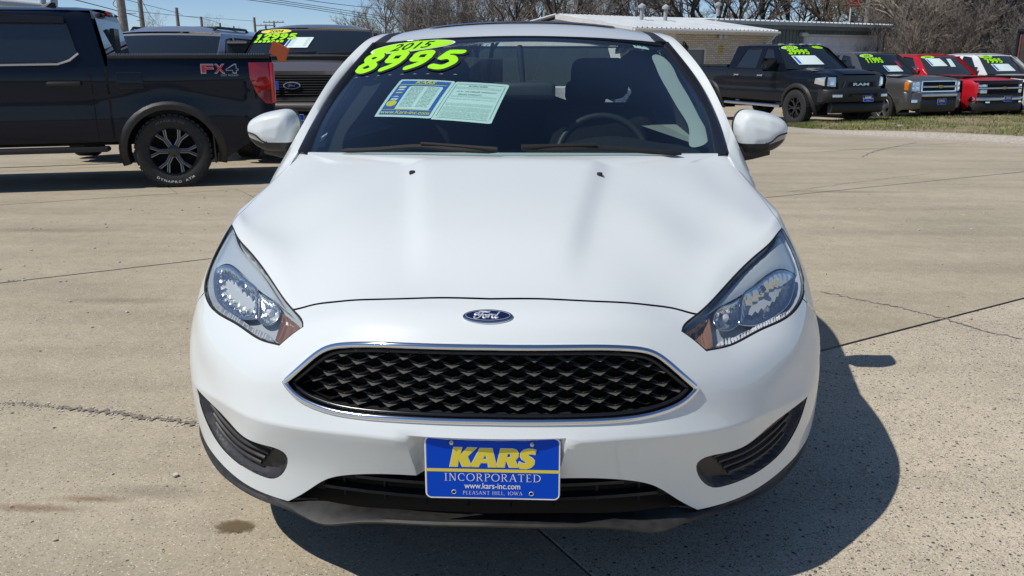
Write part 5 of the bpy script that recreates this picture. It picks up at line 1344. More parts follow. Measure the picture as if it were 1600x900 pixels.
    def ws(q, off=0.0):
        s, t = q[:, 0], q[:, 1]; x = s*(xw0+(xw1-xw0)*t)
        y = (yc-.04)+(yt-yc+.02)*t+.16*s*s*(1-.3*t); z = cz+(zt+.012-cz)*t+.03*np.sin(math.pi*t)*.6-(.02*s*s)*t
        return np.stack([x, y-off*.75, z+off*.66], -1)
    WS = thing('windscreen', None, None); WS.parent = T
    gridmesh('windscreen_header', ws, np.linspace(-1, 1, 17), np.linspace(.93, 1.0, 3), pm, WS, 60)
    gridmesh('glass_pane', ws, np.linspace(-1, 1, 17), np.linspace(0, .93, 10), P.get('ws_mat', 'truck_glass'), WS, 60)
    for s in (-1, 1):
        m = MB(); rg = []
        for t in np.linspace(0, 1, 8):
            a = ws(np.array([[s, t]]))[0]; y, z = a[1], a[2]; b = np.array([s*(half(yc+.1, belt)-P.get('tumble', .2)*max(0, z-belt)-.005), a[1]+.10, a[2]-.01]); rg.append([a+[0, -.012, .008], (a+b)/2+[s*.012, -.012, .012], b, a+[0, .05, -.03]])
        m.loft(rg, True, True); m.build('windscreen_pillar', P.get('frame_mat', pm), T, 50)
    re = ye if bed else L-.35; xr = lambda y: float(half(max(y, 1.0), belt))-P.get('tumble', .2)*(zt-belt)
    def rf(q):
        s, y = q[:, 0], q[:, 1]; w = np.array([xr(v) for v in y])-.012; u = np.abs(s)
        return np.stack([s*w, y+.12*s*s*np.clip(1-(y-yt)/.4, 0, 1), zt+(H-zt)*(1-u**3)*np.minimum(1, .30+2.2*np.minimum(y-yt+.02, re-y+.05))], -1)
    gridmesh('roof', rf, np.linspace(-1, 1, 21), np.linspace(yt-.03, re-.08, 16), pm, T, 50)
    m = MB()                                                         # back of the cab
    yb = re
    for t in (0,):
        w0, w1 = xr(yb)+P.get('tumble', .2)*(zt-belt)-.01, xr(yb)-.02
        V = [(-w0, yb-.02, belt-.3), (w0, yb-.02, belt-.3), (w0, yb, belt), (w1, yb-.10, zt), (-w1, yb-.10, zt), (-w0, yb, belt)]
        m.add(V, [(0, 1, 2, 3, 4, 5)])
    m.build('cab_back', pm, T, 0)
    m = MB(); m.add([(-w0+.12, yb+.012, belt+.05), (w0-.12, yb+.012, belt+.05), (w1-.10, yb-.075, zt-.07), (-w1+.10, yb-.075, zt-.07)], [(0, 1, 2, 3)]); m.build('rear_window', 'truck_glass', T, 0)
    if bed:
        m = MB(); w = hw-.07; m.box(-w, w, ye+.03, L-.08, rock+.25, rock+.3); m.build('bed_floor', 'bed_liner', T, 0)
        for s in (-1, 1):
            m = MB(); m.rbox(s*(hw-.10), s*(hw-.005), ye+.025, L-.04, bed-.02, bed+.022, .012); m.build('bed_rail', P.get('rail_mat', 'black_plastic'), T, 40)
            m = MB(); m.box(s*(hw-.10), s*(hw-.075), ye+.03, L-.06, rock+.25, bed-.01); m.build('bed_inner_wall', 'bed_liner', T, 0)
        m = MB(); m.box(-hw+.08, hw-.08, ye+.02, ye+.06, rock+.25, bed-.01); m.build('bed_bulkhead', pm, T, 0)
        m = MB(); m.rbox(-hw+.10, hw-.10, L-.09, L-.015, P['tail_bot']+.05, bed+.01, .02); m.build('tailgate', pm, T, 40)
        m = MB(); m.rbox(-hw+.02, hw-.02, L-.02, L+.14, rock+.02, rock+.20, .03); m.build('rear_bumper', P.get('rbump', 'dull_chrome'), T, 40)
    m = MB(); m.box(-hw+.25, hw-.25, .3, L-.3, rock-.05, rock+.3); m.build('chassis', 'void_black', T, 0)
    m = MB(); m.box(-hw+.08, hw-.08, .6, ye-.05, rock+.02, belt-.02); m.build('cabin_core', 'void_black', T, 0)
    for i, y in enumerate(AX):
        for s in (-1, 1): wheel(T, s*(hw-.125+P.get('poke', 0)), y, R, R=R, rim=P['rim'], w=.25, sgn=s, **P.get('wheel', {}))
    K = dict(T=T, half=half, plan=plan, ws=ws, WS=WS, hw=hw, P=P, hoodz=hoodz, rf=rf, gx=gx)
    def front_y(x, z): return plan(x)+P.get('lean', .12)*(z-rock)*.5
    def fp(nm, mat, poly, proud=.01, thick=.06, par=None, smooth=30, flat_z=False):
        """a plate lying on the front of the vehicle, outline in (x, z)"""
        A = np.array(poly, float); A = np.vstack([np.linspace(A[i], A[(i+1) % len(A)], max(2, int(np.linalg.norm(A[(i+1) % len(A)]-A[i])/.07)+1))[:-1] for i in range(len(A))])
        V, Tt = tri2d([A], grid_in(A, .08), .07); Tt = [t for t in Tt if inside(A, V[list(t)].mean(0)[None])[0]]; n = len(A); k = len(V)
        idx = [int(((V-p)**2).sum(1).argmin()) for p in A]
        y = front_y(V[:, 0], V[:, 1])-proud; top = np.stack([V[:, 0], y, V[:, 1]], -1); rim_ = np.array([(p[0], front_y(p[0], p[1])-proud+thick, p[1]) for p in A])
        return obj(nm, np.vstack([top, rim_]), list(Tt)+[(idx[i], idx[(i+1) % n], k+(i+1) % n, k+i) for i in range(n)], mat, par or T, smooth)
    def sp(nm, mat, poly, proud=.006, side=-1, par=None, smooth=30, gap=.012):
        """a plate lying on the flank, outline in (y, z)"""
        A = np.array(poly, float); A = np.vstack([np.linspace(A[i], A[(i+1) % len(A)], 5)[:-1] for i in range(len(A))]); V, Tt = tri2d([A], grid_in(A, .06), .06)
        Tt = [t for t in Tt if inside(A, V[list(t)].mean(0)[None])[0]]; n = len(A); k = len(V); idx = [int(((V-p)**2).sum(1).argmin()) for p in A]
        top = np.stack([side*(half(V[:, 0], V[:, 1])+proud), V[:, 0], V[:, 1]], -1); rim_ = np.array([(side*(half(p[0], p[1])+proud-gap), p[0], p[1]) for p in A])
        return obj(nm, np.vstack([top, rim_]), list(Tt)+[(idx[i], idx[(i+1) % n], k+(i+1) % n, k+i) for i in range(n)], mat, par or T, smooth)
    def bar(nm, mat, x, z0, z1, depth=.12, proud=.0, par=None, r=.3, x0=None, n=21):
        m = MB(); rg = []
        for u in np.linspace(-x if x0 is None else x0, x, n):
            y = front_y(u, (z0+z1)/2)-proud; h = z1-z0; b = min(depth, h)*r
            rg.append([(u, y+b, z0), (u, y, z0+b), (u, y, z1-b), (u, y+b, z1), (u, y+depth, z1), (u, y+depth, z0)])
        m.loft(rg, True, True); return m.build(nm, mat, par or T, 50)
    K.update(fp=fp, sp=sp, bar=bar, front_y=front_y)
    fr = [(-hw+.12, P['fr_bot']), (hw-.12, P['fr_bot']), (hw-.12, float(hoodz(.1))-.05), (hw-.20, float(hoodz(.1))-.004), (-hw+.20, float(hoodz(.1))-.004), (-hw+.12, float(hoodz(.1))-.05)]
    fp('front_panel', P.get('front_mat', pm), fr, -.005, .10)
    return K
def wmap(K):
    f = lambda Pq, extra=0.0: K['ws'](np.stack([np.atleast_2d(Pq)[:, 0]*2-1, np.atleast_2d(Pq)[:, 1]], -1), .012+extra)
    def sub(u0, u1, v0, v1, skew=0.0, rise=0.0):
        return lambda Pq, extra=0.0: f(np.stack([u0+(u1-u0)*np.atleast_2d(Pq)[:, 0]+skew*np.atleast_2d(Pq)[:, 1], v0+(v1-v0)*np.atleast_2d(Pq)[:, 1]+rise*np.atleast_2d(Pq)[:, 0]], -1), extra)
    return sub
def sale_stickers(K, year, price, yo, pr, paper, oval='sticker_lime'):
    s = wmap(K)
    year_sticker(s(*yo), K['WS'], year, oval)
    PD = thing('price_digits', None, None); PD.parent = K['WS']; f = s(*pr)
    stroke_text(f, price, .0, 1.0, .0, 1.0, .26, PD, 'sticker_lime', 'digit', .002)
    if paper:
        SH = thing('dealer_sheet', None, None); SH.parent = K['WS']; g = s(*paper)
        flat('sheet', 'paper_white', g, rect(0, 1, 0, 1), SH, .0); flat('print_field', 'paper_blue', g, rect(.04, .14, .08, .92), SH, .001)
        m = MB()
        for y in np.linspace(.15, .85, 9): m.add(g(np.array(rect(.2, .9, y, y+.03)), .001), [(0, 1, 2, 3)])
        m.build('print_text', 'paper_print', SH, 0)
def side_mirror(K, s, y, z, mat, big=1.0, shell=None):
    T = K['T']; x = float(K['half'](y, z)); MR = thing('door_mirror', None, None); MR.parent = T
    m = MB(); m.tube([(s*(x-.03), y, z-.02), (s*(x+.10), y-.02, z)], .03, 8); m.build('mirror_arm', 'black_plastic', MR, 40)
    m = MB(); m.rbox(s*(x+.06), s*(x+.06+.20*big), y-.10, y+.05, z-.07*big, z+.13*big, .045, seg=3); m.build('mirror_shell', shell or mat, MR, 50)
    m = MB(); m.box(s*(x+.08), s*(x+.04+.20*big), y+.051, y+.056, z-.05*big, z+.11*big); m.build('mirror_glass', 'chrome', MR, 0)
def handle(K, s, y, z, mat='chrome'):
    x = float(K['half'](y, z)); m = MB(); m.rbox(s*(x-.005), s*(x+.035), y-.10, y+.10, z-.018, z+.018, .012, seg=2); m.build('door_handle', mat, K['T'], 40)
def small_plate(K, x, z, proud, tilt=0):
    y = float(K['front_y'](x, z))-proud; plate(K['T'], Matrix.Translation(Vector((x, y, z))) @ Matrix.Rotation(math.radians(90+tilt), 4, 'X'), detail=False)

# ------------------------------------------------------------------ the black pickup beside the hatchback (seen from its tail)
RP = dict(L=5.30, W=1.86, H=1.87, belt=1.27, rock=.50, cowl=1.32, wtop=2.00, cab_end=3.64, bed=1.36, tail_bot=.50, fr_bot=.55, hood0=1.02, hood1=1.13, R=.385, rim=.25, axles=(.92, 4.20), paint='paint_navy', arch=.095,
          doors=(1.50, 2.52, 3.49), windows=[[(1.80, 1.29), (2.22, 1.74), (2.50, 1.76), (2.50, 1.29)], [(2.62, 1.295), (2.62, 1.76), (3.30, 1.745), (3.39, 1.39), (3.28, 1.315)]], flare=.065, shoulder=.012,
          wheel=dict(spokes=6, rim_mat='wheel_grey', hub='wheel_black', split=True, edge_mat='wheel_edge'), rail_mat='black_textured', rbump='black_textured', tumble=.16, seal='gloss_black')
rzR = math.radians(-72.0)
wc = at_ground(278, 291.5)                                            # contact of the near rear tyre
Rm = Matrix.Rotation(rzR, 3, 'Z'); lx = RP['W']/2-.125
off = Rm @ Vector((lx+.06, 4.20, 0)); locR = (wc[0]-off.x, wc[1]-off.y, gz(wc[0], wc[1]))
K = truck('pickup_truck', 'glossy black crew cab pickup seen from the side, red tail lamp beside the white hatchback', 'pickup truck', RP, locR, rzR)
T = K['T']
tl = [(5.04, 1.30), (5.27, 1.30), (5.275, .87), (5.19, .87), (5.10, .98), (5.045, 1.14)]
TL_ = K['sp']('tail_lamp', 'tail_red', tl, .012, 1, smooth=60); K['sp']('lamp_segment', 'tail_red_dark', [(5.12, 1.0), (5.265, 1.03), (5.265, .90), (5.19, .90)], .014, 1, par=TL_)
K['sp']('lamp_segment', 'tail_red', [(5.10, 1.14), (5.255, 1.16), (5.26, 1.08), (5.12, 1.06)], .017, 1, par=TL_); K['sp']('lamp_segment', 'tail_red', [(5.085, 1.245), (5.24, 1.245), (5.245, 1.20), (5.09, 1.19)], .017, 1, par=TL_)
m = MB(); m.rbox(.80, .945, 5.255, 5.30, .87, 1.30, .02); m.build('tail_lamp', 'tail_red', T, 40)
fS = lambda Pq, extra=0.0: np.stack([K_R['half'](4.56+(np.atleast_2d(Pq)[:, 0])*.37, 1.195+np.atleast_2d(Pq)[:, 1]*.085)+.003+extra, 4.56+np.atleast_2d(Pq)[:, 0]*.37, 1.195+np.atleast_2d(Pq)[:, 1]*.085], -1)
K_R = K
for ch, a, b, mt in (('F', 0, .33, 'decal_red'), ('X', .36, .64, 'decal_red'), ('4', .68, 1.0, 'decal_grey')):
    letter('decal_letter', 'decal_grey', fS, ch, a-.012, b+.012, -.10, 1.10, T, 0, bold=.045); letter('decal_letter', mt if mt == 'decal_red' else 'paint_navy', fS, ch, a+.012, b-.012, .06, .94, T, .001, bold=.02)
letter('decal_line', 'decal_grey', fS, 'OFF ROAD', .52, 1.0, -.42, -.18, T, .0)
K['sp']('fuel_door', 'paint_navy', [(3.73, 1.045), (3.98, 1.045), (3.98, 1.20), (3.73, 1.20)], .004, 1)
m = MB(); fd_ = [(3.73, 1.045), (3.98, 1.045), (3.98, 1.20), (3.73, 1.20), (3.73, 1.045)]; m.tube([(K['half'](y, z)+.003, y, z) for y, z in fd_], .004, 4); m.build('fuel_door_gap', 'void_black', T, 0)
for s in (1, -1):
    x = float(K['half'](3.2, 1.09)); m = MB(); m.rbox(s*(x-.005), s*(x+.05), 3.08, 3.40, 1.075, 1.12, .018); m.build('door_handle', 'flare_plastic', T, 40)
    m = MB(); m.rbox(s*.80, s*.96, 1.35, 3.58, .40, .455, .025); m.build('side_step', 'black_textured', T, 40)
    m = MB(); m.box(s*.70, s*.93, 4.615, 4.63, .25, .62); m.build('mud_flap', 'black_plastic', T, 0)
    for (y0, y1) in ((2.18, 2.52), (2.61, 3.30)):
        m = MB(); P0 = K['gx'](np.array([[y0, 1.755], [y1, 1.755], [y1, 1.69], [y0, 1.69]])); P0[:, 0] = s*np.abs(P0[:, 0]); P1 = P0+np.array([[s*.012, 0, 0], [s*.012, 0, 0], [s*.03, 0, 0], [s*.03, 0, 0]])
        m.loft([[tuple(p) for p in P0], [tuple(p) for p in P1]], True, True); m.build('rain_visor', 'gloss_black', T, 0)
m = MB(); m.add([(x, y, z) for x, y, z in [(.83, 3.18, 1.70), (.86, 3.27, 1.29)]]+[(.85, 3.245, 1.70), (.875, 3.31, 1.29)], [(0, 1, 3, 2)])
m = MB(); rg = []
m = MB(); m.tube([tuple(p) for p in (K['gx'](np.array([[2.60, 1.283], [3.20, 1.290], [3.31, 1.325], [3.40, 1.395]]))+[.006, 0, 0])], .011, 6); m.build('window_trim', 'dull_chrome', T, 50)
m = MB(); m.rbox(-.14, .14, 3.56, 3.62, 1.785, 1.835, .015); m.build('brake_lamp', 'tail_red', T, 40)
m = MB(); m.box(-.16, .16, 3.60, 3.64, 1.30, 1.66); m.build('slider_frame', 'gloss_black', T, 0)
m = MB(); m.loft([[(.42-w, 3.05-.0, 1.85), (.42, 2.98, 1.85), (.42+w, 3.05, 1.85), (.42, 3.16, 1.85)] for w in (.04,)]+[[(.42-.01, 3.12, 1.91), (.42, 3.10, 1.915), (.43, 3.12, 1.91), (.42, 3.15, 1.905)]], True, True); m.tube([(.42, 3.10, 1.90), (.42, 3.30, 2.08)], .004, 5); m.build('roof_antenna', 'black_plastic', T, 30)
m = MB()                                                            # saw-tooth edge of the bed mat on the rail
for i in range(60): y = 3.72+i*.025; m.box(.86, .885, y, y+.014, 1.381, 1.393)
m.build('rail_teeth', 'decal_grey', T, 0)['kind'] = 'stuff'
# raised white letters on the near rear tyre
for w_ in [c for c in T.children if c.name.startswith('wheel') and c.location.y > 3 and c.location.x > 0 and c.type == 'EMPTY']:
    def ring_text(body, r0, r1, a_mid, span, mat, top):
        n = len(body)
        for i, ch in enumerate(body):
            if ch == ' ': continue
            V, Fc = fit_text(ch, -.5, .5, 0, 1, bold=.02); u = (i+.5-n/2)/n*span; X = []
            for a, b in V:
                rr_ = r0+(r1-r0)*b if top else r1-(r1-r0)*b; ang_ = u+a*span/n*.8
                t = a_mid+ang_ if top else a_mid-ang_
                X.append((.1286, rr_*math.sin(t), rr_*math.cos(t)))
            obj('tyre_letter', X, Fc, mat, w_, 0)
    ring_text('HANKOOK', .312, .337, 0.0, .95, 'lamp_housing_dark', True); ring_text('DYNAPRO ATM', .312, .337, math.pi, 1.25, 'plate_white', False)
# orange tag hanging over the tail corner
tp_ = T.matrix_world if False else Matrix.Translation(Vector(locR)) @ Matrix.Rotation(rzR, 4, 'Z')
DT = float(np.hypot(*( (np.array(tp_ @ Vector((.93, 5.22, 1.3)))-CL)[:2])))-.05
tg = [(426, 64), (420, 83), (432, 88), (435, 97), (443, 97.5), (450, 76), (440, 71)]
q0 = [at_dist(*p, DT) for p in tg]; m = MB(); m.loft([[tuple(p) for p in q0], [tuple(p+np.array([.01, .03, 0])) for p in q0]], True, True)
o = m.build('hanging_tag', 'tag_orange', None, 0); tag(o, 'torn orange paper tag clipped to the tail corner of the black pickup', 'tag')
# ------------------------------------------------------------------ row of four pickups on the right
rz0 = math.radians(23.5)
def place(px, py, x, y, rz):
    c = at_ground(px, py); o_ = Matrix.Rotation(rz, 3, 'Z') @ Vector((x, y, 0)); return (c[0]-o_.x, c[1]-o_.y, gz(c[0], c[1]))
GRP = 'pickups for sale in a row behind the grass verge'
A1 = dict(L=5.95, W=2.02, H=2.00, belt=1.36, rock=.58, cowl=1.45, wtop=2.20, cab_end=3.98, bed=1.44, tail_bot=.72, fr_bot=.60, hood0=1.28, hood1=1.34, R=.44, rim=.255, axles=(1.02, 4.82), paint='paint_black', arch=.10,
          doors=(1.52, 2.62, 3.62), windows=[[(1.88, 1.385), (2.30, 1.86), (2.58, 1.885), (2.58, 1.385)], [(2.74, 1.385), (2.74, 1.885), (3.42, 1.865), (3.66, 1.40)]], flare=.085, poke=.05, bulge=.03, crown=.04, wrap=.20,
          wheel=dict(spokes=6, rim_mat='wheel_black', hub='wheel_black', split=True), tumble=.38, front_mat='paint_black', seal='gloss_black')
K = truck('pickup_truck', 'lifted black crew cab pickup with cab lights and a black off-road bumper', 'pickup truck', A1, place(1244, 196.5, -.93, 1.02, rz0), rz0, GRP)
T = K['T']; fp, bar, sp = K['fp'], K['bar'], K['sp']
GRL = fp('grille', 'gloss_black', [(-.60, .90), (.60, .90), (.66, 1.24), (-.66, 1.24)], .05, .10); fp('grille_frame', 'black_plastic', [(-.50, .96), (.50, .96), (.44, 1.10), (-.44, 1.10)], .10, .06, GRL)
fp('grille_opening', 'void_black', [(-.40, .985), (.40, .985), (.36, 1.08), (-.36, 1.08)], .104, .02, GRL)
fF = lambda x0, x1, z0, z1, pr: (lambda Pq, extra=0.0: np.stack([x0+(x1-x0)*np.atleast_2d(Pq)[:, 0], K_['front_y'](x0+(x1-x0)*np.atleast_2d(Pq)[:, 0], z0+(z1-z0)*np.atleast_2d(Pq)[:, 1])-pr-extra, z0+(z1-z0)*np.atleast_2d(Pq)[:, 1]], -1))
K_ = K; letter('grille_lettering', 'dull_chrome', fF(-.24, .24, 1.0, 1.065, .108), 'RAM', 0, 1, 0, 1, GRL, 0, bold=.04)
for s in (-1, 1):
    HLt = fp('headlight', 'lamp_clear', [(s*.66, .98), (s*.93, 1.00), (s*.965, 1.10), (s*.90, 1.20), (s*.66, 1.20)][::s], .02, .06)
    fp('lamp_bowl', 'chrome', [(s*.70, 1.02), (s*.80, 1.02), (s*.80, 1.17), (s*.70, 1.17)][::s], .026, .02, HLt); fp('marker', 'marker_orange', [(s*.90, 1.02), (s*.945, 1.03), (s*.945, 1.15), (s*.90, 1.16)][::s], .026, .02, HLt)
    sp('headlight_side', 'lamp_clear', [(.13, 1.0), (.42, 1.05), (.40, 1.17), (.13, 1.2)], .008, s)
    fp('lamp_pod', 'lamp_clear', [(s*.60, .74), (s*.82, .74), (s*.82, .80), (s*.60, .80)][::s], .19, .03); fp('tow_shackle', 'void_black', [(s*.32, .74), (s*.44, .74), (s*.44, .83), (s*.32, .83)][::s], .19, .03)
    side_mirror(K, s, 1.98, 1.44, 'gloss_black', 1.15); handle(K, s, 2.48, 1.20); handle(K, s, 3.50, 1.20)
    m = MB(); m.tube([(s*1.00, 1.60, .46), (s*1.00, 4.0, .46)], .045, 8); m.build('side_step', 'dull_chrome', T, 50)
    sp('fuel_rivets', 'flare_plastic', [(4.85, 1.02), (4.9, 1.02), (4.9, 1.05), (4.85, 1.05)], .03, s)
B_ = bar('front_bumper', 'black_textured', .98, .62, .92, .20, .16, r=.18); bar('bumper_slot', 'void_black', .26, .79, .84, .03, .175, par=B_); bar('bumper_chin', 'black_textured', .78, .36, .62, .16, .10, r=.3)
m = MB()
for x in (-.62, -.32, 0, .32, .62): m.rbox(x-.05, x+.05, 2.12, 2.24, 1.965, 2.005, .015)
CLp = [MB().rbox(x-.05, x+.05, 2.14+.16*x*x, 2.26+.16*x*x, 1.955, 1.998, .015).build('cab_light', 'lamp_clear', T, 40) for x in (-.62, -.32, 0, .32, .62)]
small_plate(K, .18, .70, .172, -12)
sale_stickers(K, '2013', '39995', (.06, .36, .80, .97), (.13, .50, .58, .78), (.20, .62, .16, .52, -.05))
flat('sun_strip', 'sticker_lime', wmap(K)(.66, .93, .84, .97, 0, -.01), ellipse(.5, .5, .5, .5, 24), K['WS'], .001, 1)
# grey pickup
A2 = dict(L=5.60, W=2.03, H=1.87, belt=1.24, rock=.48, cowl=1.72, wtop=2.42, cab_end=3.75, bed=1.30, tail_bot=.62, fr_bot=.50, hood0=1.14, hood1=1.20, R=.385, rim=.255, axles=(.98, 4.4), paint='paint_pewter', arch=.07,
          doors=(1.78, 2.90, 3.5), windows=[[(2.14, 1.26), (2.56, 1.73), (2.86, 1.765), (2.86, 1.26)], [(3.0, 1.26), (3.0, 1.765), (3.36, 1.74), (3.50, 1.28)]], bulge=.0, crown=.06, wrap=.22,
          wheel=dict(spokes=5, rim_mat='wheel_machined', hub='wheel_machined'), tumble=.36)
K = truck('pickup_truck', 'dark grey pickup with chrome bar grille, amber lamps and polished wheels', 'pickup truck', A2, place(1378, 189.5, -.93, .98, rz0), rz0, GRP)
T = K['T']; fp, bar, sp = K['fp'], K['bar'], K['sp']
simple('badge_gold', (.45, .36, .16), .35, metal=.5)
def bowtie(K, x, z, pr, w, par, mat='badge_gold'):
    pts = [(-.5,-.18),(-.22,-.18),(-.22,-.42),(.30,-.42),(.22,-.18),(.5,-.18),(.5,.18),(.22,.18),(.22,.42),(-.30,.42),(-.22,.18),(-.5,.18)]
    K['fp']('badge', mat, [(x+a*w+b*.1*w, z+b*w*.42) for a, b in pts], pr, .02, par)
GRL = fp('grille', 'chrome', [(-.62, .82), (.62, .82), (.62, 1.11), (-.62, 1.11)], .02, .05)
fp('grille_opening', 'void_black', [(-.57, .985), (.57, .985), (.57, 1.085), (-.57, 1.085)], .024, .02, GRL); fp('grille_opening', 'void_black', [(-.57, .845), (.57, .845), (.57, .925), (-.57, .925)], .024, .02, GRL)
bar('grille_bar', 'chrome', .60, .925, .985, .05, .05, GRL); bowtie(K, 0, .955, .062, .22, GRL)
for s in (-1, 1):
    HLt = fp('headlight', 'lamp_clear', [(s*.65, .84), (s*.95, .84), (s*.95, 1.10), (s*.65, 1.10)][::s], .02, .06)
    for x, z in ((.73, 1.03), (.73, .91), (.85, 1.03), (.85, .91)): fp('lamp_bowl', 'chrome', [(s*x+a, z+b) for a, b in ellipse(0, 0, .05, .05, 12)], .026, .02, HLt)
    sp('marker', 'marker_orange', [(.16, .86), (.28, .87), (.28, 1.08), (.16, 1.09)], .010, s); fp('fog_lamp', 'chrome', [(s*.74, .55), (s*.88, .55), (s*.88, .62), (s*.74, .62)][::s], .066, .03)
    side_mirror(K, s, 2.24, 1.30, 'black_plastic', 1.0); handle(K, s, 2.76, 1.08, 'paint_pewter')
    B_ = bar('bumper_end', 'paint_pewter', s*1.0 if s > 0 else -.62, .36, .82, .16, .05, x0=s*.62 if s > 0 else -1.0)
bar('front_bumper', 'chrome', .62, .68, .80, .16, .08); bar('bumper_lower', 'black_plastic', .62, .28, .675, .16, .05); small_plate(K, .06, .56, .075)
sale_stickers(K, '2008', '11995', (.08, .34, .76, .95), (.14, .46, .50, .74), (.42, .74, .10, .36, -.03))
flat('red_note', 'tail_red', wmap(K)(.72, .80, .28, .58), rect(0, 1, 0, 1), K['WS'], .0)
# red pickup
A3 = dict(L=5.55, W=1.99, H=1.82, belt=1.22, rock=.50, cowl=1.74, wtop=2.42, cab_end=3.75, bed=1.28, tail_bot=.62, fr_bot=.52, hood0=1.08, hood1=1.18, R=.375, rim=.24, axles=(.96, 4.4), paint='paint_red', arch=.07,
          doors=(1.80, 2.98, 3.55), windows=[[(2.14, 1.24), (2.56, 1.70), (2.94, 1.735), (2.94, 1.24)], [(3.08, 1.24), (3.08, 1.735), (3.40, 1.71), (3.50, 1.26)]], crown=.05, wrap=.24, wheel=dict(spokes=5, rim_mat='wheel_silver'), tumble=.36, ws_mat='truck_glass_soft')
pg = place(1378, 189.5, -.93, .98, rz0); dx = 1.0
def beside(p, d, back=0.0):
    v = Matrix.Rotation(rz0, 3, 'Z') @ Vector((d, back, 0)); x, y = p[0]+v.x, p[1]+v.y; return (x, y, gz(x, y))
pr_ = beside(pg, 2.36, .0)
K = truck('pickup_truck', 'bright red pickup with a black bonnet shield and chrome bumper', 'pickup truck', A3, pr_, rz0, GRP)
T = K['T']; fp, bar, sp = K['fp'], K['bar'], K['sp']
GRL = fp('grille', 'void_black', [(-.93, .74), (.93, .74), (.93, 1.02), (-.93, 1.02)], .015, .05); bar('grille_bar', 'chrome', .92, .865, .925, .05, .05, GRL); bowtie(K, 0, .895, .062, .20, GRL)
bar('bonnet_shield', 'gloss_black', .90, .985, 1.10, .10, .05, r=.2)
for s in (-1, 1):
    HLt = fp('headlight', 'lamp_clear', [(s*.60, .93), (s*.93, .93), (s*.93, 1.01), (s*.60, 1.01)][::s], .03, .06); HL2 = fp('headlight', 'lamp_clear', [(s*.60, .76), (s*.78, .76), (s*.78, .855), (s*.60, .855)][::s], .03, .06)
    fp('marker', 'marker_orange', [(s*.79, .77), (s*.94, .77), (s*.94, .85), (s*.79, .85)][::s], .03, .06); fp('lamp_bowl', 'chrome', [(s*.70+a, .97+b) for a, b in ellipse(0, 0, .06, .032, 12)], .036, .02, HLt)
    side_mirror(K, s, 2.24, 1.28, 'chrome', .95); handle(K, s, 2.84, 1.06, 'black_plastic'); fp('fog_lamp', 'chrome', [(s*.55, .50), (s*.68, .50), (s*.68, .54), (s*.55, .54)][::s], .10, .03)
bar('bumper_step', 'black_plastic', .95, .64, .735, .14, .04); bar('front_bumper', 'chrome', .95, .55, .66, .16, .09); bar('bumper_lower', 'black_plastic', .93, .26, .545, .14, .05); small_plate(K, .12, .60, .10)
sale_stickers(K, '2001', '4995', (.06, .34, .80, .96), (.0, .01, .0, .01), (.16, .48, .40, .80, -.04))
flat('dealer_note', 'paper_white', wmap(K)(.54, .66, .36, .78, .06), rect(0, 1, 0, 1), K['WS'], .0)
# white pickup
A4 = dict(L=5.60, W=2.0, H=1.86, belt=1.24, rock=.50, cowl=1.74, wtop=2.42, cab_end=3.75, bed=1.30, tail_bot=.62, fr_bot=.52, hood0=1.06, hood1=1.19, R=.385, rim=.24, axles=(.96, 4.4), paint='paint_white', arch=.08,
          doors=(1.80, 2.90, 3.5), windows=[[(2.14, 1.26), (2.56, 1.73), (2.86, 1.765), (2.86, 1.26)], [(3.0, 1.26), (3.0, 1.765), (3.36, 1.74), (3.50, 1.28)]], crown=.06, wrap=.24, wheel=dict(spokes=5, rim_mat='wheel_silver'), tumble=.36, ws_mat='truck_glass_soft')
K = truck('pickup_truck', 'white pickup with black mirrors, cut off by the right edge', 'pickup truck', A4, beside(pr_, 2.36, .0), rz0, GRP)
T = K['T']; fp, bar, sp = K['fp'], K['bar'], K['sp']
fp('grille', 'void_black', [(-.58, .80), (.58, .80), (.58, 1.04), (-.58, 1.04)], .015, .05)
for s in (-1, 1):
    HLt = fp('headlight', 'lamp_clear', [(s*.62, .82), (s*.93, .84), (s*.93, 1.04), (s*.62, 1.02)][::s], .03, .06); side_mirror(K, s, 2.24, 1.28, 'black_plastic', 1.0); handle(K, s, 2.76, 1.08, 'black_plastic')
    sp('headlight_side', 'black_plastic', [(.12, .80), (.42, .88), (.50, 1.0), (.12, 1.04)], .008, s)
bar('front_bumper', 'black_plastic', .97, .48, .76, .16, .06)
sale_stickers(K, '2006', '7995', (.06, .34, .80, .96), (.12, .48, .54, .76), (.22, .62, .14, .48, -.04))
# ------------------------------------------------------------------ brown wagon facing the lot, silver wagon beside it
A5 = dict(rise=.09, L=5.75, W=2.03, H=1.92, belt=1.45, rock=.52, cowl=1.42, wtop=2.06, cab_end=5.5, bed=None, tail_bot=.62, fr_bot=.55, hood0=1.25, hood1=1.42, R=.40, rim=.235, axles=(1.0, 4.49), paint='paint_umber', arch=.07,
          doors=(1.52, 2.62, 3.7), windows=[[(1.85, 1.47), (2.22, 1.76), (2.52, 1.78), (2.52, 1.47)], [(2.66, 1.47), (2.66, 1.78), (3.66, 1.78), (3.66, 1.47)], [(3.80, 1.47), (3.80, 1.78), (5.2, 1.76), (5.36, 1.49)]], crown=.04, wrap=.16, bow=.04, wheel=dict(spokes=5), tumble=.34, lean=.02)
rzE = math.radians(5.7); cE = at_dist(456, 178, 11.9); oE = Matrix.Rotation(rzE, 3, 'Z') @ Vector((-.03, 0, 0))
K = truck('large_wagon', 'brown full size wagon facing the lot, red-brown tag in front of its windscreen', 'suv', A5, (cE[0]-oE.x, cE[1]-oE.y, gz(cE[0], cE[1])), rzE)
T = K['T']; fp, bar, sp = K['fp'], K['bar'], K['sp']; K_ = K
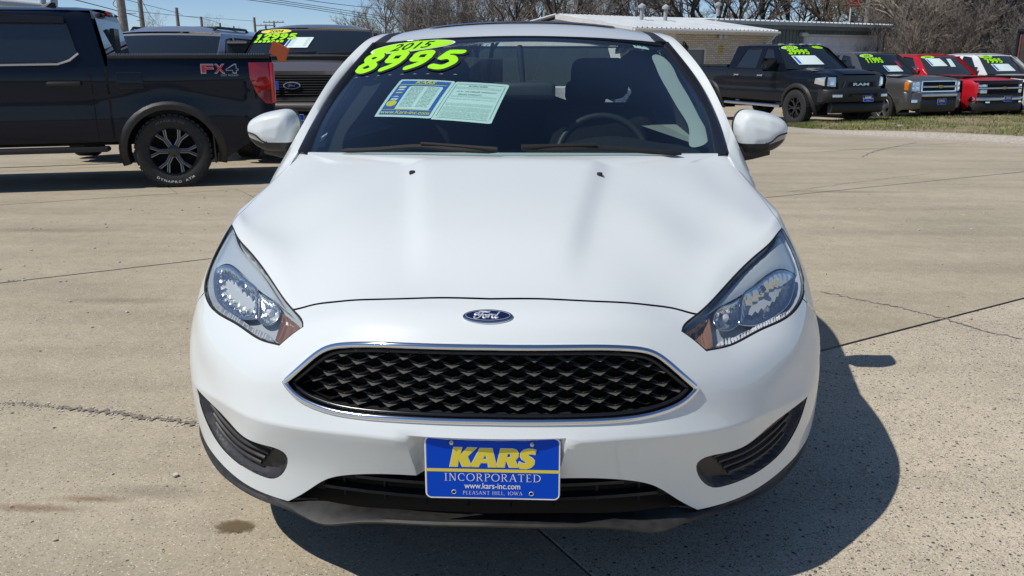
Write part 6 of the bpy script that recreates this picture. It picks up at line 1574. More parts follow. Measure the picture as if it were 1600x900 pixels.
GRL = fp('grille', 'paint_umber', [(-.62, .86), (.62, .86), (.64, 1.24), (-.64, 1.24)], .03, .06); fp('grille_opening', 'void_black', [(-.56, .90), (.56, .90), (.56, 1.19), (-.56, 1.19)], .034, .02, GRL)
for z in np.linspace(.93, 1.16, 8): bar('grille_bar', 'black_plastic', .55, z-.006, z+.006, .03, .042, GRL, n=9)
EB = fp('badge', 'badge_silver', [(.0+a, 1.05+b) for a, b in ellipse(0, 0, .115, .048, 24)], .055, .03, GRL); fp('badge_field', 'badge_blue', [(a, 1.05+b) for a, b in ellipse(0, 0, .10, .037, 24)], .058, .01, GRL)
m = MB(); zM = Matrix.Translation(Vector((0, float(K['front_y'](0, 1.05))-.060, 1.05))) @ Matrix.Rotation(math.radians(90), 4, 'X') @ Matrix.Scale(1.75, 4)
for p in script: stroke(m, S_(p), .0017, zM, 0.0, 14)
m.build('badge_lettering', 'badge_silver', GRL, 50)
for s in (-1, 1):
    fp('headlight', 'lamp_clear', [(s*.68, .82), (s*.94, .82), (s*.94, 1.12), (s*.68, 1.12)][::s], .02, .06); side_mirror(K, s, 1.98, 1.48, 'black_plastic', 1.05); handle(K, s, 2.48, 1.18, 'black_plastic')
bar('front_bumper', 'paint_umber', .99, .70, .83, .18, .12, r=.3); bar('bumper_strip', 'black_plastic', .99, .835, .855, .10, .08); bar('bumper_lower', 'black_plastic', .95, .38, .695, .14, .10); small_plate(K, .0, .60, .14)
m = MB(); c = (-.20, float(K['front_y'](-.2, 1.05))-.06, 1.05); m.rbox(c[0]-.03, c[0]+.03, c[1]-.008, c[1], c[2]-.06, c[2]+.06, .01); m.build('grille_tag', 'tag_blue', GRL, 0)
sale_stickers(K, '2004', '12995', (.02, .30, .78, .98), (.0, .36, .52, .76), (.28, .48, .22, .60, .04), 'sticker_yellow')
fq = wmap(K)(.01, .28, .41, .50)
for k in range(7): flat('lime_scrawl', 'sticker_lime', fq, [(k*.14, .05), (k*.14+.10, 0), (k*.14+.12, .9), (k*.14+.02, 1)], K['WS'], .0)
m = MB()
for x in (.0,): m.tube([(-.55, 1.36, 1.47), (.1, 1.42, 1.50)], .012, 5); m.tube([(.15, 1.36, 1.47), (.72, 1.48, 1.49)], .012, 5)
m.build('wipers', 'rubber', T, 40)
A6 = dict(A5); A6.update(rise=.13, H=1.90, belt=1.36, paint='paint_silver', cowl=1.42, wtop=2.10, hood0=1.12, hood1=1.26, tumble=.30, L=5.6, windows=[[(1.85, 1.38), (2.22, 1.68), (2.52, 1.71), (2.52, 1.38)], [(2.66, 1.38), (2.66, 1.71), (3.55, 1.70), (3.62, 1.38)], [(3.78, 1.38), (3.74, 1.69), (4.3, 1.64), (5.0, 1.40)]])
cS = at_dist(262, 60, 14.6)
K = truck('large_wagon', 'silver wagon with a black roof rack behind the black pickup bed', 'suv', A6, (cS[0], cS[1]-2.0, gz(cS[0], cS[1]-2)), math.radians(2))
T = K['T']
for s in (-1, 1):
    RK = thing('roof_rail', None, None); RK.parent = T
    zz = 1.80; m = MB(); m.tube([(s*.66, 2.35, zz), (s*.67, 2.5, zz+.075), (s*.67, 4.0, zz+.075), (s*.66, 4.2, zz)], .022, 8); m.build('rail', 'black_plastic', RK, 50)
for y in (2.75, 3.75): m = MB(); m.tube([(-.66, y, 1.885), (.66, y, 1.885)], .018, 8); m.build('cross_bar', 'black_plastic', T, 50)
for s in (-1, 1): side_mirror(K, s, 1.98, 1.40, 'black_plastic', 1.2)
K['bar']('front_bumper', 'flare_plastic', .98, .5, .8, .16, .08); K['fp']('grille', 'void_black', [(-.6, .82), (.6, .82), (.6, 1.08), (-.6, 1.08)], .02, .05)
for s in (-1, 1): K['fp']('headlight', 'lamp_clear', [(s*.65, .84), (s*.94, .84), (s*.94, 1.08), (s*.65, 1.08)][::s], .02, .06)
flat('dealer_sheet', 'paper_white', wmap(K)(.10, .24, .22, .5), rect(0, 1, 0, 1), K['WS'], .0)
# ================================================================== verge, buildings, poles, trees
simple('grass_blade', (0.165, 0.20, 0.05), .8, noise=.45, nscale=1.3)
simple('grass_dry', (0.34, 0.28, 0.15), .85, noise=.3, nscale=3)
simple('verge_soil', (0.24, 0.20, 0.11), .95, noise=.45, nscale=5, bump=.5)
simple('bark', (0.075, 0.064, 0.054), .9, noise=.35, nscale=3)
simple('twig', (0.26, 0.218, 0.178), .9, noise=.3, nscale=.8)
simple('twig_grey', (0.25, 0.222, 0.195), .9, noise=.3, nscale=.8)
simple('twig_bud', (0.28, 0.255, 0.13), .9, noise=.3, nscale=.8)
simple('pole_wood', (0.27, 0.24, 0.21), .85, noise=.3, nscale=8)
simple('pole_galv', (0.42, 0.43, 0.43), .55, noise=.15, nscale=6)
simple('wire_dark', (0.06, 0.065, 0.07), .7)
simple('roof_white', (0.55, 0.58, 0.59), .45, noise=.12, nscale=1.2)
simple('roof_grey', (0.50, 0.53, 0.53), .5, noise=.12, nscale=1.2)
simple('trim_white', (0.66, 0.65, 0.61), .6, noise=.08, nscale=3)
simple('soffit_tan', (0.52, 0.48, 0.42), .7)
simple('siding_green', (0.15, 0.185, 0.175), .5, noise=.15, nscale=1.5)
simple('door_grey', (0.78, 0.79, 0.78), .6, noise=.1, nscale=2)
simple('sign_yellow', (0.60, 0.45, 0.03), .6, noise=.3, nscale=14)
simple('window_dark', (0.03, 0.04, 0.04), .06)
simple('blind_green', (0.13, 0.155, 0.15), .4)
simple('rack_white', (0.62, 0.64, 0.62), .5)
simple('trailer_brown', (0.045, 0.036, 0.03), .7, noise=.3, nscale=6)
simple('sign_rust', (0.32, 0.07, 0.05), .6)
simple('box_grey', (0.45, 0.49, 0.52), .6, noise=.1, nscale=3)
def brick_mat():
    m, n, l, b = _mat('brick_wall'); b.inputs['Roughness'].default_value = .85
    tc = n.new('ShaderNodeTexCoord'); sp = n.new('ShaderNodeSeparateXYZ'); cb = n.new('ShaderNodeCombineXYZ'); l.new(tc.outputs['Object'], sp.inputs[0])
    l.new(sp.outputs['X'], cb.inputs['X']); l.new(sp.outputs['Z'], cb.inputs['Y'])
    br = n.new('ShaderNodeTexBrick'); br.inputs['Scale'].default_value = 1.0; br.inputs['Brick Width'].default_value = .30; br.inputs['Row Height'].default_value = .092; br.inputs['Mortar Size'].default_value = .011; br.inputs['Bias'].default_value = -.1
    br.inputs['Color1'].default_value = (.72, .62, .48, 1); br.inputs['Color2'].default_value = (.56, .45, .33, 1); br.inputs['Mortar'].default_value = (.30, .27, .23, 1)
    l.new(cb.outputs[0], br.inputs['Vector']); l.new(br.outputs['Color'], b.inputs['Base Color'])
    bp = n.new('ShaderNodeBump'); bp.invert = True; bp.inputs['Strength'].default_value = .6; bp.inputs['Distance'].default_value = .012; l.new(br.outputs['Fac'], bp.inputs['Height']); l.new(bp.outputs[0], b.inputs['Normal'])
brick_mat()
# --- kerb and verge -------------------------------------------------------------
def kerb_h(i, n): return .115*sstep(0, 14, i)
m = MB(); rg = []; KE = KERB_EXT
KC = resample(KE, .35, closed=False); t = np.gradient(KC, axis=0); t /= np.linalg.norm(t, axis=1)[:, None]; nb_ = np.stack([-t[:, 1], t[:, 0]], -1)
nb_ *= np.sign((nb_[len(nb_)//2]*[0, 1]).sum())
for i, (c, n_) in enumerate(zip(KC, nb_)):
    h = kerb_h(i, len(KC)); P = lambda d, z: (c[0]+n_[0]*d, c[1]+n_[1]*d, gz(c[0]+n_[0]*d, c[1]+n_[1]*d)+z)
    rg.append([P(-.30, .002), P(-.28, .008), P(0, .014), P(.05, h*.85+.012), P(.09, h+.014), P(.22, h+.016), P(.24, h-.03), P(.24, -.2), P(-.30, -.2)])
m.loft(rg, True, True); o = m.build('kerb', 'kerb_concrete', None, 50); tag(o, kind='structure')
back = curve([at_ground(*p)[:2] for p in ((1205, 197), (1290, 190.5), (1370, 184), (1440, 179), (1520, 174), (1600, 171))], 40)
bd = back[-1]-back[-3]; bd /= np.linalg.norm(bd); back = np.vstack([back, back[-1]+bd*3, back[-1]+bd*25])
fr_ = KC+nb_*.23; NV = 60
fA = resample(fr_, 1, False); 
def along(C, n): d = np.r_[0, np.cumsum(np.linalg.norm(np.diff(C, axis=0), axis=1))]; x = np.linspace(0, d[-1], n); return np.stack([np.interp(x, d, C[:, k]) for k in range(2)], -1)
FA, BA = along(fr_, 70), along(back, 70)
def verge(i, f):
    p = FA[i]*(1-f)+BA[i]*f; w = np.linalg.norm(BA[i]-FA[i]); h = float(kerb_h(i*len(KC)/70, 0))
    return np.array([p[0], p[1], gz(p[0], p[1])+h*(1-f)+.012+.05*min(w, 4)/2*math.sin(math.pi*min(1, f*1.02))*(.4+.6*sstep(0, 14, i))+.02*math.sin(p[0]*2.1)*math.sin(p[1]*1.7)*math.sin(math.pi*f)])
V = [verge(i, f) for i in range(70) for f in np.linspace(0, 1, 10)]
o = obj('verge', V, [(i*10+j, (i+1)*10+j, (i+1)*10+j+1, i*10+j+1) for i in range(69) for j in range(9)], 'verge_soil', None, 60); tag(o, kind='structure')
rg = random.Random(5)
from mathutils import noise as mnoise
for nm, mat, cnt, hh, thr in (('grass', 'grass_blade', 42000, .055, -.12), ('dry_grass', 'grass_dry', 16000, .04, -.9)):
    V = []; Fc = []
    for _ in range(cnt):
        u = rg.random()**1.35*52; i = int(u); a = u-i; f = rg.random(); p = verge(i, f)*(1-a)+verge(i+1, f)*a
        nz = mnoise.noise(Vector((p[0]*.55, p[1]*.8, 3.0)))+.35*mnoise.noise(Vector((p[0]*2, p[1]*2, 9.0)))
        if nm == 'grass' and nz < thr: continue
        h = hh*rg.uniform(.5, 1.4); w = .006+.006*rg.random(); q = rg.uniform(0, 6.28); dx, dy = math.cos(q)*w, math.sin(q)*w; lx_, ly_ = rg.gauss(0, .02), rg.gauss(0, .02); k = len(V)
        V += [(p[0]-dx, p[1]-dy, p[2]-.005), (p[0]+dx, p[1]+dy, p[2]-.005), (p[0]+lx_+dx*.2, p[1]+ly_+dy*.2, p[2]+h)]; Fc.append((k, k+1, k+2))
    o = obj(nm, V, Fc, mat, None, 0); tag(o, {'grass': 'short green grass growing on the verge in front of the parked pickups', 'dry_grass': 'dry straw coloured grass on the worn patches of the verge'}[nm], 'grass', kind='stuff')
m = MB(); c = at_ground(1437, 190); m.rbox(c[0]-.07, c[0]+.07, c[1]-.05, c[1]+.05, c[2]+.08, c[2]+.16, .03); tag(m.build('stone', 'chip_stone', None, 40), 'pale stone lying on the grass below the grey pickup', 'stone')
m = MB(); c = at_ground(1405, 209); m.rbox(c[0]-.06, c[0]+.06, c[1]-.05, c[1]+.05, c[2]+.10, c[2]+.19, .03); tag(m.build('stone', 'kerb_concrete', None, 40), 'grey stone on the verge just behind the kerb', 'stone')
# --- buildings ---------------------------------------------------------------------
def corr(mb, p00, p10, p11, p01, n, d, mi=0):
    """ribbed sheet between four corners; ribs run from the first edge to the second"""
    p00, p10, p11, p01 = [np.array(p, float) for p in (p00, p10, p11, p01)]; nr = np.cross(p10-p00, p01-p00); nr /= np.linalg.norm(nr); V = []
    for i in range(n):
        for du, dn in ((0, 0), (.72, 0), (.79, d), (.93, d)):
            u = (i+du)/n; V += [p00*(1-u)+p10*u+nr*dn, p01*(1-u)+p11*u+nr*dn]
    V += [p10, p11]; k = len(V)//2; mb.add(V, [(2*i, 2*i+2, 2*i+3, 2*i+1) for i in range(k-1)], mi)
def building_frame(pA, DA, pB, DB):
    a, b = at_dist(*pA, DA), at_dist(*pB, DB); e = b-a; return a, math.hypot(e[0], e[1]), math.atan2(e[1], e[0]), a[2]
a, Lw, rzB, ze = building_frame((997, 43), 36.0, (1213, 48.5), 43.5)
gzb = gz(a[0], 40)
BB = thing('brick_building', 'long low tan brick building with white ribbed metal roof behind the black lifted pickup', 'building', (a[0], a[1], gzb), rzB)
He = ze-gzb; dep = 9.5; rise = .68; ov = .45
def bbox(nm, mat, *b, par=BB, r=.012): return MB().rbox(*b, r).build(nm, mat, par, 30)
def wall_holes(nm, mat, x0, x1, z0, z1, holes, y, th, par):
    L_ = [np.array([(x0, z0), (x1, z0), (x1, z1), (x0, z1)], float)]; H_ = [np.array([(h[0], h[2]), (h[1], h[2]), (h[1], h[3]), (h[0], h[3])], float) for h in holes]
    V, Tt = tri2d(L_+H_, [], .1); Tt = [t for t in Tt if not any(inside(h, V[list(t)].mean(0)[None])[0] for h in H_)]
    m = MB(); m.add([(p[0], y, p[1]) for p in V], Tt)
    for h in H_: m.add([(p[0], y+dy, p[1]) for dy in (0, th) for p in h], [(i, (i+1) % 4, 4+(i+1) % 4, 4+i) for i in range(4)])
    return m.build(nm, mat, par, 0)
Xp = lambda px, par_a=a, rz=rzB: None
def x_at(px, org, rz):                                              # where a photographed upright stands along a wall
    d = ray(px, 60); e = np.array([math.cos(rz), math.sin(rz)]); A = np.array([[e[0], -d[0]], [e[1], -d[1]]]); return float(np.linalg.solve(A, CL[:2]-org[:2])[0])
def z_at(py, px, org, rz, base):
    x = x_at(px, org, rz); p = org[:2]+x*np.array([math.cos(rz), math.sin(rz)]); d = ray(px, py); s = math.hypot(*(p-CL[:2]))/math.hypot(d[0], d[1]); return float(CL[2]+s*d[2]-base)
# the wall stands back from the eave
wb = np.array([a[0]-math.sin(rzB)*ov, a[1]+math.cos(rzB)*ov, 0])
xs0, xs1 = x_at(1056, wb, rzB), x_at(1207, wb, rzB); w0, w1 = x_at(1072, wb, rzB), x_at(1105, wb, rzB); zt_, zb_ = z_at(75, 1088, wb, rzB, gzb), z_at(112, 1088, wb, rzB, gzb)
wall_holes('brick_front', 'brick_wall', xs0, xs1, 0, He-.14, [(w0, w1, zb_, zt_)], ov, .12, BB)
wn_ = bbox('window', 'trim_white', w0, w1, ov+.02, ov+.07, zt_-.07, zt_); bbox('window_frame', 'trim_white', w1-.09, w1, ov+.015, ov+.07, zb_, zt_, par=wn_); bbox('window_frame', 'trim_white', w0, w0+.05, ov+.015, ov+.07, zb_, zt_, par=wn_)
MB().box(w0, w1, ov+.08, ov+.085, zb_, zt_).build('pane', 'blind_green', wn_, 0); bbox('sill', 'trim_white', w0-.05, w1+.05, ov-.06, ov+.06, zb_-.09, zb_, par=wn_)
xp = x_at(1040, wb, rzB); m = MB(); corr(m, (0.05, ov, 0), (xs0, ov, 0), (xs0, ov, He-.14), (.05, ov, He-.14), 8, -.025); m.build('white_siding', 'trim_white', BB, 0)
m = MB(); m.add([(0.05, ov, 0), (.05, dep-ov, 0), (.05, dep-ov, He-.14), (.05, dep/2, He+rise-.12), (.05, ov, He-.14)], [(0, 1, 2, 3, 4)]); m.add([(Lw-.05, ov, 0), (Lw-.05, dep-ov, 0), (Lw-.05, dep-ov, He-.14), (Lw-.05, dep/2, He+rise-.12), (Lw-.05, ov, He-.14)], [(4, 3, 2, 1, 0)]); m.add([(.05, dep-ov, 0), (Lw-.05, dep-ov, 0), (Lw-.05, dep-ov, He-.14), (.05, dep-ov, He-.14)], [(0, 1, 2, 3)]); m.build('end_wall', 'trim_white', BB, 0)
RF = thing('roof', None, None); RF.parent = BB
m = MB(); corr(m, (-.3, -.0, He), (Lw+.2, 0, He), (Lw+.2, dep/2, He+rise), (-.3, dep/2, He+rise), 34, .05); m.build('roof_sheet', 'roof_white', RF, 0)
m = MB(); corr(m, (Lw+.2, dep, He), (-.3, dep, He), (-.3, dep/2, He+rise), (Lw+.2, dep/2, He+rise), 34, .05); m.build('roof_sheet', 'roof_white', RF, 0)
bbox('eave_board', 'trim_white', -.3, Lw+.2, .0, .05, He-.20, He-.01, par=RF); bbox('soffit', 'soffit_tan', -.25, Lw+.15, .05, ov, He-.16, He-.13, par=RF)
m = MB(); m.tube([(-.3, -.07, He-.07), (Lw+.2, -.07, He-.07)], .07, 6); m.build('gutter', 'trim_white', RF, 40)
m = MB(); m.loft([[(-.32, 0, He-.2), (-.32, 0, He), (-.28, 0, He), (-.28, 0, He-.2)], [(-.32, dep/2, He+rise-.2), (-.32, dep/2, He+rise), (-.28, dep/2, He+rise), (-.28, dep/2, He+rise-.2)]], True, True); m.build('gable_board', 'trim_white', RF, 0)
m = MB(); xd = Lw-.05; m.tube([(xd, -.05, He-.1), (xd-.05, .1, He-.32), (xd-.25, ov-.06, He-.65), (xd-.25, ov-.06, 0)], .06, 8); m.build('downspout', 'trim_white', BB, 40)
for px in (1071, 1108):
    x = x_at(px, wb, rzB); yv = 3.1; zv = He+rise*yv/(dep/2); m = MB(); m.tube([(x, yv, zv-.1), (x, yv, zv+.55)], .09, 10); m.lathe([(.0, zv+.78), (.18, zv+.66), (.18, zv+.56), (.09, zv+.56)], 'z', 12, (x, yv, 0)); m.build('roof_vent', 'pole_galv', RF, 40)
x = x_at(1125, wb, rzB); z = z_at(57, 1125, wb, rzB, gzb); FL = thing('flood_lamp', None, None); FL.parent = BB
for dx in (-.16, .16): m = MB(); m.rbox(x+dx-.10, x+dx+.10, ov-.22, ov-.08, z-.09, z+.09, .04); m.build('lamp_head', 'lamp_housing', FL, 40)
m = MB(); m.rbox(x-.06, x+.06, ov-.1, ov, z-.05, z+.12, .02); m.build('lamp_mount', 'trim_white', FL, 40)
x = x_at(1067.5, wb, rzB); z = z_at(79, 1067, wb, rzB, gzb); WLn = thing('wall_lantern', None, None); WLn.parent = BB
m = MB(); m.lathe([(.001, .32), (.10, .20), (.14, .16), (.14, .13), (.10, -.12), (.05, -.2), (.001, -.26)], 'z', 10, (x, ov-.16, z)); m.build('lantern_body', 'gloss_black', WLn, 30)
m = MB(); m.tube([(x, ov-.16, z+.3), (x, ov-.06, z+.38), (x, ov, z+.2)], .025, 6); m.build('bracket', 'gloss_black', WLn, 30)
x = x_at(1127.5, wb, rzB); z0_, z1_ = z_at(83, 1127, wb, rzB, gzb), z_at(71, 1127, wb, rzB, gzb); SGN = bbox('sign', 'sign_yellow', x-.16, x+.16, ov-.03, ov-.002, z0_, z1_)
m = MB(); zc_ = (z0_+z1_)/2
for dz in (.11, 0, -.11): m.add([(x-.11, ov-.033, zc_+dz), (x+.11, ov-.033, zc_+dz), (x+.11, ov-.033, zc_+dz+.045), (x-.11, ov-.033, zc_+dz+.045)], [(0, 1, 2, 3)])
m.build('sign_print', 'crack_fill', SGN, 0)
# green shed behind, to the right
a2, L2, rz2, ze2 = building_frame((1120, 33.5), 47.0, (1393, 46), 60.0)
gz2 = gz(a2[0], 46); GB = thing('metal_shed', 'green ribbed metal shed with pale garage door behind the black and grey pickups', 'building', (a2[0], a2[1], gz2), rz2)
H2 = ze2-gz2; d2 = 10.0
g0, g1 = x_at(1263, a2, rz2), x_at(1375, a2, rz2); gt = z_at(57.5, 1320, a2, rz2, gz2)
m = MB(); corr(m, (0, .3, 0), (g0, .3, 0), (g0, .3, H2-.1), (0, .3, H2-.1), 24, -.05); corr(m, (g1, .3, 0), (L2-.1, .3, 0), (L2-.1, .3, H2-.1), (g1, .3, H2-.1), 4, -.05); corr(m, (g0, .3, gt), (g1, .3, gt), (g1, .3, H2-.1), (g0, .3, H2-.1), 18, -.05)
m.add([(L2-.1, .3, 0), (L2-.1, d2, 0), (L2-.1, d2, H2-.1), (L2-.1, d2/2, H2+.25), (L2-.1, .3, H2-.1)], [(0, 1, 2, 3, 4)]); m.build('shed_siding', 'siding_green', GB, 0)
GD = bbox('garage_door', 'door_grey', g0, g1, .38, .44, 0, gt, par=GB)
for k in range(1, 5): MB().box(g0, g1, .372, .379, gt-k*.55-.012, gt-k*.55).build('door_groove', 'lamp_housing', GD, 0)
for x in (g0, g1): bbox('door_post', 'trim_white', x-.09, x+.09, .20, .37, 0, gt+.1, par=GB)
bbox('door_lintel', 'trim_white', g0-.09, g1+.09, .21, .36, gt, gt+.12, par=GB)
RF2 = thing('roof', None, None); RF2.parent = GB
m = MB(); corr(m, (-.2, 0, H2+.10), (L2+.2, 0, H2+.10), (L2+.2, d2/2, H2+.36), (-.2, d2/2, H2+.36), 40, .06); corr(m, (L2+.2, d2, H2+.1), (-.2, d2, H2+.1), (-.2, d2/2, H2+.36), (L2+.2, d2/2, H2+.36), 40, .06); m.build('roof_sheet', 'roof_white', RF2, 0)
bbox('eave_board', 'siding_green', -.2, L2+.2, -.04, .08, H2-.32, H2+.08, par=RF2); bbox('gutter', 'roof_grey', -.2, L2+.2, -.16, -.045, H2-.10, H2+.08, par=RF2)
m = MB(); xd = x_at(1381, a2, rz2); m.tube([(xd, -.05, H2-.1), (xd, .16, H2-.5), (xd-.1, .18, 0)], .10, 8); m.build('downspout', 'trim_white', GB, 40)
bbox('wall_lamp', 'trim_white', x_at(1254, a2, rz2), x_at(1263, a2, rz2), .02, .25, z_at(57, 1258, a2, rz2, gz2), z_at(51, 1258, a2, rz2, gz2), par=GB)
m = MB(); x = x_at(1163, a2, rz2); m.tube([(x, 2, H2+.4), (x, 2, H2+.95)], .1, 8); m.lathe([(.0, H2+1.15), (.2, H2+1.05), (.2, H2+.95), (.1, H2+.95)], 'z', 12, (x, 2, 0)); m.build('roof_vent', 'pole_galv', RF2, 40)
# --- poles and wires -----------------------------------------------------------------
def base_of(p): return np.array([p[0], p[1], gz(p[0], min(p[1], 46))-.05])
def pole(px, ytop, D, r, label, mat='pole_wood', arms=(), name='utility_pole', group=None):
    top = at_dist(px, ytop, D); b = base_of(top); T = thing(name, label, 'pole', tuple(b), 0, group); h = top[2]-b[2]
    m = MB(); m.tube([(0, 0, 0), (0, 0, h*.5), (0, 0, h)], [r*1.25, r*1.1, r*.85], 10); m.build('shaft', mat, T, 50)
    for z, w in arms:
        m = MB(); m.rbox(-w, w, -r-.12, -r-.02, h-z-.06, h-z+.06, .02); A_ = m.build('crossarm', 'pole_wood', T, 30)
        for x in (-w*.9, -w*.4, w*.4, w*.9): m = MB(); m.lathe([(.03, h-z+.06), (.06, h-z+.12), (.05, h-z+.2), (.001, h-z+.24)], 'z', 8, (x, -r-.07, 0)); m.build('insulator', 'lamp_housing', A_, 40)
    return T
g_ = 'utility poles along the street behind the lot'
pole(181, -60, 38, .16, 'thick grey wooden pole rising behind the cab of the black pickup', group=g_)
pole(213.5, -40, 62, .15, 'tall thin pole just right of the thick one, with a short arm', arms=((6.2, 1.0),), group=g_)
pole(275.5, 12, 72, .14, 'plain pole standing over the roof of the silver wagon', group=g_)
pole(314, 26, 92, .14, 'short pole between the silver wagon roof and the brown wagon, nearer the silver one', group=g_)
pole(343.5, 36, 110, .14, 'smaller pole right of the silver wagon roof', arms=(), group=g_)
pole(365, 41, 125, .14, 'far thin pole with a short crossarm, left of the grey box trailer', arms=((.9, .9),), group=g_)
pole(397, 27, 100, .15, 'pole rising above the grey box beside the brown wagon', group=g_)
pole(415, 38, 120, .14, 'far pole with a crossarm, just left of the brown wagon roof', arms=((.15, 1.4),), group=g_)
pole(428, 33, 120, .14, 'far pole with a crossarm, touching the brown wagon roof', arms=((.15, 1.4),), group=g_)
pole(1366, -70, 66, .20, 'grey wooden pole rising behind the green shed')
SP = pole(1330, 9, 64, .07, 'thin white post with a rust red sign on top, above the green shed', 'rack_white', name='sign_post')
h = at_dist(1330, 9, 64)[2]-base_of(at_dist(1330, 9, 64))[2]; m = MB(); m.loft([[(-.1, -.12, h-.05), (.55, -.12, h-.05), (.75, -.12, h+.2), (.3, -.12, h+.45), (-.15, -.12, h+.2)], [(-.1, .12, h-.05), (.55, .12, h-.05), (.75, .12, h+.2), (.3, .12, h+.45), (-.15, .12, h+.2)]], True, True); m.build('sign_head', 'sign_rust', SP, 0)
def wire(pts, label, r=.016, n=30):
    P = [at_dist(*p) for p in pts]; m = MB(); m.tube(curve(P, n) if len(P) > 2 else [P[0]*(1-t)+P[1]*t-np.array([0, 0, .6*4*t*(1-t)]) for t in np.linspace(0, 1, n)], r, 4)
    o = m.build('overhead_wire', 'wire_dark', None, 40); tag(o, label, 'wire')
G1 = 'overhead wires crossing the sky'
wires = [
 ([(345, -6, 45), (480, 13, 52), (600, 34, 60)], 'lowest of the three close wires crossing the sky above the brown wagon'),
 ([(368, -6, 45), (480, 10, 52), (610, 32, 60)], 'middle one of the three close wires above the brown wagon'),
 ([(392, -6, 45), (480, 7, 52), (620, 29, 60)], 'topmost of the three close wires above the brown wagon'),
 ([(455, -4, 48), (540, 8, 55), (650, 18, 62)], 'single wire high above the hatchback roof'),
 ([(188, -10, 40), (214, 4, 62), (276, 20, 72), (314, 27, 92), (397, 33, 100)], 'wire linking the poles above the silver wagon, the higher one'),
 ([(182, -2, 40), (214, 18, 62), (276, 24, 72), (343, 38, 110)], 'wire linking the poles above the silver wagon, the lower one'),
 ([(95, -6, 34), (150, 8, 37), (214, 32, 62)], 'wire slanting down behind the cab roof of the black pickup'),
 ([(184, 21, 38.2), (200, 21, 50), (213, 21.5, 61.8)], 'short wire between the thick and the thin pole'),
 ([(218, -8, 62), (232, 20, 66), (247, 40, 70)], 'steep guy wire right of the thin pole'),
]
for w_, lb in wires: wire(w_, lb)
# --- odd things at the edges ----------------------------------------------------------
RK = thing('pipe_rack', 'white pipe frame standing behind the cab roof of the black pickup', 'rack', tuple(base_of(at_dist(40, 8, 13))))
b0 = base_of(at_dist(40, 8, 13)); rel = lambda p, D=13: tuple(at_dist(*p, D)-b0)
m = MB(); m.tube([rel((-120, -5)), rel((20, 5)), rel((82, 11))], .05, 10); m.build('rail', 'rack_white', RK, 50)
for px, py in ((66, -40), (84.5, -40)):
    p = np.array(rel((px, py))); q = np.array(rel((px, 11))); m = MB(); m.tube([p, q], .045, 10); m.build('post', 'rack_white', RK, 50)
q = np.array(rel((-115, -4))); m = MB(); m.tube([q, (q[0], q[1], 0)], .05, 10); m.build('leg', 'rack_white', RK, 50)
c = at_dist(374, 68, 30); b = base_of(c); BX = thing('box_trailer', 'pale grey box trailer parked far behind, left of the brown wagon windscreen', 'trailer', tuple(b), math.radians(15))
m = MB(); m.rbox(-.8, .8, 0, 2.8, .45, at_dist(374, 51, 30)[2]-b[2], .03); m.build('body', 'box_grey', BX, 30)
for s in (-1, 1): m = MB(); m.lathe([(.28, s*.62), (.28, s*.8), (.1, s*.8)], 'x', 16, (0, 1.3, .28)); m.build('wheel', 'rubber', BX, 40)
c = at_dist(1608, 60, 33); b = base_of(c); TR = thing('box_trailer', 'dark brown trailer end with orange marker lamps at the right edge', 'trailer', tuple(b), math.radians(-42))
ht = at_dist(1608, 44.5, 33)[2]-b[2]; m = MB(); m.rbox(-.30, 2.2, 0, 5, .5, ht-.08, .03); m.build('body', 'trailer_brown', TR, 30)
m = MB(); m.rbox(-.36, 2.26, -.05, .03, ht-.12, ht, .02); m.rbox(-.36, -.28, -.05, .03, .5, ht-.12, .02); m.build('frame', 'gloss_black', TR, 30)
for x in (.02, .6, 1.2): MB().rbox(x-.14, x+.14, -.09, -.05, ht-.09, ht-.02, .01).build('marker_lamp', 'marker_orange', TR, 30)
for k in range(8): MB().box(-.25+k*.3, -.22+k*.3, -.03, 0, .5, ht-.2).build('slat', 'sign_rust', TR, 0)
for x in (.2, 1.8): m = MB(); m.lathe([(.35, 0), (.35, .25), (.1, .25)], 'x', 16, (x, 1.5, .35)); m.build('wheel', 'rubber', TR, 40)
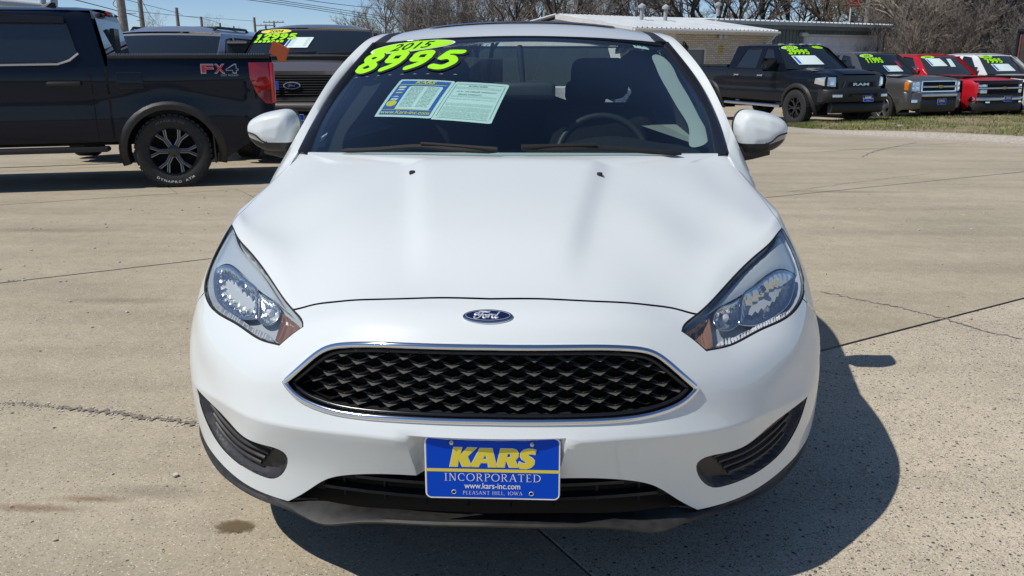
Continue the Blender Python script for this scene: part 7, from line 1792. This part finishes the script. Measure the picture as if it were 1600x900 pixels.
# --- trees ---------------------------------------------------------------------------
def grow_tree(seed, H, kind):
    rg = random.Random(seed); tr = ([], []); cr = ([], [])
    def seg(buf, p, q, r0, r1):
        d = q-p; d = d/max(d.length, 1e-6); a = d.orthogonal().normalized(); b = d.cross(a); V, Fc = buf; k = len(V)
        for c, r in ((p, r0), (q, r1)):
            for j in range(3): an = 2.094*j; V.append(tuple(c+(a*math.cos(an)+b*math.sin(an))*r))
        Fc += [(k, k+1, k+4, k+3), (k+1, k+2, k+5, k+4), (k+2, k, k+3, k+5)]
    def branch(p, d, L, r, lev):
        n = (5, 4, 3, 2, 2)[min(lev, 4)]; buf = tr if lev <= 1 else cr; pts = [p]
        for i in range(n):
            d = (d+Vector((rg.gauss(0, 1), rg.gauss(0, 1), rg.gauss(0, .6)+.35*(lev > 0)))*(.10, .17, .20, .24, .28)[min(lev, 4)]).normalized()
            q = p+d*L/n; f0, f1 = 1-.75*i/n, 1-.75*(i+1)/n
            seg(buf, p, q, max(r*f0, .011), max(r*f1, .008)); p = q; pts.append((q.copy(), d.copy(), r*f1))
        if lev >= maxlev: return
        kids = K_[lev]
        for c in range(kids):
            t = lo[lev]+(1-lo[lev])*(c+rg.random())/kids; i = min(n, max(1, int(t*n+.5))); q, dd, rr0 = pts[i]
            ax = dd.orthogonal().normalized(); ax = Matrix.Rotation(rg.uniform(0, 6.283), 3, dd) @ ax
            nd = (dd*math.cos(sp[lev])+ax*math.sin(sp[lev]*rg.uniform(.7, 1.25))).normalized(); nd.z += .12
            branch(q, nd.normalized(), L*ratio[lev]*rg.uniform(.7, 1.2), max(rr0*.66, .012), lev+1)
    if kind == 'brush':
        K_ = (9, 7, 6, 3); lo = (.15, .2, .2, .2); sp = (.45, .5, .55, .6); ratio = (.62, .5, .45, .5); maxlev = 4
        for s in range(3): branch(Vector((rg.uniform(-.6, .6), rg.uniform(-.6, .6), 0)), Vector((rg.uniform(-.35, .35), rg.uniform(-.35, .35), 1)).normalized(), H*.62*rg.uniform(.8, 1.1), H*.010, 0)
    else:
        K_ = (9, 8, 7, 4); lo = (.28, .25, .2, .2); sp = (.75, .65, .65, .7); ratio = (.66, .52, .45, .45); maxlev = 4
        branch(Vector((0, 0, 0)), Vector((rg.uniform(-.12, .12), rg.uniform(-.12, .12), 1)).normalized(), H*.62, H*.026, 0)
    out = []
    for nm, (V, Fc) in (('trunk', tr), ('crown', cr)):
        me = bpy.data.meshes.new(nm); me.from_pydata(V, [], Fc); me.update(); out.append(me)
    return out
KINDS = [('brush', 7.5, 'twig'), ('brush', 8.5, 'twig_grey'), ('tree', 13, 'twig'), ('tree', 14.5, 'twig_grey'), ('tree', 12, 'twig_bud'), ('tree', 15, 'twig')]
PROTO = []
for i, (kd, H, mt) in enumerate(KINDS):
    ms = grow_tree(40+i, H, kd); ms[0].materials.append(MATS['bark']); ms[1].materials.append(MATS[mt]); PROTO.append(ms)
KPH = ['brushy brown bare tree', 'brushy greyish bare tree', 'spreading brown bare tree', 'tall greyish bare tree', 'bare tree hazed with yellow buds', 'tallest dark trunked bare tree']
REG = [(625, 'at the left end of the wood'), (690, 'over the left corner of the hatchback roof'), (780, 'over the middle of the hatchback roof'), (870, 'just left of the white roof ridge'), (960, 'behind the left end of the white roof'), (1060, 'behind the middle of the white roof'),
       (1150, 'behind the roof vents'), (1250, 'behind the join of the two buildings'), (1345, 'behind the green shed beside the rust red sign'), (1400, 'beside the grey pole at the shed end'), (1460, 'behind the grey pickup roof'), (1530, 'behind the red pickup roof'), (1590, 'behind the white pickup roof'), (9999, 'at the right edge of the photo')]
def tree(k, px, D, s, rz):
    c = at_dist(px, 80, D); b = (c[0], c[1], gz(c[0], min(c[1], 46))-.1)
    T = thing('bare_tree', KPH[k]+' '+next(t for lim, t in REG if px < lim) if D < 150 else 'small far bare tree on the skyline behind the street poles', 'tree', b, rz, 'bare trees in the wood behind the lot'); T.scale = (s, s, s)
    for nm, me in zip(('trunk', 'crown'), PROTO[k]): o_ = bpy.data.objects.new(nm, me); COL.objects.link(o_); o_.parent = T
rg = random.Random(77)
for px, D, s, k in [(585, 62, .62, 0), (612, 60, .74, 1), (640, 66, .85, 0), (668, 62, .95, 1), (700, 70, 1.0, 0), (728, 66, 1.05, 1), (760, 72, .80, 3), (800, 64, .85, 2), (842, 70, 1.0, 5), (855, 62, .9, 3), (905, 68, 1.0, 5), (925, 72, 1.0, 3), (985, 74, .9, 2), (1040, 78, 1.05, 5), (1090, 72, 1.1, 3), (1112, 80, 1.1, 5), (1145, 76, 1.0, 2), (1190, 84, 1.1, 3), (1235, 88, 1.0, 5), (1280, 84, 1.05, 2), (1340, 90, 1.1, 4), (1375, 84, 1.0, 4), (1420, 70, 1.0, 2), (1452, 66, 1.05, 4), (1490, 72, 1.1, 3), (1530, 64, 1.0, 4), (1560, 70, 1.1, 5), (1405, 60, .95, 5), (1468, 58, 1.0, 5), (1545, 60, 1.0, 5), (1600, 66, 1.05, 2), (1640, 68, 1.1, 3)]:
    tree(k, px, D, s, rg.uniform(0, 6.28))
for i in range(26):
    px = (600+i*50 if i < 14 else 1310+(i-14)*29)+rg.uniform(-12, 12); tree(rg.choice([0, 1, 0, 1, 2, 3, 4]), px, rg.uniform(88, 118), rg.uniform(.85, 1.25)*(1 if px > 760 else .8), rg.uniform(0, 6.28))
for i in range(16): tree(rg.choice([0, 1]), 1385+i*17+rg.uniform(-6, 6), rg.uniform(56, 64), rg.uniform(.55, .8), rg.uniform(0, 6.28))
for i in range(26):                                                # far tree line along the street on the left
    tree(rg.choice([0, 1, 2]), -60+i*26+rg.uniform(-8, 8), rg.uniform(190, 240), rg.uniform(.55, .9), rg.uniform(0, 6.28))
# undergrowth closing the foot of the wood
V = []; Fc = []
for _ in range(14000):
    px = rg.uniform(560, 1680); D = rg.uniform(60, 100); c = at_dist(px, 80, D); z = gz(c[0], min(c[1], 46))-.1; h = rg.uniform(.8, 3.2); q = rg.uniform(0, 6.28); w = rg.uniform(.012, .03); k = len(V); l1, l2 = rg.gauss(0, .5), rg.gauss(0, .5)
    V += [(c[0]-math.cos(q)*w, c[1]-math.sin(q)*w, z), (c[0]+math.cos(q)*w, c[1]+math.sin(q)*w, z), (c[0]+l1, c[1]+l2, z+h)]; Fc.append((k, k+1, k+2))
o = obj('undergrowth', V, Fc, 'twig', None, 0); tag(o, 'leafless brown undergrowth at the foot of the wood', 'undergrowth', kind='stuff')
